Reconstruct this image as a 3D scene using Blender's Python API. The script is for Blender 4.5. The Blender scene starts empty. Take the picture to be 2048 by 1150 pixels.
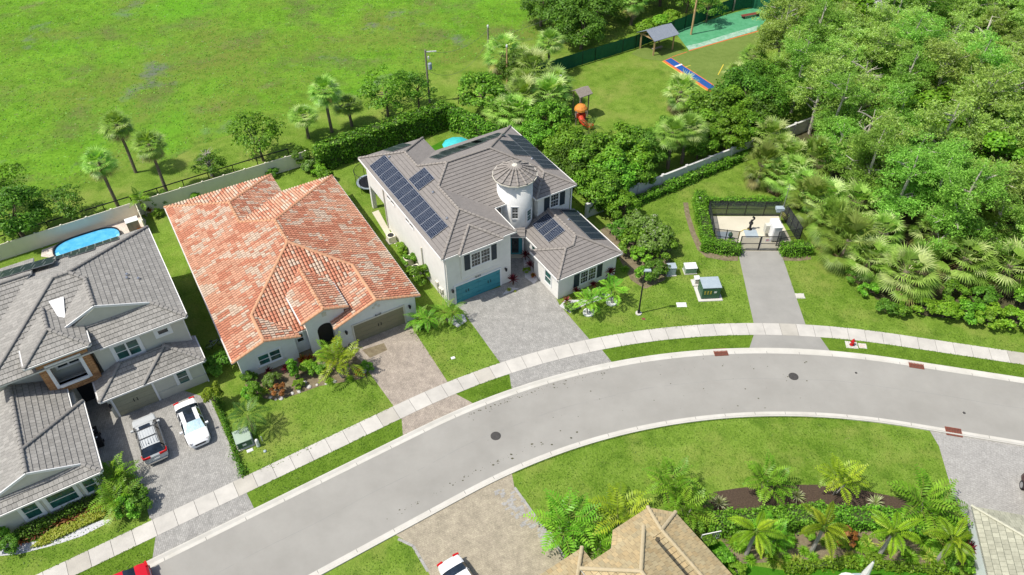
import bpy, math, random
import numpy as np
from mathutils import Vector, Matrix
R=random.Random(7)
NR=np.random.RandomState(11)
sc=bpy.context.scene
COL=sc.collection
# ---------------------------------------------------------------- camera model (drone at 52 m, looking 43 deg down)
FPX,TH,RO,CH=1536.9,0.755433,-0.008301,52.0
FW=Vector((0,math.cos(TH),-math.sin(TH)));UP=Vector((0,math.sin(TH),math.cos(TH)));RT=Vector((1,0,0))
CR=RT*math.cos(RO)+UP*math.sin(RO);CU=RT*-math.sin(RO)+UP*math.cos(RO)
EYE=Vector((0,0,CH))
def ray(x,y): return CR*((x-1024)/FPX)-CU*((y-575)/FPX)+FW
def G(x,y,z=0.0):
    "world point at height z seen at photo pixel x,y (2048 px wide)"
    d=ray(x,y);return EYE+d*((z-CH)/d.z)
# ---------------------------------------------------------------- mesh builder
class MB:
    def __init__(s): s.v=[];s.f=[];s.c=[];s.m=[];s.uv=[]
    def face(s,pts,col=None,mi=0,uv=None):
        n=len(s.v);s.v.extend([tuple(p) for p in pts]);s.f.append(tuple(range(n,n+len(pts))));s.c.append(col);s.m.append(mi);s.uv.append(uv)
    def box(s,lo,hi,col=None,mi=0,M=None):
        x0,y0,z0=lo;x1,y1,z1=hi
        P=[(x0,y0,z0),(x1,y0,z0),(x1,y1,z0),(x0,y1,z0),(x0,y0,z1),(x1,y0,z1),(x1,y1,z1),(x0,y1,z1)]
        if M is not None: P=[tuple(M@Vector(p)) for p in P]
        n=len(s.v);s.v.extend(P)
        for q in ((0,3,2,1),(4,5,6,7),(0,1,5,4),(1,2,6,5),(2,3,7,6),(3,0,4,7)):
            s.f.append(tuple(n+i for i in q));s.c.append(col);s.m.append(mi);s.uv.append(None)
    def obox(s,o,ex,ey,ez,a0,a1,b0,b1,c0,c1,col=None,mi=0):
        M=Matrix(((ex[0],ey[0],ez[0],o[0]),(ex[1],ey[1],ez[1],o[1]),(ex[2],ey[2],ez[2],o[2]),(0,0,0,1)))
        s.box((a0,b0,c0),(a1,b1,c1),col,mi,M)
    def bar(s,p,q,w,h,col=None,mi=0):
        p=Vector(p);q=Vector(q);d=(q-p);L=d.length;d.normalize()
        a=Vector((0,0,1)) if abs(d.z)<.95 else Vector((0,1,0))
        e=d.cross(a).normalized();u=e.cross(d)
        s.obox(p,d,e,u,0,L,-w/2,w/2,-h/2,h/2,col,mi)
    def prism(s,poly,z0,z1,col=None,mi=0):
        n=len(poly)
        s.face([(p[0],p[1],z1) for p in poly],col,mi);s.face([(p[0],p[1],z0) for p in reversed(poly)],col,mi)
        for i in range(n):
            a=poly[i];b=poly[(i+1)%n];s.face([(a[0],a[1],z0),(b[0],b[1],z0),(b[0],b[1],z1),(a[0],a[1],z1)],col,mi)
    def tube(s,pts,rad,n=7,col=None,mi=0,cap=True):
        pts=[Vector(p) for p in pts];rings=[]
        for i,p in enumerate(pts):
            d=(pts[min(i+1,len(pts)-1)]-pts[max(i-1,0)]).normalized()
            a=Vector((0,0,1)) if abs(d.z)<.9 else Vector((1,0,0))
            e=d.cross(a).normalized();u=e.cross(d);r=rad[i] if isinstance(rad,(list,tuple)) else rad
            b=len(s.v)
            for k in range(n):
                t=2*math.pi*k/n;s.v.append(tuple(p+e*(r*math.cos(t))+u*(r*math.sin(t))))
            rings.append(b)
        for a,b in zip(rings,rings[1:]):
            for k in range(n):
                k2=(k+1)%n;s.f.append((a+k,a+k2,b+k2,b+k));s.c.append(col);s.m.append(mi);s.uv.append(None)
        if cap:
            for b,rev in ((rings[0],False),(rings[-1],True)):
                q=tuple(b+k for k in range(n));s.f.append(q if rev else q[::-1]);s.c.append(col);s.m.append(mi);s.uv.append(None)
    def lathe(s,prof,n=16,c=(0,0,0),col=None,mi=0,a0=0,sx=1,sy=1):
        rings=[]
        for r,z in prof:
            b=len(s.v)
            for k in range(n):
                t=a0+2*math.pi*k/n;s.v.append((c[0]+sx*r*math.cos(t),c[1]+sy*r*math.sin(t),c[2]+z))
            rings.append(b)
        for a,b in zip(rings,rings[1:]):
            for k in range(n):
                k2=(k+1)%n;s.f.append((a+k,a+k2,b+k2,b+k));s.c.append(col);s.m.append(mi);s.uv.append(None)
        for b,rev in ((rings[0],False),(rings[-1],True)):
            q=tuple(b+k for k in range(n));s.f.append(q if rev else q[::-1]);s.c.append(col);s.m.append(mi);s.uv.append(None)
    def build(s,name,mats,parent=None,smooth=False):
        if not isinstance(mats,(list,tuple)): mats=[mats]
        me=bpy.data.meshes.new(name);me.from_pydata(s.v,[],s.f)
        for m in mats: me.materials.append(m)
        if any(s.m): me.polygons.foreach_set('material_index',s.m)
        if any(c is not None for c in s.c):
            at=me.color_attributes.new('Col','FLOAT_COLOR','CORNER');buf=[]
            for f,c in zip(s.f,s.c):
                c=c or (.5,.5,.5);buf.extend((c[0],c[1],c[2],1.0)*len(f))
            at.data.foreach_set('color',buf)
        if any(u is not None for u in s.uv):
            ul=me.uv_layers.new(name='UVMap');buf=[]
            for f,u in zip(s.f,s.uv):
                buf.extend([x for p in u for x in p] if u is not None else [0.0]*(2*len(f)))
            ul.data.foreach_set('uv',buf)
        if smooth: me.polygons.foreach_set('use_smooth',[True]*len(s.f))
        me.update()
        return link(name,me,parent)
def link(name,data,parent=None):
    o=bpy.data.objects.new(name,data);COL.objects.link(o)
    if parent is not None: o.parent=parent
    return o
def tag(o,label,cat,group=None,kind=None):
    o['label']=label;o['category']=cat
    if group:o['group']=group
    if kind:o['kind']=kind
    return o
def thing(name,label,cat,loc=(0,0,0),rz=0.0,group=None):
    o=bpy.data.objects.new(name,None);COL.objects.link(o);o.location=loc;o.rotation_euler=(0,0,rz)
    o.empty_display_size=.3
    return tag(o,label,cat,group)
def dup(root,loc,rz=0.0,label=None,group=None,sc_=None):
    r=root.copy();COL.objects.link(r);r.location=loc;r.rotation_euler=(0,0,rz)
    if label:r['label']=label
    if group:r['group']=group
    if sc_ is not None:r.scale=sc_ if isinstance(sc_,(tuple,list)) else (sc_,)*3
    for ch in list(root.children):
        c=ch.copy();COL.objects.link(c);c.parent=r
        for g in ch.children:
            d=g.copy();COL.objects.link(d);d.parent=c
    return r
def struct(o): o['kind']='structure';return o
# ---------------------------------------------------------------- materials
def newmat(name):
    m=bpy.data.materials.new(name);m.use_nodes=True;nt=m.node_tree;return m,nt,nt.nodes['Principled BSDF']
def N(nt,t,**kw):
    n=nt.nodes.new(t)
    for k,v in kw.items():
        if k in n.inputs: n.inputs[k].default_value=v
        else: setattr(n,k,v)
    return n
def rgba(c): return (c[0],c[1],c[2],1)
def noise(nt,scale,detail=4,rough=.6,coord=None,sc3=None):
    n=N(nt,'ShaderNodeTexNoise');n.inputs['Scale'].default_value=scale;n.inputs['Detail'].default_value=detail;n.inputs['Roughness'].default_value=rough
    if coord is not None:
        if sc3:
            mp=N(nt,'ShaderNodeMapping');mp.inputs['Scale'].default_value=sc3;nt.links.new(coord,mp.inputs['Vector']);coord=mp.outputs[0]
        nt.links.new(coord,n.inputs['Vector'])
    return n.outputs['Fac']
def ramp(nt,fac,stops):
    r=N(nt,'ShaderNodeValToRGB');el=r.color_ramp.elements
    while len(el)<len(stops): el.new(.5)
    for e,(p,c) in zip(el,stops): e.position=p;e.color=rgba(c)
    nt.links.new(fac,r.inputs[0]);return r.outputs[0]
def mix(nt,a,b,fac,mode='MIX'):
    m=N(nt,'ShaderNodeMix',data_type='RGBA',blend_type=mode)
    for s,x in ((6,a),(7,b),(0,fac)):
        if isinstance(x,(int,float)): m.inputs[s].default_value=x
        elif isinstance(x,tuple): m.inputs[s].default_value=rgba(x)
        else: nt.links.new(x,m.inputs[s])
    return m.outputs[2]
def bump(nt,b,h,strength=.4,dist=.05):
    n=N(nt,'ShaderNodeBump');n.inputs['Strength'].default_value=strength;n.inputs['Distance'].default_value=dist
    nt.links.new(h,n.inputs['Height']);nt.links.new(n.outputs[0],b.inputs['Normal'])
def geo(nt): return N(nt,'ShaderNodeNewGeometry').outputs['Position']
def objc(nt): return N(nt,'ShaderNodeTexCoord').outputs['Object']
def pm(name,c1,c2=None,scale=3.0,rough=.75,metal=0.0,bmp=0.0,bscale=None,vcol=False,spec=.3,coord='Object',detail=5,sc3=None):
    m,nt,b=newmat(name)
    co=objc(nt) if coord=='Object' else geo(nt)
    c2=c2 or tuple(x*.8 for x in c1)
    f=noise(nt,scale,detail,.65,co,sc3)
    col=ramp(nt,f,[(.3,c1),(.7,c2)])
    if vcol:
        a=N(nt,'ShaderNodeVertexColor',layer_name='Col');col=mix(nt,a.outputs[0],col,.999,'MULTIPLY') if vcol=='mul' else a.outputs[0]
        if vcol!='mul':
            g=ramp(nt,f,[(.25,(.82,.82,.82)),(.75,(1.15,1.15,1.15))]);col=mix(nt,col,g,1.0,'MULTIPLY')
    nt.links.new(col,b.inputs['Base Color'])
    b.inputs['Roughness'].default_value=rough;b.inputs['Metallic'].default_value=metal;b.inputs['Specular IOR Level'].default_value=spec
    if bmp: bump(nt,b,noise(nt,bscale or scale*6,4,.7,co),bmp,.03)
    return m
def leafmat(name,trans=.42,rough=.5,spec=.3):
    m,nt,b=newmat(name)
    a=N(nt,'ShaderNodeVertexColor',layer_name='Col');oi=N(nt,'ShaderNodeObjectInfo')
    hs=N(nt,'ShaderNodeHueSaturation')
    mr=N(nt,'ShaderNodeMapRange');mr.inputs['To Min'].default_value=.78;mr.inputs['To Max'].default_value=1.22
    nt.links.new(oi.outputs['Random'],mr.inputs[0]);nt.links.new(mr.outputs[0],hs.inputs['Value'])
    m2=N(nt,'ShaderNodeMapRange');m2.inputs['To Min'].default_value=.488;m2.inputs['To Max'].default_value=.512
    nt.links.new(oi.outputs['Random'],m2.inputs[0]);nt.links.new(m2.outputs[0],hs.inputs['Hue'])
    nt.links.new(a.outputs[0],hs.inputs['Color'])
    nt.links.new(hs.outputs[0],b.inputs['Base Color']);b.inputs['Roughness'].default_value=rough;b.inputs['Specular IOR Level'].default_value=spec
    tr=N(nt,'ShaderNodeBsdfTranslucent');g=mix(nt,hs.outputs[0],(1.0,1.0,.35),1.0,'MULTIPLY');nt.links.new(g,tr.inputs[0])
    ms=N(nt,'ShaderNodeMixShader');ms.inputs[0].default_value=trans
    nt.links.new(b.outputs[0],ms.inputs[1]);nt.links.new(tr.outputs[0],ms.inputs[2]);nt.links.new(ms.outputs[0],nt.nodes['Material Output'].inputs[0])
    return m
def grassmat(name,dark,mid,light,patch=.12,fine=6.0,bs=.9,extra=None):
    m,nt,b=newmat(name);co=geo(nt)
    f1=noise(nt,fine,3,.7,co);f2=noise(nt,patch,4,.6,co);f3=noise(nt,patch*6,5,.7,co)
    c=ramp(nt,f1,[(.36,dark),(.5,mid),(.64,light)])
    c2=ramp(nt,f2,[(.35,tuple(x*.86 for x in dark)),(.65,light)])
    c=mix(nt,c,c2,.38)
    c3=ramp(nt,f3,[(.36,dark),(.5,mid),(.66,light)]);c=mix(nt,c,c3,.38)
    if extra:
        for (ec,sc_,lo,hi,amt) in extra:
            e=noise(nt,sc_,5,.65,co);fa=ramp(nt,e,[(lo,(0,0,0)),(hi,(amt,amt,amt))]);c=mix(nt,c,ec,fa)
    nt.links.new(c,b.inputs['Base Color']);b.inputs['Roughness'].default_value=.9;b.inputs['Specular IOR Level'].default_value=.1
    bump(nt,b,f1,bs,.12);return m
def pavermat(name,c1,c2,mort,scale=1.0,rot=0.0,bw=.24,bh=.13,blotch=.25):
    m,nt,b=newmat(name);co=geo(nt)
    mp=N(nt,'ShaderNodeMapping');mp.inputs['Rotation'].default_value=(0,0,rot);nt.links.new(co,mp.inputs[0])
    br=N(nt,'ShaderNodeTexBrick');br.inputs['Scale'].default_value=scale;br.inputs['Brick Width'].default_value=bw;br.inputs['Row Height'].default_value=bh;br.inputs['Mortar Size'].default_value=.012
    br.inputs['Color1'].default_value=rgba(c1);br.inputs['Color2'].default_value=rgba(c2);br.inputs['Mortar'].default_value=rgba(mort);br.inputs['Bias'].default_value=0
    nt.links.new(mp.outputs[0],br.inputs[0])
    f=noise(nt,1.2,6,.75,co);g=ramp(nt,f,[(.3,(1-blotch,)*3),(.7,(1+blotch,)*3)]);c=mix(nt,br.outputs[0],g,1.0,'MULTIPLY')
    f4=noise(nt,7,3,.6,co);g=ramp(nt,f4,[(.3,(.84,)*3),(.7,(1.16,)*3)]);c=mix(nt,c,g,1.0,'MULTIPLY')
    nt.links.new(c,b.inputs['Base Color']);b.inputs['Roughness'].default_value=.85;b.inputs['Specular IOR Level'].default_value=.2
    bump(nt,b,br.outputs['Fac'],-.3,.01);return m
M={}
M['lawn']=grassmat('lawn_grass',(.060,.130,.008),(.138,.235,.023),(.235,.335,.058),.10,6.0,1.0,extra=[((.235,.275,.06),.22,.48,.68,.75),((.05,.115,.008),.5,.54,.70,.6),((.25,.25,.09),.9,.62,.78,.55)])
M['verge']=grassmat('verge_grass',(.048,.105,.006),(.105,.192,.014),(.175,.27,.036),.2,7,1.0)
M['field']=grassmat('field_grass',(.060,.145,.007),(.118,.262,.014),(.19,.37,.032),.05,3.0,1.0,extra=[((.15,.175,.035),.035,.45,.62,.8),((.115,.125,.045),.11,.52,.68,.75),((.16,.135,.075),.16,.60,.72,.6),((.125,.135,.125),.085,.60,.70,.8),((.10,.31,.010),.03,.54,.66,.6),((.055,.12,.008),.7,.50,.68,.6)])
M['turf']=grassmat('olive_turf',(.10,.155,.028),(.14,.20,.042),(.18,.235,.06),.2,8,.3)
M['greenturf']=grassmat('fake_lawn',(.03,.12,.004),(.045,.165,.007),(.06,.19,.01),.3,9,.3)
M['asphalt']=pm('road_asphalt',(.262,.252,.225),(.325,.314,.283),.22,.9,bmp=.5,bscale=25,coord='W',detail=8)
M['drive_asphalt']=pm('driveway_asphalt',(.255,.248,.225),(.31,.30,.272),.5,.9,bmp=.4,bscale=40,coord='W',detail=8)
M['concrete']=pm('sidewalk_concrete',(.50,.475,.43),(.59,.565,.52),.45,.85,bmp=.2,bscale=30,coord='W',detail=8)
M['kerb']=pm('kerb_concrete',(.46,.44,.385),(.56,.54,.485),.6,.85,bmp=.2,bscale=30,coord='W',detail=8)
M['pad']=pm('pad_concrete',(.50,.465,.355),(.60,.56,.44),.4,.85,bmp=.2,bscale=30,coord='W',detail=7)
M['paver_grey']=pavermat('grey_pavers',(.335,.325,.298),(.275,.268,.248),(.225,.218,.202),1,math.radians(-31+90),blotch=.22)
M['paver_tan']=pavermat('tan_pavers',(.36,.31,.25),(.30,.255,.21),(.25,.215,.178),1,math.radians(-30+90))
M['paver_gold']=pavermat('sandy_pavers',(.35,.31,.225),(.31,.27,.20),(.27,.235,.175),1,math.radians(30))
M['paver_pale']=pavermat('pale_pavers',(.35,.34,.315),(.31,.30,.278),(.27,.26,.24),1,math.radians(-20),blotch=.14)
M['travertine']=pavermat('pool_deck_travertine',(.62,.55,.47),(.54,.46,.40),(.4,.36,.31),1,math.radians(30),.5,.5)
M['mulch']=pm('dark_mulch',(.045,.030,.020),(.10,.068,.046),9,.95,bmp=1.0,bscale=30,coord='W')
M['dirt']=pm('bed_soil',(.13,.10,.06),(.24,.20,.125),2.5,.95,bmp=.8,bscale=25,coord='W')
M['floor']=pm('forest_floor',(.05,.055,.02),(.10,.085,.045),.8,.95,bmp=1.0,bscale=12,coord='W')
M['stones']=pm('white_stones',(.34,.34,.36),(.68,.68,.69),12,.9,bmp=1.0,bscale=22,coord='W')
M['stucco']=pm('white_stucco',(.66,.655,.63),(.74,.735,.71),1.2,.85,bmp=.15,bscale=60)
M['stucco_c']=pm('warm_white_stucco',(.67,.655,.61),(.75,.735,.69),1.2,.85,bmp=.15,bscale=60)
M['stucco_a']=pm('beige_stucco',(.50,.49,.415),(.56,.55,.47),1.2,.85,bmp=.15,bscale=60)
M['stucco_e']=pm('blue_white_stucco',(.62,.66,.68),(.68,.72,.74),1.2,.85,bmp=.15,bscale=60)
M['trim']=pm('white_trim',(.76,.76,.75),(.70,.70,.69),4,.5)
M['trim_cream']=pm('cream_trim',(.60,.57,.48),(.56,.53,.45),4,.6)
M['vinyl']=pm('cream_vinyl',(.76,.71,.57),(.70,.655,.53),1.5,.5)
M['wallwhite']=pm('painted_wall',(.60,.60,.57),(.50,.50,.48),1.0,.7)
M['tile']=pm('roof_tile',(.9,.9,.9),(1.05,1.05,1.05),5,.8,vcol=True,bmp=.3,bscale=30)
M['cap_b']=pm('terracotta_cap',(.46,.235,.125),(.58,.33,.20),2.5,.85)
M['cap_g']=pm('grey_cap',(.225,.214,.195),(.28,.266,.245),3,.85)
M['cap_c']=pm('taupe_cap',(.23,.206,.182),(.31,.282,.252),3,.85)
M['cap_d']=pm('tan_cap',(.40,.33,.20),(.46,.385,.25),3,.85)
M['gutter']=pm('white_gutter',(.74,.73,.70),(.68,.67,.64),3,.5)
M['dark']=pm('dark_metal',(.02,.02,.022),(.03,.03,.033),3,.5)
M['black']=pm('black_plastic',(.013,.013,.015),(.02,.02,.022),3,.45)
M['steel']=pm('brushed_steel',(.5,.51,.53),(.42,.43,.45),6,.35,metal=.8)
M['galv']=pm('galvanised_roof',(.27,.30,.34),(.32,.35,.39),2,.45,metal=.3)
M['chrome']=pm('chrome',(.7,.7,.7),(.6,.6,.6),2,.12,metal=1)
M['shutter']=pm('navy_shutter',(.020,.032,.045),(.026,.040,.055),5,.5)
M['teal']=pm('teal_door',(.045,.24,.285),(.055,.265,.31),.8,.5)
M['olive_door']=pm('olive_door_paint',(.225,.205,.125),(.25,.225,.14),.8,.6)
M['sage_door']=pm('sage_door_paint',(.30,.295,.205),(.33,.32,.23),.8,.6)
def wallstone():
    m,nt,b=newmat('ledge_stone');co=objc(nt);sp=N(nt,'ShaderNodeSeparateXYZ');nt.links.new(co,sp.inputs[0]);ad=N(nt,'ShaderNodeMath',operation='ADD');nt.links.new(sp.outputs[0],ad.inputs[0]);nt.links.new(sp.outputs[1],ad.inputs[1])
    cb=N(nt,'ShaderNodeCombineXYZ');nt.links.new(ad.outputs[0],cb.inputs[0]);nt.links.new(sp.outputs[2],cb.inputs[1])
    br=N(nt,'ShaderNodeTexBrick');br.inputs['Scale'].default_value=1;br.inputs['Brick Width'].default_value=.42;br.inputs['Row Height'].default_value=.13;br.inputs['Mortar Size'].default_value=.012
    br.inputs['Color1'].default_value=(.52,.29,.13,1);br.inputs['Color2'].default_value=(.33,.15,.06,1);br.inputs['Mortar'].default_value=(.14,.08,.04,1);nt.links.new(cb.outputs[0],br.inputs[0])
    g=ramp(nt,noise(nt,3,5,.7,co),[(.3,(.75,.75,.75)),(.7,(1.25,1.2,1.1))]);nt.links.new(mix(nt,br.outputs[0],g,1.0,'MULTIPLY'),b.inputs['Base Color']);b.inputs['Roughness'].default_value=.9;bump(nt,b,br.outputs['Fac'],-.8,.03);return m
M['stoneface']=wallstone()
M['wood']=pm('pine_post',(.42,.27,.13),(.52,.36,.19),4,.8,sc3=(1,1,.2))
M['oldwood']=pm('grey_wood',(.20,.17,.14),(.30,.26,.22),5,.9,sc3=(1,1,.1))
M['bark']=pm('tree_bark',(.12,.09,.065),(.22,.175,.13),5,.95,bmp=.8,bscale=20,sc3=(1,1,.3))
M['palebark']=pm('pale_bark',(.38,.345,.28),(.52,.48,.41),4,.9,bmp=.6,bscale=20,sc3=(1,1,.3))
M['palmtrunk']=pm('palm_trunk',(.13,.105,.075),(.24,.195,.145),7,.95,bmp=.9,bscale=22,sc3=(.4,.4,2))
M['greytrunk']=pm('smooth_palm_trunk',(.26,.24,.22),(.38,.36,.33),6,.85,bmp=.4,bscale=14,sc3=(.3,.3,2))
M['leaf']=leafmat('leaf')
M['frond']=leafmat('palm_frond',.36,.45,.4)
M['greenmetal']=pm('green_cabinet',(.035,.10,.055),(.045,.12,.066),3,.45)
M['palegreen']=pm('pale_green_cabinet',(.30,.38,.30),(.36,.44,.36),2,.5)
M['bluegrey']=pm('blue_grey_cabinet',(.30,.36,.39),(.36,.42,.45),2,.5)
M['whiteplastic']=pm('white_plastic',(.72,.72,.70),(.64,.64,.62),3,.5)
M['red']=pm('hydrant_red',(.48,.012,.015),(.42,.010,.012),4,.4)
M['redplay']=pm('red_plastic',(.55,.06,.03),(.5,.05,.02),4,.4)
M['orangeplay']=pm('orange_plastic',(.65,.25,.05),(.6,.22,.04),4,.4)
M['rust']=pm('rust_grate',(.16,.045,.028),(.24,.075,.045),10,.8)
M['iron']=pm('cast_iron',(.035,.033,.03),(.08,.075,.07),14,.7)
M['bluemat']=pm('blue_mat',(.012,.07,.25),(.018,.09,.30),2,.7)
M['orangemat']=pm('orange_line',(.60,.16,.05),(.55,.14,.05),3,.7)
M['whitemat']=pm('white_line',(.75,.75,.75),(.68,.68,.68),3,.7)
M['yellowmat']=pm('yellow_line',(.62,.5,.06),(.56,.45,.05),3,.7)
M['tealmat']=pm('green_play_mat',(.05,.24,.10),(.10,.33,.17),1.2,.7,coord='W',detail=6)
M['worn']=pm('worn_play_mat',(.10,.32,.18),(.42,.50,.42),1.5,.8,coord='W',detail=8)
M['greenscreen']=pm('green_screen',(.008,.085,.042),(.014,.12,.06),1.5,.7)
M['fabric']=pm('off_white_fabric',(.66,.64,.58),(.6,.58,.52),5,.9)
M['turq']=pm('turquoise_cover',(.04,.42,.42),(.06,.5,.49),3,.5)
M['paint_white']=pm('white_car_paint',(.78,.78,.78),(.76,.76,.76),1,.2,spec=.6)
M['paint_silver']=pm('silver_car_paint',(.47,.49,.49),(.45,.47,.47),1,.28,spec=.6)
M['paint_red']=pm('red_car_paint',(.55,.008,.02),(.52,.008,.018),1,.18,spec=.6)
M['paint_dark']=pm('maroon_car_paint',(.05,.012,.012),(.045,.01,.01),1,.2,spec=.6)
M['sunshade']=pm('foil_sunshade',(.35,.62,.68),(.75,.8,.82),6,.3,metal=.3,sc3=(1,4,1))
M['tyre']=pm('tyre_rubber',(.02,.02,.02),(.028,.028,.028),5,.85)
M['tail']=pm('tail_lamp',(.5,.01,.01),(.42,.008,.008),5,.25)
M['lampglass']=pm('headlamp',(.2,.2,.2),(.45,.45,.45),5,.1)
M['grey_lot']=pm('grey_yard',(.42,.40,.39),(.52,.50,.50),.5,.9,coord='W')
M['wire']=pm('wire',(.12,.12,.12),(.14,.14,.14),2,.6)
def glassmat(name,c1,c2,sc_=1.2):
    m,nt,b=newmat(name);co=objc(nt);c=ramp(nt,noise(nt,sc_,3,.6,co),[(.35,c1),(.7,c2)])
    nt.links.new(c,b.inputs['Base Color']);b.inputs['Roughness'].default_value=.06;b.inputs['Specular IOR Level'].default_value=.7;return m
M['glass']=glassmat('window_glass',(.012,.05,.045),(.03,.13,.11))
M['glass_c']=glassmat('dark_window_glass',(.012,.018,.020),(.05,.06,.06),4)
M['carglass']=glassmat('car_glass',(.006,.009,.014),(.02,.03,.045),2)
def poolmat():
    m,nt,b=newmat('pool_water');co=geo(nt);c=ramp(nt,noise(nt,1.5,4,.6,co),[(.3,(.05,.33,.60)),(.7,(.13,.48,.74))])
    nt.links.new(c,b.inputs['Base Color']);b.inputs['Roughness'].default_value=.05;bump(nt,b,noise(nt,3,3,.5,co),.15,.05);return m
M['water']=poolmat()
def solarmat(name,cell,line,nx=6,ny=10,w=.045):
    m,nt,b=newmat(name);uv=N(nt,'ShaderNodeUVMap').outputs[0]
    sp=N(nt,'ShaderNodeSeparateXYZ');nt.links.new(uv,sp.inputs[0])
    outs=[]
    for i,n in ((0,nx),(1,ny)):
        a=N(nt,'ShaderNodeMath',operation='MULTIPLY');nt.links.new(sp.outputs[i],a.inputs[0]);a.inputs[1].default_value=n
        fr=N(nt,'ShaderNodeMath',operation='FRACT');nt.links.new(a.outputs[0],fr.inputs[0])
        s=N(nt,'ShaderNodeMath',operation='SUBTRACT');nt.links.new(fr.outputs[0],s.inputs[0]);s.inputs[1].default_value=.5
        ab=N(nt,'ShaderNodeMath',operation='ABSOLUTE');nt.links.new(s.outputs[0],ab.inputs[0]);outs.append(ab)
    mx=N(nt,'ShaderNodeMath',operation='MAXIMUM');nt.links.new(outs[0].outputs[0],mx.inputs[0]);nt.links.new(outs[1].outputs[0],mx.inputs[1])
    sm=N(nt,'ShaderNodeMath',operation='ADD');nt.links.new(outs[0].outputs[0],sm.inputs[0]);nt.links.new(outs[1].outputs[0],sm.inputs[1])
    g1=N(nt,'ShaderNodeMath',operation='GREATER_THAN');nt.links.new(mx.outputs[0],g1.inputs[0]);g1.inputs[1].default_value=.5-w
    g2=N(nt,'ShaderNodeMath',operation='GREATER_THAN');nt.links.new(sm.outputs[0],g2.inputs[0]);g2.inputs[1].default_value=.93
    g=N(nt,'ShaderNodeMath',operation='MAXIMUM');nt.links.new(g1.outputs[0],g.inputs[0]);nt.links.new(g2.outputs[0],g.inputs[1])
    c=mix(nt,cell,line,g.outputs[0]);nt.links.new(c,b.inputs['Base Color']);b.inputs['Roughness'].default_value=.3;b.inputs['Specular IOR Level'].default_value=.08
    return m
M['solar']=solarmat('solar_cells',(.008,.014,.032),(.40,.45,.52),nx=6,ny=10,w=.025)
M['solar2']=solarmat('dark_solar_cells',(.012,.018,.028),(.10,.13,.15),w=.03)
def screenmat(name,col,alpha):
    m,nt,b=newmat(name);b.inputs['Base Color'].default_value=rgba(col);b.inputs['Roughness'].default_value=.6
    tr=N(nt,'ShaderNodeBsdfTransparent');ms=N(nt,'ShaderNodeMixShader');ms.inputs[0].default_value=alpha
    nt.links.new(tr.outputs[0],ms.inputs[1]);nt.links.new(b.outputs[0],ms.inputs[2]);nt.links.new(ms.outputs[0],nt.nodes['Material Output'].inputs[0]);return m
M['mesh_screen']=screenmat('chain_link_mesh',(.035,.04,.05),.76)
M['mesh_light']=screenmat('thin_chain_link_mesh',(.04,.042,.045),.5)
M['tramp_net']=screenmat('trampoline_net',(.02,.02,.02),.18)
# ---------------------------------------------------------------- ground and roads
CC=Vector((.421212*CH,-.173595*CH,0));A1,A0=121.8,77.0   # street bends round this centre, straight before and after
def track(t,r):
    "t in degrees along the bend (metres beyond it), r metres from the bend centre"
    tt=min(max(t,A0),A1);a=math.radians(tt);d=Vector((math.cos(a),math.sin(a),0));p=CC+d*r
    if t>A1: p=p+Vector((-math.sin(a),math.cos(a),0))*(t-A1)
    if t<A0: p=p+Vector((-math.sin(a),math.cos(a),0))*(t-A0)
    return p
def trk(p):
    "t of a world point"
    v=p-CC;t=math.degrees(math.atan2(v.y,v.x))
    if t>A1 or t<-90:
        a=math.radians(A1);return A1+v.dot(Vector((-math.sin(a),math.cos(a),0)))
    if t<A0:
        a=math.radians(A0);return A0+v.dot(Vector((-math.sin(a),math.cos(a),0)))
    return t
def trange(t0,t1,dt=1.0):
    n=max(1,int(math.ceil((t1-t0)/dt)));return [t0+(t1-t0)*i/n for i in range(n+1)]
def strip(name,mat,r0,r1,t0,t1,z,h=0.0,dt=1.0):
    b=MB();T=trange(t0,t1,dt)
    for a,c in zip(T,T[1:]):
        p=[track(a,r0),track(a,r1),track(c,r1),track(c,r0)]
        q=[(x.x,x.y,z) for x in p];b.face(q[::-1] if (Vector(q[1])-Vector(q[0])).cross(Vector(q[2])-Vector(q[0])).z<0 else q)
        if h:
            for i,j in ((0,3),(1,2)):
                b.face([(p[i].x,p[i].y,z),(p[j].x,p[j].y,z),(p[j].x,p[j].y,z-h),(p[i].x,p[i].y,z-h)])
    return struct(b.build(name,mat))
def sheet(name,mat,pts,z,px=True,h=0.0):
    P=[G(*p) for p in pts] if px else [Vector((p[0],p[1],0)) for p in pts]
    ar=sum(P[i].x*P[(i+1)%len(P)].y-P[(i+1)%len(P)].x*P[i].y for i in range(len(P)))
    if ar<0:P.reverse()
    b=MB()
    if h: b.prism([(p.x,p.y) for p in P],z-h,z)
    else: b.face([(p.x,p.y,z) for p in P])
    return struct(b.build(name,mat))
g=MB();g.face([(-2500,-800,0),(2500,-800,0),(2500,3500,0),(-2500,3500,0)]);struct(g.build('ground',M['lawn']))
fp=[(-700,640),(-300,480),(-100,425),(60,395),(200,360),(277,329),(347,319),(400,290),(560,240),(720,190),(876,140),(976,110),(1074,77)]
P=[G(*p) for p in fp]
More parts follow.
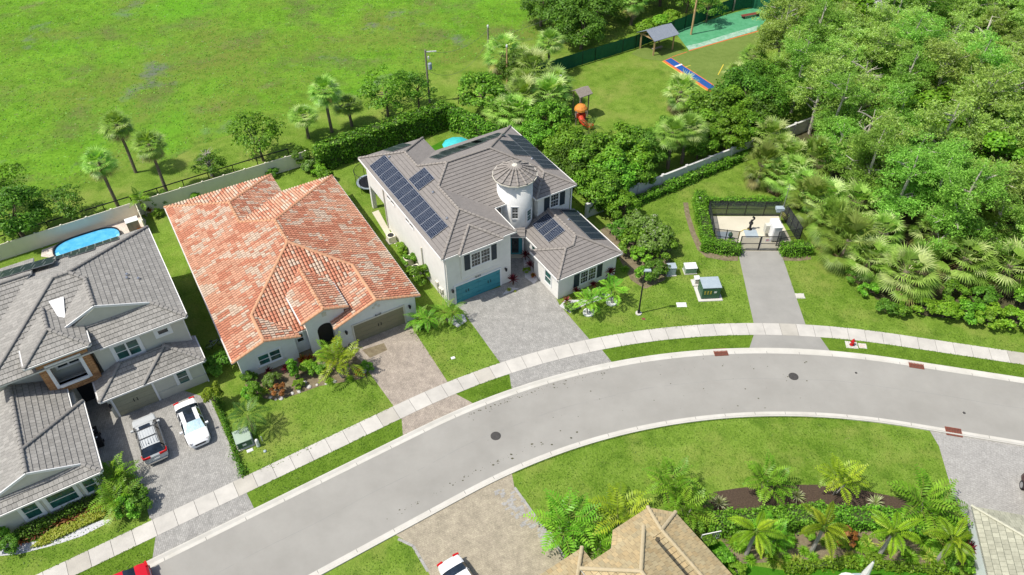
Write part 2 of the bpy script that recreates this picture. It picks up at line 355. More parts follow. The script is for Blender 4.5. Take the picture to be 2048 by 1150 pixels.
# soft irregular edge of the tall grass
PP=[]
for a,c in zip(P,P[1:]):
    n=max(2,int((c-a).length/1.2))
    for i in range(n): PP.append(a.lerp(c,i/n)+Vector((R.uniform(-.35,.35),R.uniform(-.35,.35),0)))
PP.append(P[-1]);FIELD=[(p.x,p.y) for p in PP]+[(14,118),(30,150),(300,300),(900,900),(-900,900),(-900,60)]
sheet('field',M['field'],FIELD,.004,px=False)
RN,RG,RF,RL,RU=48.76,48.22,55.88,57.57,59.08
TL,TR_=A1+42,A0-60
strip('road',M['asphalt'],RN-.02,RF-.5,TR_,TL,.008)
strip('verge',M['verge'],RF-.06,RL+.05,TR_,TL,.006)
def kerb(name,r0,r1,up):
    b=MB();T=trange(TR_,TL,1.0);prof=[(r0,.012),(r0+(r1-r0)*.5,.004),(r1-(r1-r0)*.15,.05+up),(r1,.05+up),(r1,-.05)]
    for a,c in zip(T,T[1:]):
        for (ra,za),(rb,zb) in zip(prof,prof[1:]):
            p=[track(a,ra),track(a,rb),track(c,rb),track(c,ra)];zz=[za+.006,zb+.006,zb+.006,za+.006]
            q=[(x.x,x.y,k) for x,k in zip(p,zz)]
            if (Vector(q[1])-Vector(q[0])).cross(Vector(q[2])-Vector(q[0])).z<0:q.reverse()
            b.face(q)
    return struct(b.build(name,M['kerb']))
kerb('kerb',RF-.6,RF,0.06);kerb('kerb',RN,RG,0.06)
# joints in the kerb gutter
b=MB()
for t in trange(TR_,TL,3.0):
    for r0,r1 in ((RF-.6,RF-.32),(RN-.0,RN-.28)):
        p=track(t,r0);q=track(t,r1);b.bar((p.x,p.y,.018),(q.x,q.y,.012),.025,.008)
struct(b.build('kerb_joint',M['iron']))
# sidewalk: separate slabs with open joints over a dark bed
strip('sidewalk_bed',M['iron'],RL+.01,RU-.01,TR_,TL,.010)
b=MB();T=[];t=TR_
while t<TL:
    inside=A0<t<A1;st=1.525/ (math.radians(1)*58.3) if inside else 1.525
    T.append(t);t+=st
gap=.014
for a,c in zip(T,T[1:]):
    da=gap/(math.radians(1)*58.3) if A0<a<A1 else gap
    p=[track(a+da,RL),track(a+da,RU),track(c-da,RU),track(c-da,RL)];v=R.uniform(.94,1.05);q=[(x.x,x.y,.035) for x in p]
    if (Vector(q[1])-Vector(q[0])).cross(Vector(q[2])-Vector(q[0])).z<0:q.reverse()
    tone=(v*.49,v*.468,v*.42) if R.random()>.15 else (v*.42,v*.395,v*.34)
    b.face(q,tone)
    for i in range(4):
        u,w=q[i],q[(i+1)%4];b.face([u,(u[0],u[1],0),(w[0],w[1],0),w],tone)
M['slab']=pm('sidewalk_slab',(.95,.95,.95),(1.05,1.05,1.05),.6,.85,vcol=True,bmp=.2,bscale=30,coord='W',detail=8)
struct(b.build('sidewalk',M['slab']))
def at_r(px,py,r):
    "point on the street track at the t of the pixel's ground point, radius r"
    p=track(trk(G(px,py)),r);return (p.x,p.y)
def gx(px,py): p=G(px,py);return (p.x,p.y)
def apron(mat,l,r,l2=None,r2=None,name='driveway_apron'):
    l2=l2 or l;r2=r2 or r
    T0,T1=trk(G(*r)),trk(G(*l));U0,U1=trk(G(*r2)),trk(G(*l2));n=6
    up=[track(T1+(T0-T1)*i/n,RL-.0) for i in range(n+1)];lo=[track(U1+(U0-U1)*i/n,RF-.02) for i in range(n+1)]
    sheet(name,mat,[(p.x,p.y) for p in up+lo[::-1]],.012,px=False)
def arcpts(pl,pr,r,n=5):
    T1,T0=trk(G(*pl)),trk(G(*pr));return [(track(T1+(T0-T1)*i/n,r).x,track(T1+(T0-T1)*i/n,r).y) for i in range(n+1)]
# house A drive
sheet('driveway',M['paver_grey'],[gx(120,770),gx(330,770),gx(418,797)]+arcpts((303,1040),(483,955),RU+.0)[::-1]+[gx(268,950),gx(205,930),gx(165,800)],.012,px=False)
apron(M['paver_grey'],(312,1076),(494,988),(304.6,1118),(509,1018))
b=MB()
for p,q in (((255,850),(303,1036)),((418,800),(483,952))):
    a=G(*p);c=G(*q);b.bar((a.x,a.y,.013),(c.x,c.y,.013),.26,.012)
struct(b.build('driveway_edging',M['paver_pale']))
# house B drive
sheet('driveway',M['paver_tan'],[gx(690,690),gx(814,640)]+arcpts((787,812),(896,765),RU)[::-1]+[gx(722,722)],.012,px=False)
apron(M['paver_tan'],(806,841),(914,792),(806,873),(947,806))
# house C drive and courtyard
sheet('driveway',M['paver_grey'],[gx(905,606),gx(1002,573),gx(1006,500),gx(1062,500),gx(1119,610)]+arcpts((1001,727),(1178,677),RU)[::-1]+[gx(924,620)],.012,px=False)
apron(M['paver_grey'],(1021,752),(1204,700),(1025,782),(1224,724))
# lift station drive
sheet('driveway',M['drive_asphalt'],[gx(1475,500),gx(1560,500)]+arcpts((1507,645.5),(1611,649),RU)[::-1],.012,px=False)
apron(M['drive_asphalt'],(1508,672),(1641,677),(1498,697),(1660,701))
# house D and E drives (inner side of the bend)
def inner(pl,pr,n=6):
    T1,T0=trk(G(*pl)),trk(G(*pr));return [(track(T1+(T0-T1)*i/n,RG+.02).x,track(T1+(T0-T1)*i/n,RG+.02).y) for i in range(n+1)]
sheet('driveway',M['paver_gold'],inner((796,1078),(1027,953))+[gx(1029,975),gx(1128,1113),gx(1180,1200),gx(900,1230),gx(856,1143),gx(826,1092)],.012,px=False)
sheet('driveway',M['paver_pale'],inner((1860,864),(2300,930))+[gx(2300,1300),gx(2010,1300),gx(1936,1052),gx(1904,983),gx(1878,893)],.012,px=False)
b=MB()
for pts in ([(1029,975),(1128,1113)],[(796,1078),(826,1092),(856,1143)]):
    for p,q in zip(pts,pts[1:]):
        a=G(*p);c=G(*q);b.bar((a.x,a.y,.014),(c.x,c.y,.014),.2,.016)
struct(b.build('driveway_edging',M['paver_pale']))
# lighter repair patches of pavers on drive D
b=MB()
for i in range(60):
    x=R.uniform(0,1);p=G(1012+x*95,985+x*105);q=p+Vector((R.uniform(-.8,.4),R.uniform(-.5,.5),0))
    a=math.radians(30);e=Vector((math.cos(a),math.sin(a),0));f=Vector((-e.y,e.x,0))
    w,h=R.uniform(.2,.5),R.uniform(.12,.3);b.face([tuple(q+e*s*w+f*k*h+Vector((0,0,.0165+.0002*i))) for s,k in ((-.5,-.5),(.5,-.5),(.5,.5),(-.5,.5))])
struct(b.build('paver_patch',M['paver_pale']))
# mulch island and planting beds
sheet('mulch_bed',M['mulch'],[(1395,1000),(1404,988),(1470,977),(1536,969.5),(1636,969.5),(1723,980),(1803,996),(1850,1030),(1810,1062),(1700,1052),(1560,1045),(1429,1046)],.010)
sheet('garden_bed',M['dirt'],[(1420,1050),(1560,1048),(1700,1056),(1810,1064),(1900,1075),(1935,1130),(1800,1128),(1640,1118),(1480,1128)],.009)
sheet('garden_bed',M['dirt'],[(500,740),(560,720),(600,690),(640,705),(700,690),(722,722),(735,755),(700,762),(640,772),(590,790),(552,800),(515,795),(490,770)],.009)
sheet('garden_bed',M['dirt'],[(724,700),(768,686),(775,700),(740,716)],.014)
sheet('gravel_bed',M['stones'],[(0,1112),(40,1108),(110,1090),(165,1072),(215,1046),(222,1038),(205,1040),(90,1080),(40,1088),(0,1086)],.011)
sheet('gravel_bed',M['stones'],[(1005,590),(1017,574),(1038,577),(1014,587)],.018)
sheet('gravel_bed',M['stones'],[(1046,512),(1050,555),(1068,568),(1075,560),(1066,540),(1056,510)],.018)
sheet('gravel_bed',M['stones'],[(1119,612),(1140,626),(1166,612),(1200,600),(1220,590),(1210,584),(1160,600),(1130,600)],.015)
sheet('gravel_bed',M['stones'],[(893,640),(915,655),(934,642),(928,628),(910,630)],.015)
sheet('garden_bed',M['dirt'],[(1200,460),(1230,440),(1300,460),(1340,520),(1330,560),(1290,578),(1262,560),(1240,520)],.009)
b=MB();pts=[G(*p) for p in ((1367,405),(1371,430),(1383,470),(1396,500),(1415,515),(1450,522),(1476,526))]
o_=[(1366,405),(1370,430),(1382,470),(1395,500),(1413,515),(1450,521.5),(1476,522)];i_=[(1376,405),(1380,430),(1392,468),(1406,494),(1420,506),(1450,511),(1476,512)]
for k in range(6): b.face([tuple(G(*x)+Vector((0,0,.010))) for x in (o_[k],o_[k+1],i_[k+1],i_[k])])
struct(b.build('bed_edge',M['dirt']))
sheet('garden_bed',M['dirt'],[(1564,510),(1564,521),(1600,522),(1622,519),(1622,512)],.010)
sheet('forest_floor',M['floor'],[(1708,545),(1752,598),(1800,615),(1850,632),(2060,652),(2300,662),(2300,300),(1560,250),(1515,325),(1538,385),(1652,455),(1678,510)],.005)
sheet('pool_deck',M['travertine'],[(84,500),(82,513),(140,520),(290,470),(292,440),(276,428),(180,465)],.011)
sheet('patio',M['pad'],[(744,425),(757,420),(800,500),(772,470)],.012)
sheet('grey_yard',M['grey_lot'],[(1640,30),(1700,-30),(2048,-60),(2048,10),(1800,22),(1720,22)],.006)
# playground surfaces
sheet('olive_turf',M['turf'],[(1262,108),(1283,92),(1330,96),(1372,103),(1518,62),(1560,70),(1500,128),(1432,180),(1421,184),(1326,122),(1290,118)],.006)
sheet('play_mat',M['tealmat'],[(1378,101),(1349.6,63.5),(1378,52),(1458,28),(1512,14),(1540,30),(1515,61)],.010)
sheet('play_mat',M['worn'],[(1372,92),(1378,100.5),(1515,60.5),(1516,51),(1450,70),(1400,86)],.014)
sheet('hopscotch_strip',M['orangemat'],[(1324.5,122.5),(1342,115),(1436,175),(1421,185)],.010)
sheet('hopscotch_strip',M['bluemat'],[(1330,121),(1342,116.2),(1432,174.5),(1421.5,180.5)],.014)
b=MB()
for p,q,w in (((1378,101.5),(1517,62),.22),((1344,114),(1374,104),.12)):
    a=G(*p);c=G(*q);b.bar((a.x,a.y,.014),(c.x,c.y,.014),w,.01)
struct(b.build('play_line',M['orangemat']))
b=MB()
for p,q in (((1350,133.5),(1364,128.5)),):
    a=G(*p);c=G(*q);b.bar((a.x,a.y,.018),(c.x,c.y,.018),.3,.01)
struct(b.build('play_line',M['whitemat']))
b=MB()
for p,q in (((1370,134.5),(1381,130.5)),((1436,150),(1447,129)),((1324,122.5),(1420,185.5))):
    a=G(*p);c=G(*q);b.bar((a.x,a.y,.013),(c.x,c.y,.013),.12,.008)
struct(b.build('play_line',M['yellowmat']))
# lift station pad
sheet('pad',M['pad'],[(1418.5,432.5),(1557,432.5),(1584,484),(1562,485),(1562,502.5),(1475.5,502.5),(1475.5,485),(1433,485)],.02)
# faint joint, oil drips and leaf litter on the road
b=MB()
T=trange(A0-20,A1+40,.7)
for a,c in zip(T,T[1:]):
    p=track(a,52.35+.05*math.sin(a*.7));q=track(c,52.35+.05*math.sin(c*.7))
    if R.random()<.9:b.bar((p.x,p.y,.0105),(q.x,q.y,.0105),.018,.002)
M['seam']=pm('road_seam',(.20,.20,.19),(.27,.27,.26),.5,.95,coord='W')
struct(b.build('road_seam',M['seam']))
b=MB()
def spot(p,r,z=.0115):
    n=7;b.face([(p.x+r*R.uniform(.5,1.3)*math.cos(2*math.pi*k/n),p.y+r*R.uniform(.4,1.0)*math.sin(2*math.pi*k/n),z) for k in range(n)])
for i in range(230):
    if i<110: p=track(R.uniform(104,118),RF-.75-abs(R.gauss(0,.25)))
    elif i<170: p=track(R.uniform(112,128),RN+1.0+R.gauss(0,.12))
    else: p=track(R.uniform(84,118),R.uniform(RN+.3,RF-.8))
    spot(p,R.choice((.02,.03,.03,.05,.08)))
for px,py in ((1022,909),(1064,888),(1104,889),(1154,864),(1025,917),(1142,876),(986,930)): spot(G(px,py),.11)
o=b.build('leaf_litter',pm('litter',(.05,.05,.03),(.09,.08,.04),5,.95));tag(o,'dark scraps of leaf litter scattered along the grey road','litter',kind='stuff')
# ---------------------------------------------------------------- house kit
def clip(poly,cl):
    for i in range(len(cl)):
        a=cl[i];b=cl[(i+1)%len(cl)];out=[];n=len(poly)
        if n==0:return poly
        ex,ey=b[0]-a[0],b[1]-a[1]
        sd=[ex*(p[1]-a[1])-ey*(p[0]-a[0]) for p in poly]
        for k in range(n):
            p,q=poly[k],poly[(k+1)%n];s,t=sd[k],sd[(k+1)%n]
            if s>=-1e-7: out.append(p)
            if (s>1e-7 and t<-1e-7) or (s<-1e-7 and t>1e-7):
                f=s/(s-t);out.append((p[0]+(q[0]-p[0])*f,p[1]+(q[1]-p[1])*f))
        poly=out
    return poly
STY={'barrel':dict(w=.31,e=.40,t=.055,arch=.1),'flat_a':dict(w=.34,e=.42,t=.045,arch=0),'flat_c':dict(w=.40,e=.40,t=.045,arch=0),'shake':dict(w=.36,e=.40,t=.03,arch=0)}
_mem={}
def tilecol(sty,key,i,j):
    m=_mem.setdefault(key,{})
    if sty=='barrel':
        r=R.random();p=m.get((i,j-1));q=m.get((i-1,j))
        if p is not None and r<.42:k=p
        elif q is not None and r<.62:k=q
        else:k=R.choices((0,1,2),(.33,.40,.27))[0]
        m[(i,j)]=k;f=R.uniform(.88,1.1);c=((.50,.205,.122),(.58,.305,.195),(.57,.43,.32))[k];return tuple(x*f for x in c)
    if sty=='flat_a':
        f=R.choice((.88,.95,1,1.04,1.1));return (.285*f,.273*f,.248*f)
    if sty=='flat_c':
        f=R.uniform(.96,1.04);return (.222*f,.203*f,.186*f)
    f=R.uniform(.86,1.12);g=R.uniform(-.02,.02);return (.40*f+g,.315*f,.175*f-g*.5)
BASEC={'barrel':(.13,.06,.035),'flat_a':(.06,.06,.058),'flat_c':(.045,.043,.04),'shake':(.12,.09,.055)}  # dark base puts trough and overhang shade into the gaps between tiles
def roofplane(mb,pts,sty,thick=.16):
    P=[Vector(p) for p in pts];n=Vector((0,0,0))
    for i in range(1,len(P)-1): n+=(P[i]-P[0]).cross(P[i+1]-P[0])
    n.normalize()
    if n.z<0: P.reverse();n=-n
    d=Vector((n.x,n.y,0))
    e=Vector((-d.y,d.x,0)).normalized() if d.length>1e-4 else Vector((1,0,0))
    w=n.cross(e)
    if w.z<0: w=-w
    if e.cross(w).dot(n)<0:e=-e
    S=STY[sty];k=n.dot(P[0])
    ab=[(p.dot(e),p.dot(w)) for p in P]
    def pt(a,b,h): return tuple(e*a+w*b+n*(k+h))
    base=BASEC[sty]
    mb.face([tuple(p) for p in P],base);lo=[(p.x,p.y,p.z-thick) for p in P];mb.face(lo[::-1],(.6,.58,.54))
    for i in range(len(P)):
        j=(i+1)%len(P);mb.face([lo[i],lo[j],tuple(P[j]),tuple(P[i])],(.6,.58,.54))
    a0=math.floor(min(a for a,b in ab)/S['w'])*S['w'];a1=max(a for a,b in ab);b0=min(b for a,b in ab);b1=max(b for a,b in ab)
    key=R.random();nb=int(math.ceil((b1-b0)/S['e']));na=int(math.ceil((a1-a0)/S['w']))+1
    sub=4 if S['arch'] else 1;A=[0,.075,.1,.075,0]
    for j in range(nb):
        bb=b0+j*S['e'];off=(.5*S['w'] if (j%2 and not S['arch']) else 0)
        for i in range(na):
            aa=a0+i*S['w']-off;col=tilecol(sty,key,i,j)
            for q in range(sub):
                x0=aa+S['w']*q/sub;x1=aa+S['w']*(q+1)/sub
                g=0 if S['arch'] else (.008 if sty!='flat_c' else .0);xa,xb=x0+g,x1-g
                if S['arch']:
                    if q==0: xa+=.04
                    if q==sub-1: xb-=.022
                bg=bb+S.get('gap',.028)
                c=clip([(xa,bg),(xb,bg),(xb,bb+S['e']),(xa,bb+S['e'])],ab)
                if len(c)<3: continue
                def hh(a,b):
                    h=.006+S['t']*(1-(b-bb)/S['e'])
                    if S['arch']:
                        f=(a-aa)/S['w']*4;f=min(max(f,0),3.9999);z=int(f);h+=A[z]+(A[z+1]-A[z])*(f-z)
                    return h
                mb.face([pt(a,b,hh(a,b)) for a,b in c],col)
                for u in range(len(c)):
                    p,r=c[u],c[(u+1)%len(c)]
                    if abs(p[1]-bg)<1e-5 and abs(r[1]-bg)<1e-5:
                        mb.face([pt(p[0],p[1],0),pt(r[0],r[1],0),pt(r[0],r[1],hh(*r)),pt(p[0],p[1],hh(*p))],tuple(x*.9 for x in col))
def caps(lines,mat,parent,r=.13,lift=.07):
    b=MB()
    for p,q in lines:
        p=Vector(p);q=Vector(q);d=q-p;L=d.length;d.normalize();e=d.cross(Vector((0,0,1))).normalized();u=e.cross(d);nseg=max(1,int(L/.4))
        if u.z<0:u=-u
        for i in range(nseg):
            s=p+d*(L*i/nseg);t=p+d*(L*(i+1)/nseg+.04);rr=(r*1.12,r*.92)
            for k in range(5):
                an0,an1=math.pi*k/5,math.pi*(k+1)/5
                f=lambda c,a,R_,dz:tuple(c+e*(math.cos(a)*R_)+u*(math.sin(a)*R_*.8+dz))
                b.face([f(s,an0,rr[0],lift),f(s,an1,rr[0],lift),f(t,an1,rr[1],lift-.03),f(t,an0,rr[1],lift-.03)])
            b.face([tuple(s+e*(math.cos(math.pi*k/5)*rr[0])+u*(math.sin(math.pi*k/5)*rr[0]*.8+lift)) for k in range(6)])
    return b.build('ridge_cap',mat,parent)
def gutters(lines,parent,w=.1,mat=None):
    b=MB()
    for p,q in lines:
        p=Vector(p);q=Vector(q);d=(q-p).normalized();e=d.cross(Vector((0,0,1)))
        b.obox(p,d,e,(0,0,1),0,(q-p).length,.0,w,-.13,-.01)
        b.obox(p,d,e,(0,0,1),0,(q-p).length,w,w+.012,-.13,.022)
    return b.build('gutter',mat or M['gutter'],parent)
class House:
    def __init__(s,name,label,opx,ang):
        s.o=G(*opx);s.a=math.radians(ang);s.root=thing(name,label,'house',(s.o.x,s.o.y,0),s.a)
        s.u=Vector((math.cos(s.a),math.sin(s.a),0));s.v=Vector((-s.u.y,s.u.x,0));s.W=MB();s.Rf=MB()
    def loc(s,P): d=P-Vector((s.o.x,s.o.y,0));return Vector((d.dot(s.u),d.dot(s.v),d.z))
    def w(s,p): return Vector((s.o.x,s.o.y,0))+s.u*p[0]+s.v*p[1]+Vector((0,0,p[2]))
    def onp(s,px,pt,n):
        "local point where the pixel ray meets the local plane through pt with normal n"
        a=s.loc(EYE);d=ray(*px);d=Vector((d.dot(s.u),d.dot(s.v),d.z));n=Vector(n);return a+d*((Vector(pt)-a).dot(n)/d.dot(n))
    def wall(s,*a): s.W.box(a[0],a[1])
    def gable(s,u0,u1,um,v0,v1,z,zm):
        P=[(u0,z),(u1,z),(um,zm)]
        s.W.face([(p[0],v0,p[1]) for p in P]);s.W.face([(p[0],v1,p[1]) for p in P[::-1]])
        for i in range(3):
            a,b=P[i],P[(i+1)%3];s.W.face([(a[0],v0,a[1]),(a[0],v1,a[1]),(b[0],v1,b[1]),(b[0],v0,b[1])])
FACE={'F':((1,0,0),(0,-1,0)),'B':((1,0,0),(0,1,0)),'L':((0,1,0),(-1,0,0)),'R':((0,1,0),(1,0,0))}
def window(h,face,a0,a1,z0,z1,d,mx=(),mz=(.5,),trim=.12,tm=None,gl=None,mun=(0,0),org=None,ex=None,n=None,parent=None,sill=False):
    ex_,n_=FACE[face] if face else (ex,n)
    if org is None: org=(a0,d,z0) if face in 'FB' else (d,a0,z0)
    W,H=a1-a0,z1-z0;b=MB();ez=(0,0,1)
    bx=lambda x0,x1,y0,y1,p0,p1:b.obox(org,ex_,n_,ez,x0,x1,p0,p1,y0,y1)
    if trim:
        bx(-trim,0,-trim,H+trim,0,.06);bx(W,W+trim,-trim,H+trim,0,.06);bx(0,W,H,H+trim,0,.06);bx(-.04 if sill else 0,W+.04 if sill else W,-trim,0,0,.1 if sill else .06)
    f=.06;bx(0,f,0,H,.0,.045);bx(W-f,W,0,H,.0,.045);bx(f,W-f,0,f,0,.045);bx(f,W-f,H-f,H,0,.045)
    for x in mx: bx(W*x-.07,W*x+.07,f,H-f,0,.05)
    for z in mz: bx(f,W-f,H*z-.03,H*z+.03,0,.04)
    fr=b.build('window',tm or M['trim'],parent or h.root)
    p=MB();p.obox(org,ex_,n_,ez,f*.5,W-f*.5,.0,.014,f*.5,H-f*.5);p.build('pane',gl or M['glass'],fr)
    nx,nz=mun
    if nx:
        q=MB()
        for i in range(1,nx): q.obox(org,ex_,n_,ez,W*i/nx-.012,W*i/nx+.012,.015,.022,f,H-f)
        for i in range(1,nz): q.obox(org,ex_,n_,ez,f,W-f,.0155,.0215,H*i/nz-.012,H*i/nz+.012)
        q.build('muntin',tm or M['trim'],fr)
    return fr
def garage_door(h,u0,u1,z1,v,mat,tm,handles=(.5,),num=None,straps=False,numcol=None):
    W=u1-u0;b=MB();b.box((u0,v-.03,0),(u1,v,z1))
    for r in range(4):
        for c in range(8):
            x0=u0+W*c/8+.03;x1=u0+W*(c+1)/8-.03;zz=z1*r/4+.03;b.box((x0,v-.05,zz),(x1,v-.03,z1*(r+1)/4-.03))
    gd=b.build('garage_door',mat,h.root)
    for f in handles:
        for dx in (-.14,.14):
            q=MB();q.box((u0+W*f+dx-.03,v-.085,z1*.46),(u0+W*f+dx+.03,v-.05,z1*.62));q.build('handle',M['black'],gd)
    if straps:
        q=MB()
        pass
        for x0,x1 in ((.0,.09),(.91,1.0),(.44,.56)):
            for zz in (.2,.8): q=MB();q.box((u0+W*x0+.02,v-.058,z1*zz-.012),(u0+W*x1-.02,v-.05,z1*zz+.012));q.build('hinge_strap',M['black'],gd)
    t=MB();t.box((u0-.16,v-.08,0),(u0,v,z1+.16));t.box((u1,v-.08,0),(u1+.16,v,z1+.16));t.box((u0,v-.08,z1),(u1,v,z1+.16));t.build('door_trim',tm,h.root)
    if num: text(h,num,(u0+W*.5,v-.09,z1+.26),.3,numcol or M['black'])
def text(h,s,p,size,mat,rot=(math.pi/2,0,0),parent=None,name='house_number',ext=.01):
    cu=bpy.data.curves.new(name,'FONT');cu.body=s;cu.size=size;cu.align_x='CENTER';cu.align_y='CENTER';cu.extrude=ext
    o=bpy.data.objects.new(name,cu);COL.objects.link(o);dg=bpy.context.evaluated_depsgraph_get();me=bpy.data.meshes.new_from_object(o.evaluated_get(dg))
    bpy.data.objects.remove(o);me.name=name;me.materials.clear();me.materials.append(mat);o=link(name,me,parent or h.root);o.location=p;o.rotation_euler=rot;return o
def lamp(h,u,v,z):
    b=MB();b.box((u-.06,v-.05,z-.1),(u+.06,v,z+.12));b.lathe([(.05,.28),(.13,.2),(.11,.0),(.07,-.12)],8,(u,v-.2,z-.1));b.box((u-.02,v-.22,z+.1),(u+.02,v-.04,z+.14));b.build('wall_lamp',M['black'],h.root)
def solar(h,pt,n,c0,cx,cy,nx,ny,mat,lift=.14,skip=()):
    n=Vector(n).normalized();p0=h.onp(c0,Vector(pt)+n*lift,n);p1=h.onp(cx,Vector(pt)+n*lift,n);p2=h.onp(cy,Vector(pt)+n*lift,n)
    ex=(p1-p0);ey=p2-p0;ex.normalize();W=(p1-p0).length/nx;ey=ey-ex*ey.dot(ex);H=ey.length/ny;ey.normalize();nn=ex.cross(ey)
    b=MB();g=.018;s=1 if nn.dot(n)>0 else -1
    b.box((g,g,-.05 if s>0 else 0),(W-g,H-g,0 if s>0 else .05),None,0)
    zf=.004*s;q=[(g+.03,g+.03,zf),(W-g-.03,g+.03,zf),(W-g-.03,H-g-.03,zf),(g+.03,H-g-.03,zf)]
    b.face(q if s>0 else q[::-1],None,1,[(0,0),(1,0),(1,1),(0,1)] if s>0 else [(0,1),(1,1),(1,0),(0,0)])
    first=None
    for j in range(ny):
        for i in range(nx):
            if (i,j) in skip: continue
            o=b.build('solar_panel',[M['steel'],mat],h.root) if first is None else first.copy()
            if first is not None: COL.objects.link(o);o.parent=h.root
            first=first or o;p=p0+ex*(W*i)+ey*(H*j)
            o.matrix_local=Matrix(((ex.x,ey.x,nn.x,p.x),(ex.y,ey.y,nn.y,p.y),(ex.z,ey.z,nn.z,p.z),(0,0,0,1)))
def vent(h,px,pt,n,parent,mat,big=False):
    p=h.onp(px,pt,n);b=MB();s=1.2 if big else .8
    b.lathe([(.2*s,0),(.17*s,.18*s),(.1*s,.26*s)],8,tuple(p));b.build('roof_vent',mat,parent)
def finish(h,roofmat,wallmat,capmat,lines,guts,cr=.13):
    w=h.W.build('wall',wallmat,h.root);r=h.Rf.build('roof',roofmat,h.root);caps(lines,capmat,r,cr);gutters(guts,r);return w,r
def downpipe(h,u,v,z,mat=None):
    b=MB();b.box((u-.05,v-.05,.1),(u+.05,v+.05,z));b.box((u-.05,v-.3,.02),(u+.05,v+.05,.1));b.build('downpipe',mat or M['trim'],h.root)

# ---------------------------------------------------------------- house B: one storey, terracotta barrel tiles
h=House('tiled_house','single storey white house under a mottled red, salmon and cream barrel tile roof',(713.4,685.3),30.35)
S,ze=.355,2.95
ridge=lambda hw:ze+S*hw
uL,uR,vF,vB=-10.6,6.55,1.06,22.0;um=(uL+uR)/2;hw=(uR-uL)/2;zp=ridge(hw);P1=(um,vF+hw,zp);P2=(um,vB-hw,zp)
lw=2.97;ul=uL+lw;zl=ridge(lw);LP=(ul,.45,zl);LE=(ul,vF+lw,zl)
gw=4.15;ug=uR-gw;zg=ridge(gw);GP=(ug,-.25,zg);GE=(ug,vF+gw,zg)
rw=5.72;ur=uL+rw;zr=ridge(rw);vBB=25.7;RA=(ur,vBB-rw,zr);RV=(ur,vB-rw,zr)
rp=lambda *p:roofplane(h.Rf,p,'barrel')
# left plane in convex pieces
rp((uL,.45,ze),LP,LE,(uL,vF+lw,ze));rp((uL,vF+lw,ze),LE,P1,(uL,P1[1],ze));rp((uL,P1[1],ze),P1,P2,(uL,P2[1],ze))
rp((uL,P2[1],ze),P2,RV,(uL,RV[1],ze));rp((uL,RV[1],ze),RV,RA,(uL,RA[1],ze));rp((uL,RA[1],ze),RA,(uL,vBB,ze))
# right plane
rp((uR,-.25,ze),GP,GE,(uR,vF+gw,ze));rp((uR,vF+gw,ze),GE,P1,(uR,P1[1],ze));rp((uR,P1[1],ze),P1,P2,(uR,P2[1],ze));rp((uR,P2[1],ze),P2,(uR,vB,ze))
# front planes
ulr=uL+2*lw;ugl=uR-2*gw
rp((ulr,vF,ze),(ugl,vF,ze),GE,P1,LE)
rp((ulr,.45,ze),LP,LE,(ulr,vF,ze));rp((ugl,-.25,ze),GP,GE,(ugl,vF,ze))
# back planes
urr=uL+2*rw
rp((urr,vB,ze),(uR,vB,ze),P2,RV);rp((urr,vB,ze),RV,RA,(urr,vBB,ze));rp((uL,vBB,ze),(urr,vBB,ze),RA)
# raised entry gable
ze2=4.2;e0,e1=-4.25,.0;em=(e0+e1)/2;zt=ze2+S*(e1-e0)/2;vb=vF+(zt-ze)/S;ve=vF+(ze2-ze)/S
rp((e0,.5,ze2),(em,.5,zt),(em,vb,zt),(e0,ve,ze2));rp((e1,.5,ze2),(em,.5,zt),(em,vb,zt),(e1,ve,ze2))
h.wall((-10.15,1.5,0),(6.1,21.5,2.82));h.wall((-10.15,.9,0),(-5.1,1.5,2.82));h.wall((-1.3,.02,0),(6.1,1.5,2.82));h.wall((-10.15,21.5,0),(.4,25.2,2.82))
h.gable(-10.15,-5.1,ul,.9,1.3,2.82,zl-.2);h.gable(-1.3,6.1,ug,.02,.4,2.82,zg-.2)
# entry block with arched opening
h.wall((-3.9,.75,0),(-3.05,1.35,4.05));h.wall((-1.55,.75,0),(-.35,1.35,4.05))
n=10;arc=[(-2.3+.75*math.cos(math.pi*k/n),2.35+.75*math.sin(math.pi*k/n)) for k in range(n+1)]
for k in range(n):
    (xa,za),(xb,zb)=arc[k],arc[k+1];h.W.face([(xa,.75,za),(xb,.75,zb),(xb,.75,4.05),(xa,.75,4.05)]);h.W.face([(xa,.75,za),(xb,.75,zb),(xb,1.35,zb),(xa,1.35,za)])
h.gable(-3.9,-.35,em,.75,1.2,4.05,zt-.2);h.wall((-3.9,1.5,2.85),(-3.7,4.3,4.05));h.wall((-.55,1.5,2.85),(-.35,4.3,4.05))
wB,rB=finish(h,M['tile'],M['stucco'],M['cap_b'],[(P1,LE),(LE,LP),(P1,GE),(GE,GP),(P1,P2),(P2,RV),(RV,RA),(RA,(uL,vBB,ze)),(RA,(urr,vBB,ze)),(P2,(uR,vB,ze)),((em,.5,zt),(em,vb,zt)),(LP,(uL,.45,ze)),(LP,(ulr,.45,ze)),(GP,(uR,-.25,ze)),(GP,(ugl,-.25,ze)),((em,.5,zt),(e0,.5,ze2)),((em,.5,zt),(e1,.5,ze2))],
  [((uL,vBB,ze),(uL,.45,ze)),((uR,-.25,ze),(uR,vB,ze)),((ulr,vF,ze),(e0,vF,ze)),((e0,ve,ze2),(e0,.5,ze2)),((e1,.5,ze2),(e1,ve,ze2))],.15)
b=MB();b.face([(-3.05,1.49,0),(-1.55,1.49,0),(-1.55,1.49,3.1),(-3.05,1.49,3.1)]);b.build('gate_porch_shade',M['dark'],h.root)  # flat dark panel: gate with the deep porch shade put into its colour
a=h.onp((513,712),(0,.9,0),(0,1,0));c=h.onp((561,720),(0,.9,0),(0,1,0))
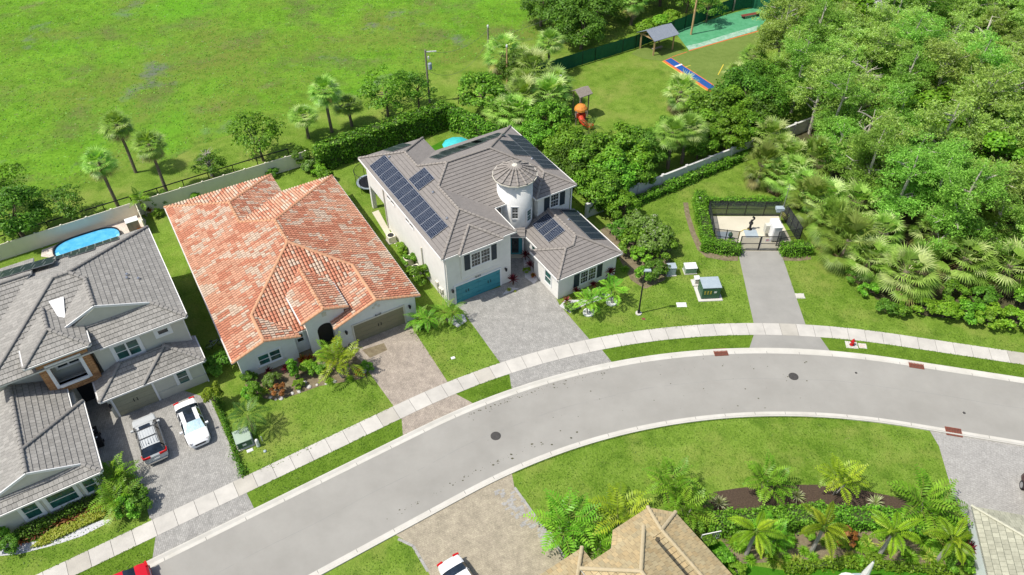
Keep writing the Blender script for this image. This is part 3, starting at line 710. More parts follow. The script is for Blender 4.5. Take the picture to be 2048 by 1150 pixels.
window(h,'F',-8.55,-6.55,.95,2.15,.9,mx=(.5,),mz=(.5,),trim=.1,tm=M['trim'],sill=True)
b=MB();b.box((-8.75,.78,.72),(-6.35,.9,.84));b.build('sill',M['trim_cream'],h.root)
window(h,'F',-4.85,-4.2,1.3,2.3,1.5,mz=(.5,),trim=.08,gl=M['glass_c'])
garage_door(h,0,4.88,2.2,.02,M['olive_door'],M['trim_cream'],num='8147')
lamp(h,-.75,.02,1.9);lamp(h,5.5,.02,1.95)
b=MB()
for du,dz in ((-.28,0),(.28,0),(0,.28)): b.lathe([(.0,.0),(.13,0),(.13,.03),(.0,.03)],10,(0,0,0))
b=MB()
for du,dz in ((-.26,0),(.26,0),(0,.25)): b.box((ug-.11+du,-.02,3.3+dz),(ug+.11+du,.015,3.52+dz))
b.build('gable_vent',M['trim_cream'],h.root)
b=MB();b.box((em-.2,.71,3.95),(em+.2,.745,4.4));b.box((em-.1,.69,4.05),(em+.1,.71,4.3));b.build('gable_vent',M['trim_cream'],h.root)
for px in ((643,473),(655,491),(525,545),(703,503)): vent(h,px,(uR,0,ze) if px[0]>560 else (uL,0,ze),(S,0,1) if px[0]>560 else (-S,0,1),rB,M['cap_b'])
downpipe(h,6.2,.3,2.8);HB=h
# ---------------------------------------------------------------- house C: two storeys, taupe tiles, round tower, solar panels
h=House('towered_house','two storey white house with a round tower, grey tiled roofs and many solar panels',(1001.7,572.4),30.82)
S=5/12;ze=6.35
rp=lambda *p:roofplane(h.Rf,p,'flat_c')
L0,R0=-6.1,10.75;F0,B0=4.05,16.0
hd=(B0-F0)/2;za=ze+S*hd;vm=F0+hd;A1_=(L0+hd,vm,za);A2_=(R0-hd,vm,za)
gR=1.7;gF=-.12;ghw=(gR-L0)/2;gm=L0+ghw;gz=ze+S*ghw;GPk=(gm,gF+ghw,gz);GJ=(gm,F0+ghw,gz)
bl,br_,bF=-4.5,.15,-.42;bh=(br_-bl)/2;bm=(bl+br_)/2;bz=ze+S*bh;BPk=(bm,bF+bh,bz);BJ=(bm,gF+bh,bz)
wL=6.0;wF=3.05;wh=(R0-wL)/2;wm=wL+wh;wz=ze+S*wh;WPk=(wm,wF+wh,wz);WJ=(wm,F0+wh,wz)
rR=1.4;rB=19.0;rh=(rR-L0)/2;rm=L0+rh;rz=ze+S*rh;RPk=(rm,rB-rh,rz);RJ=(rm,B0-rh,rz)
# left plane
rp((L0,gF,ze),GPk,(L0,GPk[1],ze));rp((L0,GPk[1],ze),GPk,GJ,(L0,GJ[1],ze));rp((L0,GJ[1],ze),GJ,A1_,(L0,vm,ze));rp((L0,vm,ze),A1_,RJ,(L0,RJ[1],ze));rp((L0,RJ[1],ze),RJ,RPk,(L0,RPk[1],ze));rp((L0,RPk[1],ze),RPk,(L0,rB,ze))
# garage wing front and right
rp((L0,gF,ze),(gR,gF,ze),GPk);rp((gR,gF,ze),(gR,F0,ze),GJ,GPk)
# small projecting bay roof
rp((bl,bF,ze),(br_,bF,ze),BPk);rp((bl,bF,ze),BPk,BJ,(bl,gF,ze));rp((br_,bF,ze),(br_,gF,ze),BJ,BPk)
# main front, back, right
rp((gR,F0,ze),(wL,F0,ze),WJ,A2_,A1_,GJ)
rp((R0,F0+0,ze),(R0,B0,ze),A2_,WJ);rp((R0,wF,ze),(R0,F0,ze),WJ,WPk)
rp((wL,wF,ze),(R0,wF,ze),WPk);rp((wL,wF,ze),WPk,WJ,(wL,F0,ze))
rp((rR,B0,ze),(R0,B0,ze),A2_,A1_,RJ);rp((rR,B0,ze),RJ,RPk,(rR,rB,ze));rp((L0,rB,ze),(rR,rB,ze),RPk)
# one storey wing
z1=2.95;fL,fR,fF,fB=3.45,10.95,-4.85,.1;iL=4.3
fh=(fB-fF)/2;pz=z1+S*fh;K1=(fL+fh,fF+fh,pz);uK2=iL+(pz-z1)/S;K2=(uK2,fF+fh,pz);rh1=(fR-iL)/2;qz=z1+S*rh1;Q1=(iL+rh1,fF+rh1,qz);Q2=(iL+rh1,F0-.6,qz)
rp((fL,fF,z1),(K2[0],fF,z1),K2,K1);rp((K2[0],fF,z1),(fR,fF,z1),Q1,K2);rp((fL,fF,z1),K1,(fL,fB,z1));rp((fL,fB,z1),K1,K2,(iL,fB,z1))
rp((iL,fB,z1),K2,Q1,(iL,Q1[1],z1)) if Q1[1]>fB else None
rp((iL,fB,z1),K2,Q1,Q2,(iL,Q2[1],z1));rp((fR,fF,z1),(fR,Q2[1],z1),Q2,Q1)
# walls
h.wall((-5.65,.15,0),(1.25,10,ze-.15));h.wall((-4.2,-.02,2.9),(-.15,.15,ze-.15));h.wall((-5.65,10,0),(10.3,14.2,ze-.15));h.wall((1.25,4.5,0),(6.4,10,ze-.15));h.wall((6.4,3.4,0),(10.3,10,ze-.15))
h.wall((-5.65,14.2,3.1),(1.0,18.6,ze-.15));h.wall((1.0,14.2,0),(10.3,15.55,ze-.15));h.wall((-5.65,18.2,0),(-5.2,18.6,3.1));h.wall((-.2,14.2,0),(1.0,18.6,3.1));h.wall((-4,15.9,0),(-.2,16.2,3.1))
h.wall((3.75,-4.5,0),(10.6,-.2,2.82));h.wall((4.65,-.2,0),(10.6,3.4,2.82))
wC,rC=finish(h,M['tile'],M['stucco_c'],M['cap_c'],[((L0,gF,ze),GPk),((gR,gF,ze),GPk),(GPk,GJ),(GJ,A1_),(A1_,A2_),(A2_,WJ),(WPk,(R0,wF,ze)),(WJ,WPk),((wL,wF,ze),WPk),(A2_,(R0,B0,ze)),(A1_,RJ),(RJ,RPk),(RPk,(L0,rB,ze)),(RPk,(rR,rB,ze)),((bl,bF,ze),BPk),((br_,bF,ze),BPk),((fL,fF,z1),K1),(K1,(fL,fB,z1)),(K1,K2),(K2,Q1),(Q1,Q2),(Q1,(fR,fF,z1))],
  [((L0,rB,ze),(L0,gF,ze)),((L0,gF,ze),(bl,gF,ze)),((bl,bF,ze),(br_,bF,ze)),((br_,gF,ze),(gR,gF,ze)),((gR,gF,ze),(gR,F0,ze)),((gR,F0,ze),(3.4,F0,ze)),((wL,wF,ze),(R0,wF,ze)),((wL,F0,ze),(wL,wF,ze)),((R0,wF,ze),(R0,B0,ze)),((fL,fF,z1),(fR,fF,z1)),((fL,fB,z1),(fL,fF,z1)),((fR,fF,z1),(fR,3,z1)),((iL,3,z1),(iL,fB,z1))])
# tower
tc=(4.6,4.85);b=MB();b.lathe([(1.78,0),(1.78,8.75)],28,(tc[0],tc[1],0));b.lathe([(1.80,2.9),(1.83,3.0),(1.80,3.1)],28,(tc[0],tc[1],0));tw=b.build('tower',M['stucco'],h.root)
for p in tw.data.polygons: p.use_smooth=len(p.vertices)==4
b=MB();n=16;zr,zt=8.85,9.9;rr=2.14
for k in range(n):
    a0,a1=2*math.pi*k/n,2*math.pi*(k+1)/n
    for j in range(6):
        f0,f1=j/6,(j+1)/6;r0,r1=rr*(1-f0),rr*(1-f1);q0,q1=zr+(zt-zr)*f0,zr+(zt-zr)*f1;c=tilecol('flat_c',0,0,0)
        P_=lambda r,a,z:(tc[0]+r*math.cos(a),tc[1]+r*math.sin(a),z)
        if f1<1: b.face([P_(r0,a0,q0+.05),P_(r0,a1,q0+.05),P_(r1,a1,q1+.01),P_(r1,a0,q1+.01)],c)
        else: b.face([P_(r0,a0,q0+.05),P_(r0,a1,q0+.05),P_(0,0,q1)],c)
        b.face([P_(r0,a0,q0-.02),P_(r0,a1,q0-.02),P_(r0,a1,q0+.05),P_(r0,a0,q0+.05)],(.045,.043,.04))
    b.face([P_(rr,a0,zr-.15),P_(rr,a1,zr-.15),P_(1.8,a1,zr-.15),P_(1.8,a0,zr-.15)],(.6,.58,.54))
tr_=b.build('tower_roof',M['tile'],h.root)
caps([((tc[0]+rr*math.cos(2*math.pi*(k+.0)/n),tc[1]+rr*math.sin(2*math.pi*k/n),zr+.05),(tc[0]+.3*math.cos(2*math.pi*k/n),tc[1]+.3*math.sin(2*math.pi*k/n),zt-.1)) for k in range(n)],M['cap_c'],tr_,.1,.05)
b=MB();b.lathe([(.34,0),(.24,.1),(.0,.14)],14,(tc[0],tc[1],zt-.06));b.build('finial_cap',M['trim_cream'],tr_)
b=MB()
for k in range(n):
    a0,a1=2*math.pi*k/n,2*math.pi*(k+1)/n;p=(tc[0]+(rr+.06)*math.cos(a0),tc[1]+(rr+.06)*math.sin(a0),zr-.04);q=(tc[0]+(rr+.06)*math.cos(a1),tc[1]+(rr+.06)*math.sin(a1),zr-.04);b.bar(p,q,.07,.10)
b.build('gutter',M['trim_cream'],tr_)
def towerwin(adeg,w_,z0,z1_,gl):
    a=math.radians(adeg);n_=(math.cos(a),math.sin(a),0);ex=(-n_[1],n_[0],0);o=(tc[0]+1.775*n_[0]-ex[0]*w_/2,tc[1]+1.775*n_[1]-ex[1]*w_/2,z0)
    window(h,None,0,w_,z0,z1_,0,mz=(.5,),trim=.1,gl=gl,mun=(2,4),org=o,ex=ex,n=n_)
towerwin(-121,.66,4.72,6.15,M['glass_c']);towerwin(-70,.66,3.95,5.35,M['glass'])
# entrance: teal door at the foot of the tower under a little tiled canopy
a=math.radians(-121);n_=Vector((math.cos(a),math.sin(a),0));ex=Vector((-n_.y,n_.x,0));o=Vector((tc[0],tc[1],0))+n_*1.72
b=MB();b.obox(o,ex,n_,(0,0,1),-.72,.72,0,.14,.12,2.55);dr=b.build('front_door',M['teal'],h.root)
b=MB();b.obox(o,ex,n_,(0,0,1),-.36,.36,.142,.16,.35,2.4);b.build('pane',M['glass_c'],dr)
b=MB();b.obox(o,ex,n_,(0,0,1),-.9,-.72,0,.2,.12,2.75);b.obox(o,ex,n_,(0,0,1),.72,.9,0,.2,.12,2.75);b.obox(o,ex,n_,(0,0,1),-.72,.72,0,.2,2.55,2.75);b.build('door_trim',M['trim'],h.root)
b=MB();b.lathe([(2.35,0),(2.35,.12)],28,(tc[0],tc[1],.02));b.build('step',M['pad'],h.root)
b=MB();c0=o+n_*.1
roofplane(b,[tuple(c0+ex*-1.0+n_*.75+Vector((0,0,3.05))),tuple(c0+ex*1.0+n_*.75+Vector((0,0,3.05))),tuple(c0+ex*1.0+n_*-.15+Vector((0,0,3.5))),tuple(c0+ex*-1.0+n_*-.15+Vector((0,0,3.5)))],'flat_c');cn=b.build('entry_canopy',M['tile'],h.root)
# garage, bay window, other windows
garage_door(h,-4.88,0,2.2,.15,M['teal'],M['trim'],handles=(.25,.75),num='8153',straps=True)
lamp(h,-5.25,.15,1.95);lamp(h,.62,.15,1.95)
b=MB();b.box((-4.2,-.06,2.88),(-.15,.0,2.98));b.build('bay_sill',M['stucco_c'],h.root)
window(h,'F',-3.15,-1.1,3.95,5.6,-.02,mx=(.5,),trim=.1,gl=M['glass_c'],mun=(6,4))
def shutter(face,a0,a1,z0,z1_,d):
    b=MB();ex_,n2=FACE[face];org=(a0,d,z0) if face in 'FB' else (d,a0,z0)
    b.obox(org,ex_,n2,(0,0,1),0,a1-a0,0,.05,0,z1_-z0)
    for z in (.0,.48,.94): b.obox(org,ex_,n2,(0,0,1),0,a1-a0,.05,.065,(z1_-z0)*z,(z1_-z0)*z+.08)
    b.build('shutter',M['shutter'],h.root)
shutter('F',-3.85,-3.27,3.9,5.7,-.02);shutter('F',-.98,-.4,3.9,5.7,-.02)
window(h,'F',7.9,8.9,4.3,5.9,3.4,trim=.1,gl=M['glass_c'],mun=(3,4));shutter('F',7.15,7.78,4.2,6.0,3.4);shutter('F',9.02,9.65,4.2,6.0,3.4)
window(h,'F',6.3,8.15,.75,2.3,-4.5,mx=(.5,),trim=.1,gl=M['glass_c'],mun=(6,4));shutter('F',5.55,6.17,.7,2.4,-4.5);shutter('F',8.28,8.9,.7,2.4,-4.5)
window(h,'L',-3.3,-2.2,.75,2.25,3.75,trim=.1)
window(h,'L',.6,1.6,1.0,2.2,4.65,trim=.1)
for v0 in (11.4,12.35): window(h,'L',v0,v0+.8,4.75,5.75,-5.65,trim=.08,gl=M['glass_c'],mz=())
for v0 in (7.0,7.95): window(h,'L',v0,v0+.8,4.75,5.75,-5.65,trim=.08,gl=M['glass_c'],mz=())
window(h,'F',2.2,2.8,4.9,5.9,4.5,trim=.06,gl=M['glass_c'],mz=())
downpipe(h,-5.72,.35,6.1);downpipe(h,-5.72,14.1,6.1,M['trim_cream']);downpipe(h,10.4,3.3,6.1)
b=MB();b.box((-5.78,5.4,.3),(-5.65,5.52,3.6));b.build('conduit',M['trim_cream'],h.root)
for v0,z0,s_ in ((2.2,1.3,.4),(1.6,1.0,.35),(1.2,1.2,.25)):
    b=MB();b.box((-5.85,v0,z0-s_),(-5.65,v0+s_,z0+s_*.6));b.box((-5.74,v0+s_*.4,.05),(-5.68,v0+s_*.55,z0-s_));b.build('meter_box',M['trim_cream'],h.root)
# solar arrays
pl=((L0,0,ze),(-S,0,1));pb=((0,B0,ze),(0,S,1));pr=((R0,0,ze),(S,0,1));pbb=((0,rB,ze),(0,S,1))
solar(h,*pl,(768.9,308.9),(896,451.7),(738.4,332.4),12,1,M['solar'])
solar(h,*pl,(849,334),(869.5,356.5),(815.5,357.5),2,1,M['solar'])
solar(h,*pbb,(765,300),(805,286),(779.5,304.5),2,1,M['solar2'],.12)
solar(h,*pb,(857,314.4),(955,279),(871,319.5),6,1,M['solar2'],.12)
solar(h,*pb,(877,304.5),(996,265),(889,309),8,1,M['solar2'],.12,skip=())
solar(h,*pr,(1013.5,268),(1086,336),(1044,270),8,1,M['solar2'],.12)
solar(h,*pr,(996.8,279),(1028.5,309),(1013.5,268),3,1,M['solar2'],.12)
solar(h,(iL,0,z1),(-S,0,1),(1095,424.9),(1130.5,460.4),(1062.6,448.9),3,1,M['solar'])
solar(h,(fR,0,z1),(S,0,1),(1120,418.6),(1181.6,478),(1150,418.6),5,1,M['solar2'])
for px,P_,n_ in (((779,315),*pl),((866,386),*pl),((894,438),*pl),((1064,319),*pr),((1137,440),(fR,0,z1),(S,0,1))): vent(h,px,P_,n_,rC,M['steel'])
HC=h
# ---------------------------------------------------------------- house A: two storeys, light grey tiles, stone bay
h=House('grey_house','two storey beige house with pale grey tiled roofs and a stone faced balcony',(240,834),31.57)
S=5/12;ze=6.2
rp=lambda *p:roofplane(h.Rf,p,'flat_a')
R0,F0,B0=7.85,1.9,16.0;L0=-7.45
ru=1.8;rzz=ze+S*(R0-ru)         # right wing ridge, dutch gable at its front
hd=(B0-F0)/2;zm=ze+S*hd;vm=F0+hd;M2=(L0+hd,vm,zm)
gv=4.1;gh=gv-F0;gR=(R0-gh,gv,ze+S*gh)
GP_=(ru,gv,rzz)
vrb=B0-(R0-ru);RB=(ru,vrb,rzz)
# right plane and the hip end behind it
AX=(R0-hd,vm,zm);WJ_=(ru,F0+(rzz-ze)/S,rzz);uj=ru-(WJ_[1]-gv)
rp((R0,F0,ze),gR,(R0,gv,ze));rp((R0,gv,ze),gR,GP_,WJ_,(R0,WJ_[1],ze));rp((R0,WJ_[1],ze),WJ_,AX,(R0,vm,ze));rp((R0,vm,ze),AX,(R0,B0,ze))
rp((L0,B0,ze),(R0,B0,ze),AX,M2)
tl,tr2,tF=-4.3,.5,1.6;tz=7.2;th=(tr2-tl)/2;tm=(tl+tr2)/2;tp=tz+S*th;TP=(tm,tF+th,tp)
vtj=F0+(tp-ze)/S;TJ=(tm,vtj,tp)
fl=lambda u,v:(u,v,ze+S*(v-F0))
rp(fl(L0,F0),fl(R0,F0),gR,fl(L0+gv-F0,gv));rp(fl(L0+gv-F0,gv),fl(uj,gv),WJ_,AX,M2)
lz=lambda u,v:(u,v,rzz-S*(ru-u))
rp(GP_,WJ_,lz(-.9,WJ_[1]-(ru+.9)),lz(-.9,gv))
# hip end plane at the left and the lower left block
rp((L0,F0,ze),M2,(L0,B0,ze))
lb=16.9;lzr=8.43;lv=11.5;lL=-14.0
rp((lL,lv,lzr),(L0+(lzr-ze)/S,lv,lzr),(L0,lv-(lzr-ze)/S,ze),(lL,lv-(lzr-ze)/S,ze));rp((lL,lv,lzr),(-2.0,lv,lzr),(-2.0,lb,lzr-S*(lb-lv)),(lL,lb,lzr-S*(lb-lv)))
# stone bay roof
rp((tl,tF,tz),(tr2,tF,tz),TP);rp((tl,tF,tz),TP,TJ,(tl,F0+(tz-ze)/S,tz));rp((tr2,tF,tz),TP,TJ,(tr2,F0+(tz-ze)/S,tz))
# garage roof
z2=2.9;gl2,gr2=-.7,7.8;gf=-.45;gw=2.3;k=gw-gf
P1_=(gr2-2.45,gf+2.45,z2+S*2.45);P2_=(gl2+2.4,gf+2.4,z2+S*2.4)
rp((2.75,gf,z2),(gr2,gf,z2),P1_,(5.2,gf+2.45,z2+S*2.45));rp((2.75,gf,z2),(5.2,gf+2.45,z2+S*2.45),(P2_[0],P2_[1],P2_[2]),(gl2,gf,z2))if False else rp((gl2,gf+.0,z2),(gr2,gf,z2),P1_,P2_)
rp((gr2,gf,z2),(gr2,gw+.6,z2),(P1_[0],gw+.6,P1_[2]),P1_);rp((gl2,gf,z2),P2_,(P2_[0],gw,P2_[2]),(gl2,gw,z2))
# front room and left wing
z3=3.0;uR,uRi,fF,fBk=-1.8,-2.65,-7.45,.34;ru3=-6.1;z3r=z3+S*(uR-ru3);gv3=-6.35
J=(ru3,fBk-(uR-ru3),z3r);Jb=(ru3,3.2,z3r);gp3=(ru3,gv3,z3r);gx3=fF-gv3
pr3=lambda u,v:(u,v,z3+S*(uR-u))
rp(pr3(uR,fF),pr3(uR+gx3,gv3),pr3(uR,gv3));rp(pr3(uR,gv3),pr3(uR+gx3,gv3),gp3,J,pr3(uR,fBk))
rp(J,pr3(uRi,fBk-.85),pr3(uRi,2.4),pr3(-3.6,3.2),Jb)
L3=2*ru3-uR;pl3=lambda u,v:(u,v,z3+S*(u-L3))
rp(pl3(L3,gv3),pl3(L3-gx3,gv3),gp3,Jb,pl3(L3,3.2));rp((L3,fF,z3),pl3(L3-gx3,gv3),pl3(L3,gv3))
rp((L3,fF,z3),(uR,fF,z3),pr3(uR+gx3,gv3),pl3(L3-gx3,gv3))
# walls
h.wall((.35,2.3,0),(7.45,15.6,6.05));h.wall((-7,3.3,0),(.35,15.6,6.05));h.wall((-13.5,6.6,0),(-7,16.4,6.0))
h.wall((-.3,.05,0),(7.4,2.3,2.78));h.wall((-10,-7.05,0),(-2.3,1.9,2.88));h.wall((-10,1.9,0),(-3.1,3.3,2.88))
h.gable(L3+1.2,uR-1.2,ru3,gv3,gv3+.3,z3+.5,z3r-.12)
h.gable(-1.0,gR[0],ru,gv-.05,gv+.25,gR[2]-.05,rzz-.14)
# stone bay walls with an open balcony
sl,sr,sf,sz0=-3.68,.08,2.0,3.05
bw=MB()
bx=bw.box;o0,o1,oz0,oz1=-2.88,-.73,3.98,6.18
bx((sl,sf,sz0),(o0,sf+.3,7.05));bx((o1,sf,sz0),(sr,sf+.3,7.05));bx((o0,sf,sz0),(o1,sf+.3,oz0));bx((o0,sf,oz1),(o1,sf+.3,7.05));bx((sl,sf+.3,sz0),(sl+.25,3.3,7.05));bx((sr-.25,sf+.3,sz0),(sr,3.3,7.05))
bw.build('stone_bay',M['stoneface'],h.root)
b=MB();b.box((sl+.25,sf+.3,3.3),(sr-.25,3.28,3.4));b.build('balcony_floor',M['stucco_a'],h.root)
b=MB();b.box((sl+.25,sf+.3,6.9),(sr-.25,3.28,7.0));b.build('balcony_ceiling',M['stucco_a'],h.root)
b=MB();t=.26
b.box((o0-t,sf-.08,oz0-t),(o0,sf+.32,oz1+t));b.box((o1,sf-.08,oz0-t),(o1+t,sf+.32,oz1+t));b.box((o0,sf-.08,oz1),(o1,sf+.32,oz1+t));b.box((o0,sf-.14,oz0-t),(o1,sf+.34,oz0));b.build('balcony_frame',M['trim'],h.root)
window(h,'F',-2.6,-.9,4.6,6.0,3.28,mx=(.5,),mz=(),trim=.14,gl=M['glass_c'])
lines=[((R0,F0,ze),gR),(GP_,WJ_),(WJ_,AX),(AX,(R0,B0,ze)),(AX,M2),(M2,fl(L0,F0)),((lL,lv,lzr),(-2.2,lv,lzr)),((tl,tF,tz),TP),((tr2,tF,tz),TP),(TP,TJ),((gr2,gf,z2),P1_),(P1_,(2.75,gf,z2)),((gl2,gf,z2),P2_),((uR,fF,z3),pr3(uR+gx3,gv3)),(gp3,J),(J,Jb),(J,pr3(uR,fBk))]
wA,rA=finish(h,M['tile'],M['stucco_a'],M['cap_g'],lines,[((R0,F0,ze),(R0,B0,ze)),((.9,F0,ze),(R0,F0,ze)),((tl,tF,tz),(tr2,tF,tz)),((tl,3.9,tz),(tl,tF,tz)),((tr2,tF,tz),(tr2,3.4,tz)),((gl2,gf,z2),(gr2,gf,z2)),((gr2,gf,z2),(gr2,gw+.6,z2)),((gl2,gw,z2),(gl2,gf,z2)),((uR,fF,z3),(uR,fBk,z3)),((L3,fF,z3),(uR,fF,z3)),(pr3(uRi,fBk-.85),pr3(uRi,2.4))],.15)
b=MB();b.face([tuple(h.onp(q_,(0,F0,ze+.13),(0,-S,1))) for q_ in ((97,602.5),(127,652),(131,640),(127,593))])
b.build('valley_flashing',M['trim'],rA)
b=MB()
for a,c in ((GP_,gR),(GP_,lz(-1.0,gv))):
    a=Vector(a)+Vector((0,-.09,.02));c=Vector(c)+Vector((0,-.09,.02));b.bar(a,c,.08,.2)
b.build('bargeboard',M['trim'],rA)
b=MB()
for a,c in ((gp3,pr3(uR+gx3,gv3)),(gp3,pl3(L3-gx3,gv3))):
    a=Vector(a)+Vector((0,-.09,.02));c=Vector(c)+Vector((0,-.09,.02));b.bar(a,c,.08,.2)
b.build('bargeboard',M['trim'],rA)
# openings
b=MB();b.box((-2.2,3.2,0),(-.9,3.29,2.5));b.build('front_door',M['dark'],h.root)  # door coloured near black to paint in the shaded entry recess
window(h,'F',1.75,3.65,3.95,5.55,2.3,mx=(.5,),trim=.24)
window(h,'F',5.25,6.15,4.95,5.5,2.3,mz=(),trim=.26,gl=M['glass_c'])
window(h,'F',5.25,6.15,.75,2.35,.05,trim=.2)
window(h,'F',-7.6,-6.55,.85,2.45,-7.05,trim=.2);window(h,'F',-5.95,-4.0,.85,2.45,-7.05,trim=.2);window(h,'F',-3.4,-2.55,.85,2.45,-7.05,trim=.2) if False else window(h,'F',-3.45,-2.6,.85,2.45,-7.05,trim=.14)
garage_door(h,.12,3.25,2.3,.05,M['sage_door'],M['trim'],num='8169')
lamp(h,-.2,-.02,1.8)
b=MB();b.box((3.55,-.02,0),(7.45,.05,.9));b.build('wainscot',M['stucco_a'],h.root)
downpipe(h,7.5,2.4,6);downpipe(h,7.45,.15,2.7);downpipe(h,-2.22,-6.9,2.8)
solar(h,(0,B0,ze),(0,S,1),(110,513),(236,472),(112,518.5),8,1,M['solar2'],.15)
solar(h,(0,B0,ze),(0,S,1),(137,509.5),(190,493),(138,514),3,1,M['solar2'],.15)
solar(h,(0,lb,lzr-S*(lb-lv)),(0,S,1),(-60,560),(111,511),(-58,566),8,1,M['solar2'],.15)
solar(h,(0,lb,lzr-S*(lb-lv)),(0,S,1),(-58,566),(112,516.5),(-56,572.5),8,1,M['solar2'],.15)
for px in ((254,550),(254,557),(277,558)): vent(h,px,(R0,0,ze),(S,0,1),rA,M['steel'])
HA=h
# ---------------------------------------------------------------- houses D and E at the lower edge
class _H(House):
    def __init__(s,name,label,o,ang):
        s.o=Vector((o[0],o[1],0));s.a=math.radians(ang);s.root=thing(name,label,'house',(o[0],o[1],0),s.a)
        s.u=Vector((math.cos(s.a),math.sin(s.a),0));s.v=Vector((-s.u.y,s.u.x,0));s.W=MB();s.Rf=MB()
S=5/12
h=_H('tan_house','house with tan shingle-like tile roofs at the bottom edge beside the sandy paver drive',(8.49,25.86),33.2)
rp=lambda *p:roofplane(h.Rf,p,'shake')
z=6.0;w2=2.6;P_=(-w2,-w2,z+S*w2);Pe=(-w2,-13,z+S*w2)
rp((-5.2,0,z),(0,0,z),P_);rp((0,-13,z),(0,0,z),P_,Pe);rp((-5.2,0,z),(-5.2,-13,z),Pe,P_)
z=2.9;zz=z+S*2.2;H1=(1.85,-.07,zz);H2=(1.85,-13,zz)
rp((-.5,2.14,z),(2.68,2.14,z),H1,(-.5,-.07,zz));rp((2.68,2.14,z),(4.05,.75,z),H1);rp((4.05,.75,z),(4.05,-13,z),H2,H1)
rp((-.5,-.07,zz),H1,H2,(-.5,-13,zz));rp((-1.44,1.2,z),(-.5,2.14,z),(-.5,-.07,zz),(-1.44,-.07,z+.5))
T3=(-3.1,2.3,z);rp((-9,2.3,z),T3,(-5.4,0,z+S*2.3),(-9,0,z+S*2.3));rp((-3.1,2.3,z),(-3.1,-3,z),(-5.4,-3,z+S*2.3),(-5.4,0,z+S*2.3))
h.wall((-4.8,-13,0),(-.4,-.4,5.85));h.wall((-1.1,-13,0),(3.6,.7,2.75));h.wall((-.4,.7,0),(2.6,1.75,2.75));h.wall((-8.6,-4,0),(-3.5,1.9,2.75))
finish(h,M['tile'],M['stucco'],M['cap_d'],[((0,0,6.0),P_),((-5.2,0,6.0),P_),(P_,Pe),((2.68,2.14,z),H1),((4.05,.75,z),H1),(H1,H2),(T3,(-5.4,0,z+S*2.3))],
  [((-5.2,0,6),(0,0,6)),((0,0,6),(0,-13,6)),((-.5,2.14,z),(2.68,2.14,z)),((2.68,2.14,z),(4.05,.75,z)),((4.05,.75,z),(4.05,-13,z)),((-9,2.3,z),(-3.1,2.3,z)),((-3.1,2.3,z),(-3.1,-1,z)),((-1.44,1.2,z),(-.5,2.14,z))],.13)
h=_H('pale_roof_house','house with a pale greenish tiled hip roof and blue-white wall at the lower right corner',(32.62,29.02),-13)
z=2.9;A=(0,0,z);B=(5.5,-5.5,z+S*5.5);STY['pale']=dict(w=.36,e=.42,t=.025,arch=0);BASEC['pale']=(.12,.13,.10)
_t=tilecol
def tilecol(sty,key,i,j):
    if sty=='pale':
        f=R.choice((.86,.93,1,1.05,1.1));return (.365*f,.36*f,.27*f)
    return _t(sty,key,i,j)
rp=lambda *p:roofplane(h.Rf,p,'pale')
rp(A,(12,0,z),(12,-5.5,z+S*5.5),B);rp(A,B,(5.5,-12,z+S*5.5),(0,-12,z))
h.wall((.55,-12,0),(11.5,-.5,2.78))
finish(h,M['tile'],M['stucco_e'],pm('pale_cap',(.42,.41,.31),(.48,.47,.37),3,.85),[(A,B)],[((0,-12,z),A),(A,(12,0,z))],.1)

# ---------------------------------------------------------------- fences and walls
def dirv(a,b): d=(b-a);L=d.length;return d.normalized(),L
def vinyl(name,label,pts,z=1.83,bay=2.4,mat=None,cat='fence',pw=.13):
    a=Vector(pts[0]);t=thing(name,label,cat,a)
    for p,q in zip(pts,pts[1:]):
        p=Vector(p);q=Vector(q);d,L=dirv(p,q);n=max(1,round(L/bay));e=Vector((-d.y,d.x,0));o=p-a
        for i in range(n+1):
            c=o+d*(L*i/n);b=MB();b.obox(c,d,e,(0,0,1),-pw/2,pw/2,-pw/2,pw/2,0,z+.06);b.obox(c,d,e,(0,0,1),-pw/2-.02,pw/2+.02,-pw/2-.02,pw/2+.02,z+.06,z+.1);b.build('post',mat,t)
            if i<n:
                b=MB();x0,x1=pw/2,L/n-pw/2;b.obox(c,d,e,(0,0,1),x0,x1,-.02,.02,.08,z-.06)
                b.obox(c,d,e,(0,0,1),x0,x1,-.035,.035,z-.06,z+.02);b.obox(c,d,e,(0,0,1),x0,x1,-.034,.034,.03,.14)
                k=int((x1-x0)/.3)
                for j in range(1,k): b.obox(c,d,e,(0,0,1),x0+(x1-x0)*j/k-.008,x0+(x1-x0)*j/k+.008,-.026,.026,.14,z-.06)
                b.build('panel',mat,t)
    return t
vinyl('vinyl_fence','long cream vinyl fence behind the grey roofed house and the red tiled house',[(-60,55.3,0),(-40.8,67.3,0),(-24.2,76.9,0)],1.85,2.4,M['vinyl'])
vinyl('vinyl_fence','short cream vinyl fence at the end of the swimming pool deck',[(-40.75,67.1,0),(-38.9,64.0,0)],1.85,1.75,M['vinyl'])
def wallthing(name,label,a,b,z,th,mat,bay=3.6,cat='wall'):
    a=Vector(a);b=Vector(b);d,L=dirv(a,b);e=Vector((-d.y,d.x,0));t=thing(name,label,cat,a);n=round(L/bay)
    for i in range(n+1):
        m=MB();m.obox(d*(L*i/n),d,e,(0,0,1),-.16,.16,-.16,.16,0,z+.12);m.build('pillar',mat,t)
        if i<n:
            m=MB();m.obox(d*(L*i/n),d,e,(0,0,1),.16,L/n-.16,-th/2,th/2,0,z-.08);m.obox(d*(L*i/n),d,e,(0,0,1),.16,L/n-.16,-th/2-.04,th/2+.04,z-.08,z);m.build('wall_panel',mat,t)
    return t
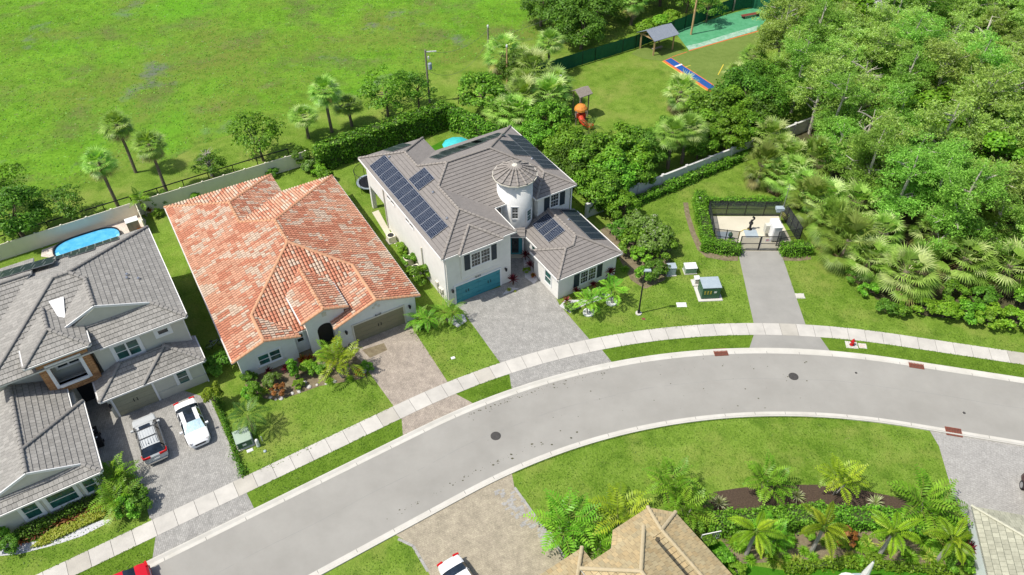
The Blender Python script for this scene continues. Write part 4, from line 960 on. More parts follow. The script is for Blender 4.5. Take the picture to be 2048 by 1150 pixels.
wallthing('boundary_wall','low white boundary wall with pillars between the towered house garden and the playground trees',(8.2,66.3,0),(47,89.4,0),1.75,.16,M['wallwhite'])
def railfence(name,label,pts,zh,mat,bay=3.0,rails=(1.0,),pr=.05,rr=.05):
    a=Vector(pts[0]);t=thing(name,label,'fence',a)
    for p,q in zip(pts,pts[1:]):
        p=Vector(p);q=Vector(q);d,L=dirv(p,q);n=max(1,round(L/bay));o=p-a
        for i in range(n+1):
            b=MB();c=o+d*(L*i/n);b.tube([c,c+Vector((0,0,zh+.05))],pr,6);b.build('post',mat,t)
        for f in rails:
            b=MB();b.bar(o+Vector((0,0,zh*f)),o+d*L+Vector((0,0,zh*f)),rr*1.6,rr*2);b.build('rail',mat,t)
    return t
pa=G(-90,500,1.05);pb=G(512,315.6,1.05);pc=G(575,298,1.05)
railfence('rail_fence','low black single rail fence running through the grass behind the vinyl fence',[(pa.x,pa.y,0),(pb.x,pb.y,0),(pc.x,pc.y,0)],1.05,M['black'],3.0)
pa=G(916,191,1.2);pb=G(936,185,1.2)
railfence('rail_fence','short black rail gate at the corner of the tall hedge',[(pa.x,pa.y,0),(pb.x,pb.y,0)],1.2,M['black'],1.2,(1,.55))
def screenfence(name,label,pts,zh,mat,bay=2.6):
    a=Vector(pts[0]);t=thing(name,label,'fence',a)
    for p,q in zip(pts,pts[1:]):
        p=Vector(p);q=Vector(q);d,L=dirv(p,q);n=max(1,round(L/bay));o=p-a;e=Vector((-d.y,d.x,0))
        for i in range(n+1):
            b=MB();c=o+d*(L*i/n);b.tube([c,c+Vector((0,0,zh+.06))],.04,6);b.build('post',M['dark'],t)
            if i<n:
                b=MB();m=5
                for j in range(m):
                    y0=.05*math.sin(j*2.3+i);y1=.05*math.sin((j+1)*2.3+i);x0=L/n*j/m;x1=L/n*(j+1)/m
                    P=[c+d*x0+e*y0,c+d*x1+e*y1];b.face([tuple(P[0]+Vector((0,0,.05))),tuple(P[1]+Vector((0,0,.05))),tuple(P[1]+Vector((0,0,zh))),tuple(P[0]+Vector((0,0,zh)))])
                b.build('screen',mat,t)
    return t
F=[G(*p) for p in ((1066,158),(1112,146),(1190,122),(1271,97),(1369,58),(1420,38),(1463,22.5),(1501,16),(1520,19),(1560,30))]
screenfence('screen_fence','long green fabric screened fence around the playground lawn',F,2.1,M['greenscreen'])
# lift station enclosure of black chain link
def gz(px,py): p=G(px,py);return Vector((p.x,p.y,0))
BL,BR,FR,FL=gz(1414,431),gz(1563,432),gz(1597,484.5),gz(1424,485.5)
GLp,GRp=gz(1476,501),gz(1555,501.5)
t=thing('chain_link_fence','black chain link fence enclosing the concrete pump station pad','fence',FL)
zf=1.9
def clf(p,q,n,mat,gates=False):
    d,L=dirv(p,q)
    for i in range(n+1):
        b=MB();c=p-FL+d*(L*i/n);b.tube([c,c+Vector((0,0,zf+.05))],.045,6);b.build('post',M['black'],t)
    for f in (1.0,.5,.03):
        b=MB();b.tube([p-FL+Vector((0,0,zf*f)),q-FL+Vector((0,0,zf*f))],.035,5);b.build('rail',M['black'],t)
    b=MB();b.face([tuple(p-FL),tuple(q-FL),tuple(q-FL+Vector((0,0,zf))),tuple(p-FL+Vector((0,0,zf)))]);b.build('mesh',mat,t)
clf(BL,BR,4,M['mesh_screen']);clf(BR,FR,4,M['mesh_screen']);clf(FL,BL,3,M['mesh_screen']);clf(FL,GLp+Vector((0,.75,0)),2,M['mesh_light']);clf(GRp+Vector((0,.75,0)),FR,1,M['mesh_light'])
for nm,a,b_,lab in (('l',GLp,(GLp+GRp)/2,'left leaf of the black chain link gate of the pump station'),('r',(GLp+GRp)/2,GRp,'right leaf of the pump station gate, carrying a small white notice')):
    d,L=dirv(a,b_);g_=thing('gate',lab,'gate',a);b=MB()
    for x in (.04,L-.04): b.tube([d*x,d*x+Vector((0,0,zf))],.04,6)
    for z_ in (.06,zf*.5,zf): b.tube([d*.04+Vector((0,0,z_)),d*(L-.04)+Vector((0,0,z_))],.035,6)
    b.build('frame',M['black'],g_)
    b=MB();b.face([tuple(d*.04),tuple(d*(L-.04)),tuple(d*(L-.04)+Vector((0,0,zf))),tuple(d*.04+Vector((0,0,zf)))]);b.build('mesh',M['mesh_light'],g_)
    b=MB();b.tube([d*.1+Vector((0,-.03,.1)),d*.1+Vector((0,-.03,zf))],.03,6);b.build('drop_bolt',M['steel'],g_)
    if nm=='r': b=MB();b.box((L*.22,-.06,1.25),(L*.5,-.04,1.65));sg=b.build('notice',M['whiteplastic'],g_);b=MB();[b.box((L*.25,-.065,1.33+.1*k),(L*(.47 if k%2 else .4),-.06,1.37+.1*k)) for k in range(3)];b.build('notice_lines',M['red'],sg)
# things on the pad
def slabthing(name,label,cat,c,s,mat,rz=0,h_=.04,lid=None):
    t=thing(name,label,cat,c,rz);b=MB();b.box((-s[0]/2,-s[1]/2,0),(s[0]/2,s[1]/2,h_));b.build('frame',mat,t)
    if lid: b=MB();b.box((-s[0]*.4,-s[1]*.38,h_),(s[0]*.4,s[1]*.38,h_+.02));b.box((-.06,-s[1]*.3,h_+.02),(.06,-s[1]*.24,h_+.04));b.build('lid',lid,t)
    return t
slabthing('hatch','large grey steel hatch at the left of the pump station pad','hatch',gz(1449,471)+Vector((0,0,.02)),(1.9,1.5),M['pad'],0,.03,M['bluegrey'])
slabthing('hatch','blue-grey steel hatch in the middle of the pump station pad','hatch',gz(1502,468)+Vector((0,0,.02)),(1.7,1.7),M['pad'],0,.03,M['bluegrey'])
c=gz(1499,459);t=thing('vent_pipe','black gooseneck vent pipe standing in the middle of the pump station pad','pipe',c)
b=MB();b.lathe([(.28,0),(.28,.08),(.14,.1),(.12,.75),(.22,.8),(.22,.95),(.12,1.0),(.12,1.25)],12);b.build('riser',M['black'],t)
b=MB();b.tube([(0,0,1.2)]+[(.0+.22*math.sin(a),0,1.25+.22*(1-math.cos(a))) for a in (.6,1.2,1.8,2.4,3.0)],.11,8);b.build('gooseneck',M['black'],t)
b=MB();b.tube([(.0,-.1,.12),(-.6,-.1,.10),(-1.2,-.5,.08),(-1.45,-1.2,.08)],.03,5);b.build('hose',M['yellowmat'],t)
c=gz(1459,479);t=thing('backflow_valve','small green capped valve on a black riser beside the left hatch','valve',c)
b=MB();b.lathe([(.2,0),(.2,.1),(.1,.12),(.1,.55)],10);b.build('riser',M['black'],t);b=MB();b.lathe([(.22,.5),(.24,.62),(.2,.8),(.08,.86)],10);b.tube([(0,0,.86),(0,0,1.05)],.05,6);b.build('cap',M['greenmetal'],t)
c=gz(1545,476);t=thing('control_cabinet','tall white control cabinet inside the pump station fence','cabinet',c,math.radians(4))
b=MB();b.box((-.4,-.75,.25),(.4,.75,1.95));b.box((-.44,-.8,1.95),(.44,.8,2.02));b.build('cabinet',M['whiteplastic'],t)
b=MB();b.box((-.47,-.7,.3),(-.4,.0,1.9));b.box((-.47,.03,.3),(-.4,.7,1.9));b.build('door',M['trim'],t)
for y in (-.6,.6): b=MB();b.tube([(.1,y,0),(.1,y,.25)],.06,6);b.build('leg',M['steel'],t)
b=MB();b.box((-.9,.2,.5),(-.5,.75,1.5));b.tube([(-.7,.45,0),(-.7,.45,.5)],.05,6);b.build('junction_box',M['stucco_a'],t)
c=gz(1557,447);t=thing('antenna_mast','slender steel antenna mast with a grey radio box by the pump station fence','mast',c)
b=MB();b.tube([(0,0,0),(0,0,5.2)],[.05,.03],7);b.build('pole',M['steel'],t)
b=MB();b.box((-.75,-.3,1.9),(.1,.25,2.2));b.box((-.7,-.34,1.75),(-.3,-.1,1.92));b.build('radio_box',M['bluegrey'],t)
b=MB();b.tube([(-.35,0,4.9),(.35,0,4.9)],.015,5);b.tube([(-.25,0,4.6),(.25,0,4.6)],.015,5);b.build('antenna',M['steel'],t)
# ---------------------------------------------------------------- utilities on the lawns
def cab(name,label,px,size,mat,rz,front,pad=M['pad'],padm=.2,topm=None):
    c=gz(*px);t=thing(name,label,'utility box',c,math.radians(rz));w_,d_,h_=size;b=MB()
    b.box((-w_/2-padm,-d_/2-padm,0),(w_/2+padm,d_/2+padm,.09));b.build('plinth',pad,t)
    b=MB();pr=[(-w_/2,-d_/2,.09),(w_/2,-d_/2,.09),(w_/2,d_/2,.09),(-w_/2,d_/2,.09)]
    b.box((-w_/2,-d_/2,.09),(w_/2,d_/2,h_));b.build('cabinet',mat,t)
    b=MB();b.box((-w_/2-.04,-d_/2-.05,h_),(w_/2+.04,d_/2+.04,h_+.06));b.build('lid',topm or mat,t)
    b=MB();b.box((-w_/2+.06,-d_/2-.03,.2),(w_/2-.06,-d_/2,h_-.08));b.build('door',front,t)
    return t
t=cab('transformer','large dark green padmount transformer on a concrete plinth beside the asphalt drive',(1416,588),(1.75,1.5,1.5),M['greenmetal'],3,M['greenmetal'],M['concrete'],.3,M['bluegrey'])
b=MB()
for i in range(3):
    for j in range(3): b.box((-.7+j*.28,-.80,.75+i*.16),(-.55+j*.28,-.785,.80+i*.16))
b.build('hazard_marks',M['yellowmat'],t);b=MB();b.box((.25,-.80,.85),(.5,-.785,1.05));b.build('sticker',M['whiteplastic'],t)
b=MB();b.box((.875,-.1,.3),(1.1,.55,1.25));b.build('cooling_tank',M['greenmetal'],t)
cab('utility_cabinet','pale green cabinet with darker door standing left of the large transformer',(1379,543),(1.15,.85,.75),M['palegreen'],4,pm('mid_green',(.14,.24,.16),(.17,.28,.19),3,.5),M['concrete'],.06,M['whiteplastic'])
cab('utility_cabinet','upright blue-grey cabinet at the edge of the shrubs near the lamp post',(1341,547),(.8,.75,1.0),M['bluegrey'],4,M['bluegrey'],M['concrete'],.1)
cab('pedestal_box','small white pedestal box on its pad just behind the large transformer',(1392,566),(.45,.5,.7),M['whiteplastic'],4,pm('box_beige',(.45,.42,.33),(.5,.47,.37),3,.6),M['concrete'],.22)
t=cab('transformer','pale grey-green transformer box on the front lawn of the grey roofed house',(489,884),(1.2,1.3,.85),M['palegreen'],28,M['greenmetal'],M['concrete'],.1,M['palegreen'])
b=MB();b.box((-.2,-.70,.4),(.1,-.685,.62));b.build('sticker',M['whiteplastic'],t)
c=gz(517,892);t=thing('pedestal','white telecom pedestal post beside the pale transformer box','pedestal',c,.5);b=MB();b.lathe([(.14,0),(.14,.75),(.1,.85),(0,.88)],10);b.build('housing',M['whiteplastic'],t);b=MB();b.lathe([(.17,0),(.17,.12)],10);b.build('collar',M['palegreen'],t)
c=gz(525,882);tag(MB.build((lambda b:(b.tube([(0,0,0),(0,0,.6)],.03,6),b.lathe([(.05,.55),(.04,.64)],6),b)[-1])(MB()),'marker_post',M['whiteplastic']),'thin white marker post in the grass beyond the telecom pedestal','post').location=c
slabthing('utility_box','white rectangular meter lid in the grass before the pale transformer box','lid',gz(500,901),(.5,.3),M['whiteplastic'],.5,.03,M['whiteplastic'])
c=gz(530,903);tag(MB.build((lambda b:(b.lathe([(.13,0),(.12,.09),(.0,.14)],10),b)[-1])(MB()),'sprinkler_dome',M['bluegrey']),'small pale blue dome in the lawn near the telecom pedestal','sprinkler').location=c
slabthing('utility_box','white rounded utility lid in the lawn right of the street lamp','lid',gz(1363,610),(.95,.6),M['whiteplastic'],0,.05,M['whiteplastic'])
slabthing('utility_box','small white lid in the lawn between the tan and the grey drives','lid',gz(906,716),(.36,.28),M['whiteplastic'],.4,.03,M['whiteplastic'])
slabthing('valve_box','small rusty round lidded box in the grass near the lamp post','lid',gz(1287,638),(.34,.3),M['dirt'],0,.02,M['rust'])
slabthing('valve_box','grey concrete box lid at the right edge of the asphalt drive','lid',gz(1600,592),(.85,.7),M['kerb'],0,.03,M['kerb'])
# fire hydrant
c=gz(1703,690);slabthing('hydrant_pad','square concrete pad under the red hydrant','slab',gz(1703,690),(1.05,.85),M['concrete'],-.15,.03)
t=thing('fire_hydrant','red fire hydrant on a concrete pad in the verge','fire hydrant',c+Vector((0,0,.03)))
b=MB();b.lathe([(.18,0),(.18,.05),(.11,.07),(.11,.48),(.15,.5),(.15,.56),(.12,.6),(.06,.72),(.04,.72),(.04,.79),(0,.79)],12);b.build('barrel',M['red'],t)
for s in (-1,1): b=MB();b.tube([(s*.1,0,.42),(s*.22,0,.42)],.06,8);b.build('side_outlet',M['red'],t)
b=MB();b.tube([(0,-.1,.38),(0,-.24,.38)],.08,8);b.build('front_outlet',M['red'],t)
b=MB();b.lathe([(.2,0),(.2,.03)],12);b.build('base_flange',M['black'],t)
slabthing('meter_box','white water meter lid with a rusty centre right of the hydrant','lid',gz(1725,692),(.7,.6),M['concrete'],-.15,.03,pm('meter_lid',(.5,.38,.30),(.6,.55,.5),6,.8))
# storm drains and manholes
def grate(px,label):
    p=gz(*px);tt=trk(p);r=(p-CC).length if A0<tt<A1 else None
    d=(track(tt+.2,56)-track(tt-.2,56)).normalized();e=Vector((-d.y,d.x,0));t=thing('storm_drain',label,'drain',(p.x,p.y,.03))
    t.rotation_euler=(0,0,math.atan2(d.y,d.x));b=MB()
    b.box((-.62,-.42,.0),(.62,-.36,.05));b.box((-.62,.36,.0),(.62,.42,.05));b.box((-.62,-.36,0),(-.56,.36,.05));b.box((.56,-.36,0),(.62,.36,.05));b.build('frame',M['rust'],t)
    b=MB();b.box((-.56,-.36,-.01),(.56,.36,.005));b.build('pit',M['iron'],t);b=MB()
    for i in range(9): b.box((-.5+i*.12,-.36,.006),(-.44+i*.12,.36,.045))
    b.box((-.56,-.03,.006),(.56,.03,.05));b.build('grating',M['rust'],t)
grate((1441,705),'rusty storm drain grate in the far kerb, left of the asphalt drive');grate((1832,730),'rusty storm drain grate in the far kerb at the right, beyond the hydrant');grate((1907,864.5),'rusty double storm drain grate in the near kerb by the pale drive')
def manhole(px,label,r=.38):
    t=thing('manhole_cover',label,'manhole',gz(*px)+Vector((0,0,.009)));b=MB();b.lathe([(r*1.12,0),(r*1.12,.012),(r,.014)],20);b.build('rim',M['kerb'] if r<.2 else M['iron'],t)
    b=MB();b.lathe([(r,.010),(r,.016),(r*.7,.02),(r*.68,.016),(r*.35,.02),(0,.02)],20);b.build('lid',M['iron'],t)
manhole((991.5,872),'round black manhole cover in the left part of the road');manhole((1587,753),'round black manhole cover in the right part of the road, below the asphalt drive')
manhole((1712,746),'tiny black valve cover in the road below the hydrant',.12);manhole((1928,826),'tiny black valve cover in the road at the far right',.14)
# street lamp
c=gz(1277,627);t=thing('street_lamp','black street lamp post on the lawn in front of the shrubs','street lamp',c)
b=MB();b.tube([(0,0,.1),(0,0,5.4)],[.085,.055],8);b.build('pole',M['black'],t);b=MB();b.lathe([(.3,0),(.3,.1)],12);b.build('footing',M['concrete'],t)
b=MB();b.lathe([(.12,.0),(.14,.3),(.1,.36)],10,(0,0,.1));b.build('base_cover',M['black'],t)
b=MB();b.box((-.1,-.05,5.38),(.5,.05,5.46));b.box((-.02,-.16,5.46),(.55,.16,5.56));hd_=b.build('lamp_head',M['bluegrey'],t);b=MB();b.box((.05,-.13,5.43),(.5,.13,5.458));b.build('lens',M['whiteplastic'],hd_)
# utility poles and wires
def upole(px,hh,label,arm=False,tr=False,r=.14,mat='oldwood',lean=(0,0)):
    c=gz(*px);t=thing('utility_pole',label,'utility pole',c);b=MB();b.tube([(0,0,0),(lean[0],lean[1],hh)],[r,r*.75],9);b.build('pole',M[mat],t)
    if arm: b=MB();b.bar((-.1,0,hh-.25),(1.4,.1,hh-.2),.1,.12);b.build('crossarm',M['whiteplastic'],t)
    if tr:
        b=MB();b.lathe([(.24,0),(.26,.05),(.26,.75),(.2,.85),(0,.88)],12,(.45,0,hh-2.6));b.build('transformer_can',M['bluegrey'],t)
        b=MB();b.lathe([(.1,0),(.12,.3),(.05,.4)],8,(.35,0,hh-1.2));b.build('insulator',M['whiteplastic'],t)
    else: b=MB();b.lathe([(.1,0),(.14,.1),(.12,.35),(0,.42)],8,(lean[0],lean[1],hh));b.build('pole_cap',M['whiteplastic'],t)
    return c
c1=upole((859.4,205),7.4,'grey utility pole with a transformer can rising between two round trees',True,True,.14)
c2=upole((978,135),5.9,'grey utility pole standing alone at the edge of the field')
c3=upole((1382,69),9.5,'tall brown wooden pole standing on the green play mat',False,False,.16,'wood',(.2,.5))
c4=upole((1466,22),8,'pale wooden pole at the far end of the play mat',False,False,.15,'oldwood')
c5=upole((1014.5,178),6.0,'short brown wooden pole rising out of the palm clump',False,False,.14,'wood')
def wire(a,b_,sag,label):
    b=MB();P=[]
    for i in range(13): f=i/12;p=a.lerp(b_,f);P.append(p-Vector((0,0,sag*4*f*(1-f))))
    b.tube(P,.018,4);tag(b.build('overhead_wire',M['wire']),label,'wire')
wire(c2+Vector((0,0,4.0)),c1+Vector((.4,0,4.4)),2.2,'slack overhead wire between the two grey utility poles')
wire(c2+Vector((0,0,5.6)),c1+Vector((1.2,0,7.1)),1.0,'upper overhead wire between the two grey utility poles')
wire(c2+Vector((0,0,4.0)),Vector((33,128,9)),1.4,'overhead wire from the lone utility pole to the trees at the top')
# ---------------------------------------------------------------- playground
P0,P1,P2=gz(1280,96.6),gz(1306.3,110.7),gz(1344.3,99)
P3=P0+(P2-P1);c=(P0+P2)/2;t=thing('pavilion','open timber pavilion with a grey metal gable roof on the playground','pavilion',c)
for p in (P0,P1,P2,P3):
    b=MB();b.bar(p-c,p-c+Vector((0,0,2.35)),.2,.2);b.build('post',M['wood'],t)
dl=(P2-P1).normalized();dw=(P0-P1).normalized();Lr=(P2-P1).length;Wr=(P0-P1).length
b=MB()
for e in (P0,P1): b.bar(e-c+Vector((0,0,2.3))-dl*.3,e-c+dl*(Lr+.3)+Vector((0,0,2.3)),.14,.2)
for f in (0,1): b.bar(P1-c+dl*(Lr*f)+Vector((0,0,2.3)),P0-c+dl*(Lr*f)+Vector((0,0,2.3)),.14,.2);m_=P1-c+dl*(Lr*f)+dw*(Wr/2);b.bar(m_+Vector((0,0,2.3)),m_+Vector((0,0,3.2)),.12,.12)
b.build('beam',M['wood'],t)
b=MB();ex0=P1-c-dl*.5-dw*.45+Vector((0,0,2.35));ex1=P1-c+dl*(Lr+.5)-dw*.45+Vector((0,0,2.35));r0=P1-c-dl*.5+dw*(Wr/2)+Vector((0,0,3.3));r1=P1-c+dl*(Lr+.5)+dw*(Wr/2)+Vector((0,0,3.3));f0=P0-c-dl*.5+dw*.45+Vector((0,0,2.35));f1=P0-c+dl*(Lr+.5)+dw*.45+Vector((0,0,2.35));dz=Vector((0,0,.06))
for q in ((ex0,ex1,r1,r0),(r0,r1,f1,f0)):
    b.face([tuple(p+dz) for p in q]);b.face([tuple(p) for p in q[::-1]])
for k in range(9):
    f=k/8
    for (a_,a2,b1,b2) in ((ex0,ex1,r0,r1),(f0,f1,r0,r1)):
        b.bar(a_.lerp(a2,f)+dz,b1.lerp(b2,f)+dz,.04,.05)
b.build('roof',M['galv'],t)
b=MB();b.bar(P1-c+dl*.6+dw*.9+Vector((0,0,.45)),P1-c+dl*2.4+dw*.9+Vector((0,0,.45)),.4,.08)
for f in (.8,2.2): b.bar(P1-c+dl*f+dw*.9,P1-c+dl*f+dw*.9+Vector((0,0,.45)),.08,.3)
o=b.build('bench',M['oldwood']);o.location=c;tag(o,'dark plank bench in the shade under the timber pavilion','bench')
# play tower
c=gz(1160,245);t=thing('play_tower','orange and red playground tower with a tube slide at the lawn edge','playground tower',c)
for dx,dy in ((-.6,-.6),(.6,-.6),(.6,.6),(-.6,.6)): b=MB();b.bar((dx,dy,0),(dx,dy,2.0),.12,.12);b.build('post',M['oldwood'],t)
b=MB();b.box((-.66,-.66,.95),(.66,.66,1.05));b.build('deck',M['oldwood'],t)
b=MB();b.lathe([(.85,1.9),(.8,2.15),(.55,2.45),(.2,2.6),(0,2.62)],12);b.build('dome_roof',M['orangeplay'],t)
b=MB();b.box((.62,-.55,1.05),(.7,.55,1.7));b.box((-.55,-.7,1.05),(.55,-.62,1.7));b.build('side_panel',M['redplay'],t)
b=MB();b.tube([(0,-.7,1.2),(0.1,-1.2,1.0),(.5,-1.6,.75),(1.0,-1.7,.5),(1.4,-1.45,.35)],[.36]*5,10,cap=False);b.build('tube_slide',M['redplay'],t)
def hut(px,z,w_,label,mat,rz):
    c=gz(*px);t=thing('play_hut',label,'play hut',c,rz)
    for dx in (-1,1):
        for dy in (-1,1): b=MB();b.bar((dx*w_*.4,dy*w_*.4,0),(dx*w_*.4,dy*w_*.4,z),.12,.12);b.build('post',M['oldwood'],t)
    b=MB();zz=z+w_*.35;q=[(-w_*.6,-w_*.6,z),(w_*.6,-w_*.6,z),(w_*.6,0,zz),(-w_*.6,0,zz)];b.face(q);q2=[(-w_*.6,w_*.6,z),(-w_*.6,0,zz),(w_*.6,0,zz),(w_*.6,w_*.6,z)];b.face(q2)
    b.face([(x,y,z_-.07) for x,y,z_ in q[::-1]]);b.face([(x,y,z_-.07) for x,y,z_ in q2[::-1]]);b.build('roof',mat,t)
hut((1160,232),3.4,1.7,'small roofed wooden play hut behind the orange slide tower',M['oldwood'],.6)
hut((1103,186),2.6,1.7,'play hut with a pale pointed roof among the fan palms',M['whiteplastic'],.5)
c=gz(1500,34);t=thing('bench','long dark slatted bench on the green play mat at the top','bench',c,.35)
b=MB()
for k in range(3): b.box((-1.6,-.35+k*.25,.42),(1.6,-.15+k*.25,.47))
b.build('seat',M['rust'],t)
for x in (-1.3,1.3): b=MB();b.box((x-.05,-.35,0),(x+.05,.35,.42));b.build('leg',M['dark'],t)
# ---------------------------------------------------------------- pool, trampoline, bins and other garden things
p=[G(*q,.35) for q in ((107,503),(111,493),(128,480),(160,467),(200,456),(222,455),(235,461),(238,470))]
a_=p[0];b_=p[5];e=Vector((math.cos(math.radians(31.5)),math.sin(math.radians(31.5)),0));f=Vector((-e.y,e.x,0));org=p[3]
l_,r_=G(107,503,.5),G(239,466,.5);Lp=(r_-l_).length/2;Wp=1.75;ctr=(l_+r_)/2;poly=[]
for k in range(32):
    an=2*math.pi*k/32;cx,sy=math.cos(an),math.sin(an);poly.append((e*(Lp*math.copysign(abs(cx)**.62,cx))+f*(Wp*math.copysign(abs(sy)**.8,sy))))
t=thing('swimming_pool','oval above ground swimming pool with bright blue water behind the grey house','pool',(ctr.x,ctr.y,0))
b=MB();n=32
for k in range(n):
    u,v=poly[k],poly[(k+1)%n];uo,vo=u*1.035,v*1.035
    b.face([(uo.x,uo.y,0),(vo.x,vo.y,0),(vo.x,vo.y,.5),(uo.x,uo.y,.5)]);b.face([(uo.x,uo.y,.5),(vo.x,vo.y,.5),(v.x,v.y,.5),(u.x,u.y,.5)]);b.face([(u.x,u.y,.5),(v.x,v.y,.5),(v.x,v.y,.1),(u.x,u.y,.1)])
b.build('rim',M['dark'],t)
b=MB();b.face([(q.x,q.y,.32) for q in poly]);b.build('water',M['water'],t)
b=MB();[b.face([(poly[k].x*.985,poly[k].y*.985,.33),(poly[(k+1)%n].x*.985,poly[(k+1)%n].y*.985,.33),(poly[(k+1)%n].x*.90,poly[(k+1)%n].y*.80,.33),(poly[k].x*.90,poly[k].y*.80,.33)]) for k in range(n//2,n)];b.build('step',pm('pool_step',(.22,.62,.80),(.28,.68,.84),2,.2),t)
c=gz(741,374);t=thing('trampoline','round black trampoline with a netted safety cage beside the white house','trampoline',c)
b=MB();b.lathe([(1.5,.72),(1.5,.78),(1.25,.78),(1.25,.72)],20);b.build('pad_ring',M['bluegrey'],t);b=MB();b.lathe([(1.25,.75),(0,.73)],20);b.build('mat',M['black'],t)
for k in range(6):
    a=k*math.pi/3;b=MB();b.tube([(1.55*math.cos(a),1.55*math.sin(a),0),(1.6*math.cos(a),1.6*math.sin(a),2.4)],.03,5);b.build('pole',M['black'],t)
b=MB();b.lathe([(1.6,2.4),(1.58,2.38)],20)
for k in range(20):
    a0,a1=k*math.pi/10,(k+1)*math.pi/10
b=MB();b.tube([(1.6*math.cos(k*math.pi/10),1.6*math.sin(k*math.pi/10),2.4) for k in range(21)],.03,5);b.build('top_ring',M['black'],t)
b=MB();[b.face([(1.58*math.cos(k*math.pi/10),1.58*math.sin(k*math.pi/10),.78),(1.58*math.cos((k+1)*math.pi/10),1.58*math.sin((k+1)*math.pi/10),.78),(1.58*math.cos((k+1)*math.pi/10),1.58*math.sin((k+1)*math.pi/10),2.38),(1.58*math.cos(k*math.pi/10),1.58*math.sin(k*math.pi/10),2.38)]) for k in range(20)];b.build('net',M['tramp_net'],t)
c=G(913,286,2.3);c.z=0;t=thing('garden_umbrella','turquoise garden parasol on the back lawn behind the solar roof','umbrella',c)
b=MB();b.lathe([(1.7,2.1),(1.2,2.35),(.6,2.55),(0,2.65)],10);b.build('canopy',M['turq'],t);b=MB();b.tube([(0,0,0),(0,0,2.6)],.04,6);b.build('pole',M['steel'],t)
sheet('fake_lawn',M['greenturf'],[(862,293),(893,277.5),(906,290),(872,303)],.010)
def bin_(px,label,rz):
    c=gz(*px);t=thing('wheeled_bin',label,'bin',c,rz);b=MB();P=[(-.26,-.32),(.26,-.32),(.26,.32),(-.26,.32)]
    for i in range(4):
        u,v=P[i],P[(i+1)%4];b.face([(u[0]*.85,u[1]*.85,.05),(v[0]*.85,v[1]*.85,.05),(v[0],v[1],1.0),(u[0],u[1],1.0)])
    b.build('tub',M['black'],t);b=MB();b.box((-.29,-.36,1.0),(.29,.36,1.07));b.box((-.25,.34,.95),(.25,.42,1.02));b.build('lid',M['black'],t)
    for s in (-1,1): b=MB();b.tube([(s*.24,.3,.12),(s*.3,.3,.12)],.12,10);b.build('wheel',M['tyre'],t)
    b=MB();b.lathe([(.09,1.075),(.0,1.076)],10);b.build('emblem',M['whiteplastic'],t)
bin_((196,876),'black wheeled bin by the front room wall, nearer the porch',.55);bin_((203,890),'black wheeled bin by the front room wall, nearer the street',.55)
def acunit(px,label,rz=.54,s=.8,z_=.8):
    c=gz(*px);t=thing('condenser_unit',label,'air conditioner',c,rz);b=MB();b.box((-s/2,-s/2,.08),(s/2,s/2,z_));b.build('housing',M['vinyl'],t)
    b=MB();b.lathe([(s*.42,z_),(s*.42,z_+.03),(s*.3,z_+.04),(0,z_+.03)],16);b.build('fan_guard',M['dark'],t);b=MB();b.box((-s*.6,-s*.6,0),(s*.6,s*.6,.08));b.build('base',M['concrete'],t)
acunit((783,482),'white condenser unit by the long side wall, nearest the back porch');acunit((817,527),'round fanned condenser unit half hidden by bushes, first of two');acunit((832,546),'round fanned condenser unit half hidden by bushes, nearest the street')
c=gz(703,702);t=thing('urn','black garden urn with a ball finial beside the tan garage','urn',c);b=MB();b.lathe([(.2,0),(.2,.1),(.1,.18),(.28,.45),(.3,.6),(.2,.66)],12);b.build('bowl',M['black'],t);b=MB();b.lathe([(.0,.66),(.17,.72),(.2,.86),(.12,1.0),(0,1.04)],10);b.build('finial',M['dark'],t)
c=gz(272,462);t=thing('garden_cupboard','brown garden cupboard with white doors in the corner of the pool deck','cupboard',c,.54);b=MB();b.box((-.6,-.4,0),(.6,.4,1.5));b.build('body',M['oldwood'],t);b=MB();b.box((-.64,-.45,1.5),(.64,.45,1.56));b.build('top',M['whiteplastic'],t)
c=gz(283,466);t=thing('garden_stool','orange cushioned stool on the pool deck by the fence','stool',c,.54);b=MB();b.box((-.28,-.28,.42),(.28,.28,.52));b.build('cushion',M['orangeplay'],t)
for s in (-1,1):
    for q in (-1,1): b=MB();b.tube([(s*.24,q*.24,0),(s*.24,q*.24,.42)],.025,5);b.build('leg',M['dark'],t)
# bicycle by the red tiled house
c=gz(432,694);t=thing('bicycle','grey bicycle leaning by the side wall of the red tiled house','bicycle',c,math.radians(31))
for x in (-.52,.52):
    b=MB();b.tube([(x+.33*math.cos(k*math.pi/8),0,.34+.33*math.sin(k*math.pi/8)) for k in range(17)],.028,5);w_=b.build('wheel',M['tyre'],t);b=MB();[b.tube([(x,0,.34),(x+.31*math.cos(k*math.pi/4),0,.34+.31*math.sin(k*math.pi/4))],.008,4) for k in range(8)];b.build('spokes',M['steel'],w_)
b=MB()
for p_,q_ in (((-.52,0,.34),(-.12,0,.32)),((-.52,0,.34),(-.2,0,.78)),((-.12,0,.32),(-.22,0,.88)),((-.12,0,.32),(.38,0,.78)),((-.2,0,.78),(.36,0,.84)),((.52,0,.34),(.36,0,.95))): b.tube([p_,q_],.025,6)
b.build('frame',M['bluegrey'],t);b=MB();b.tube([(.36,-.28,.97),(.36,.28,.97)],.02,6);b.build('handlebar',M['black'],t);b=MB();b.lathe([(.1,.88),(.11,.93),(0,.95)],8,(-.23,0,0),sx=1.5);b.build('saddle',M['black'],t)
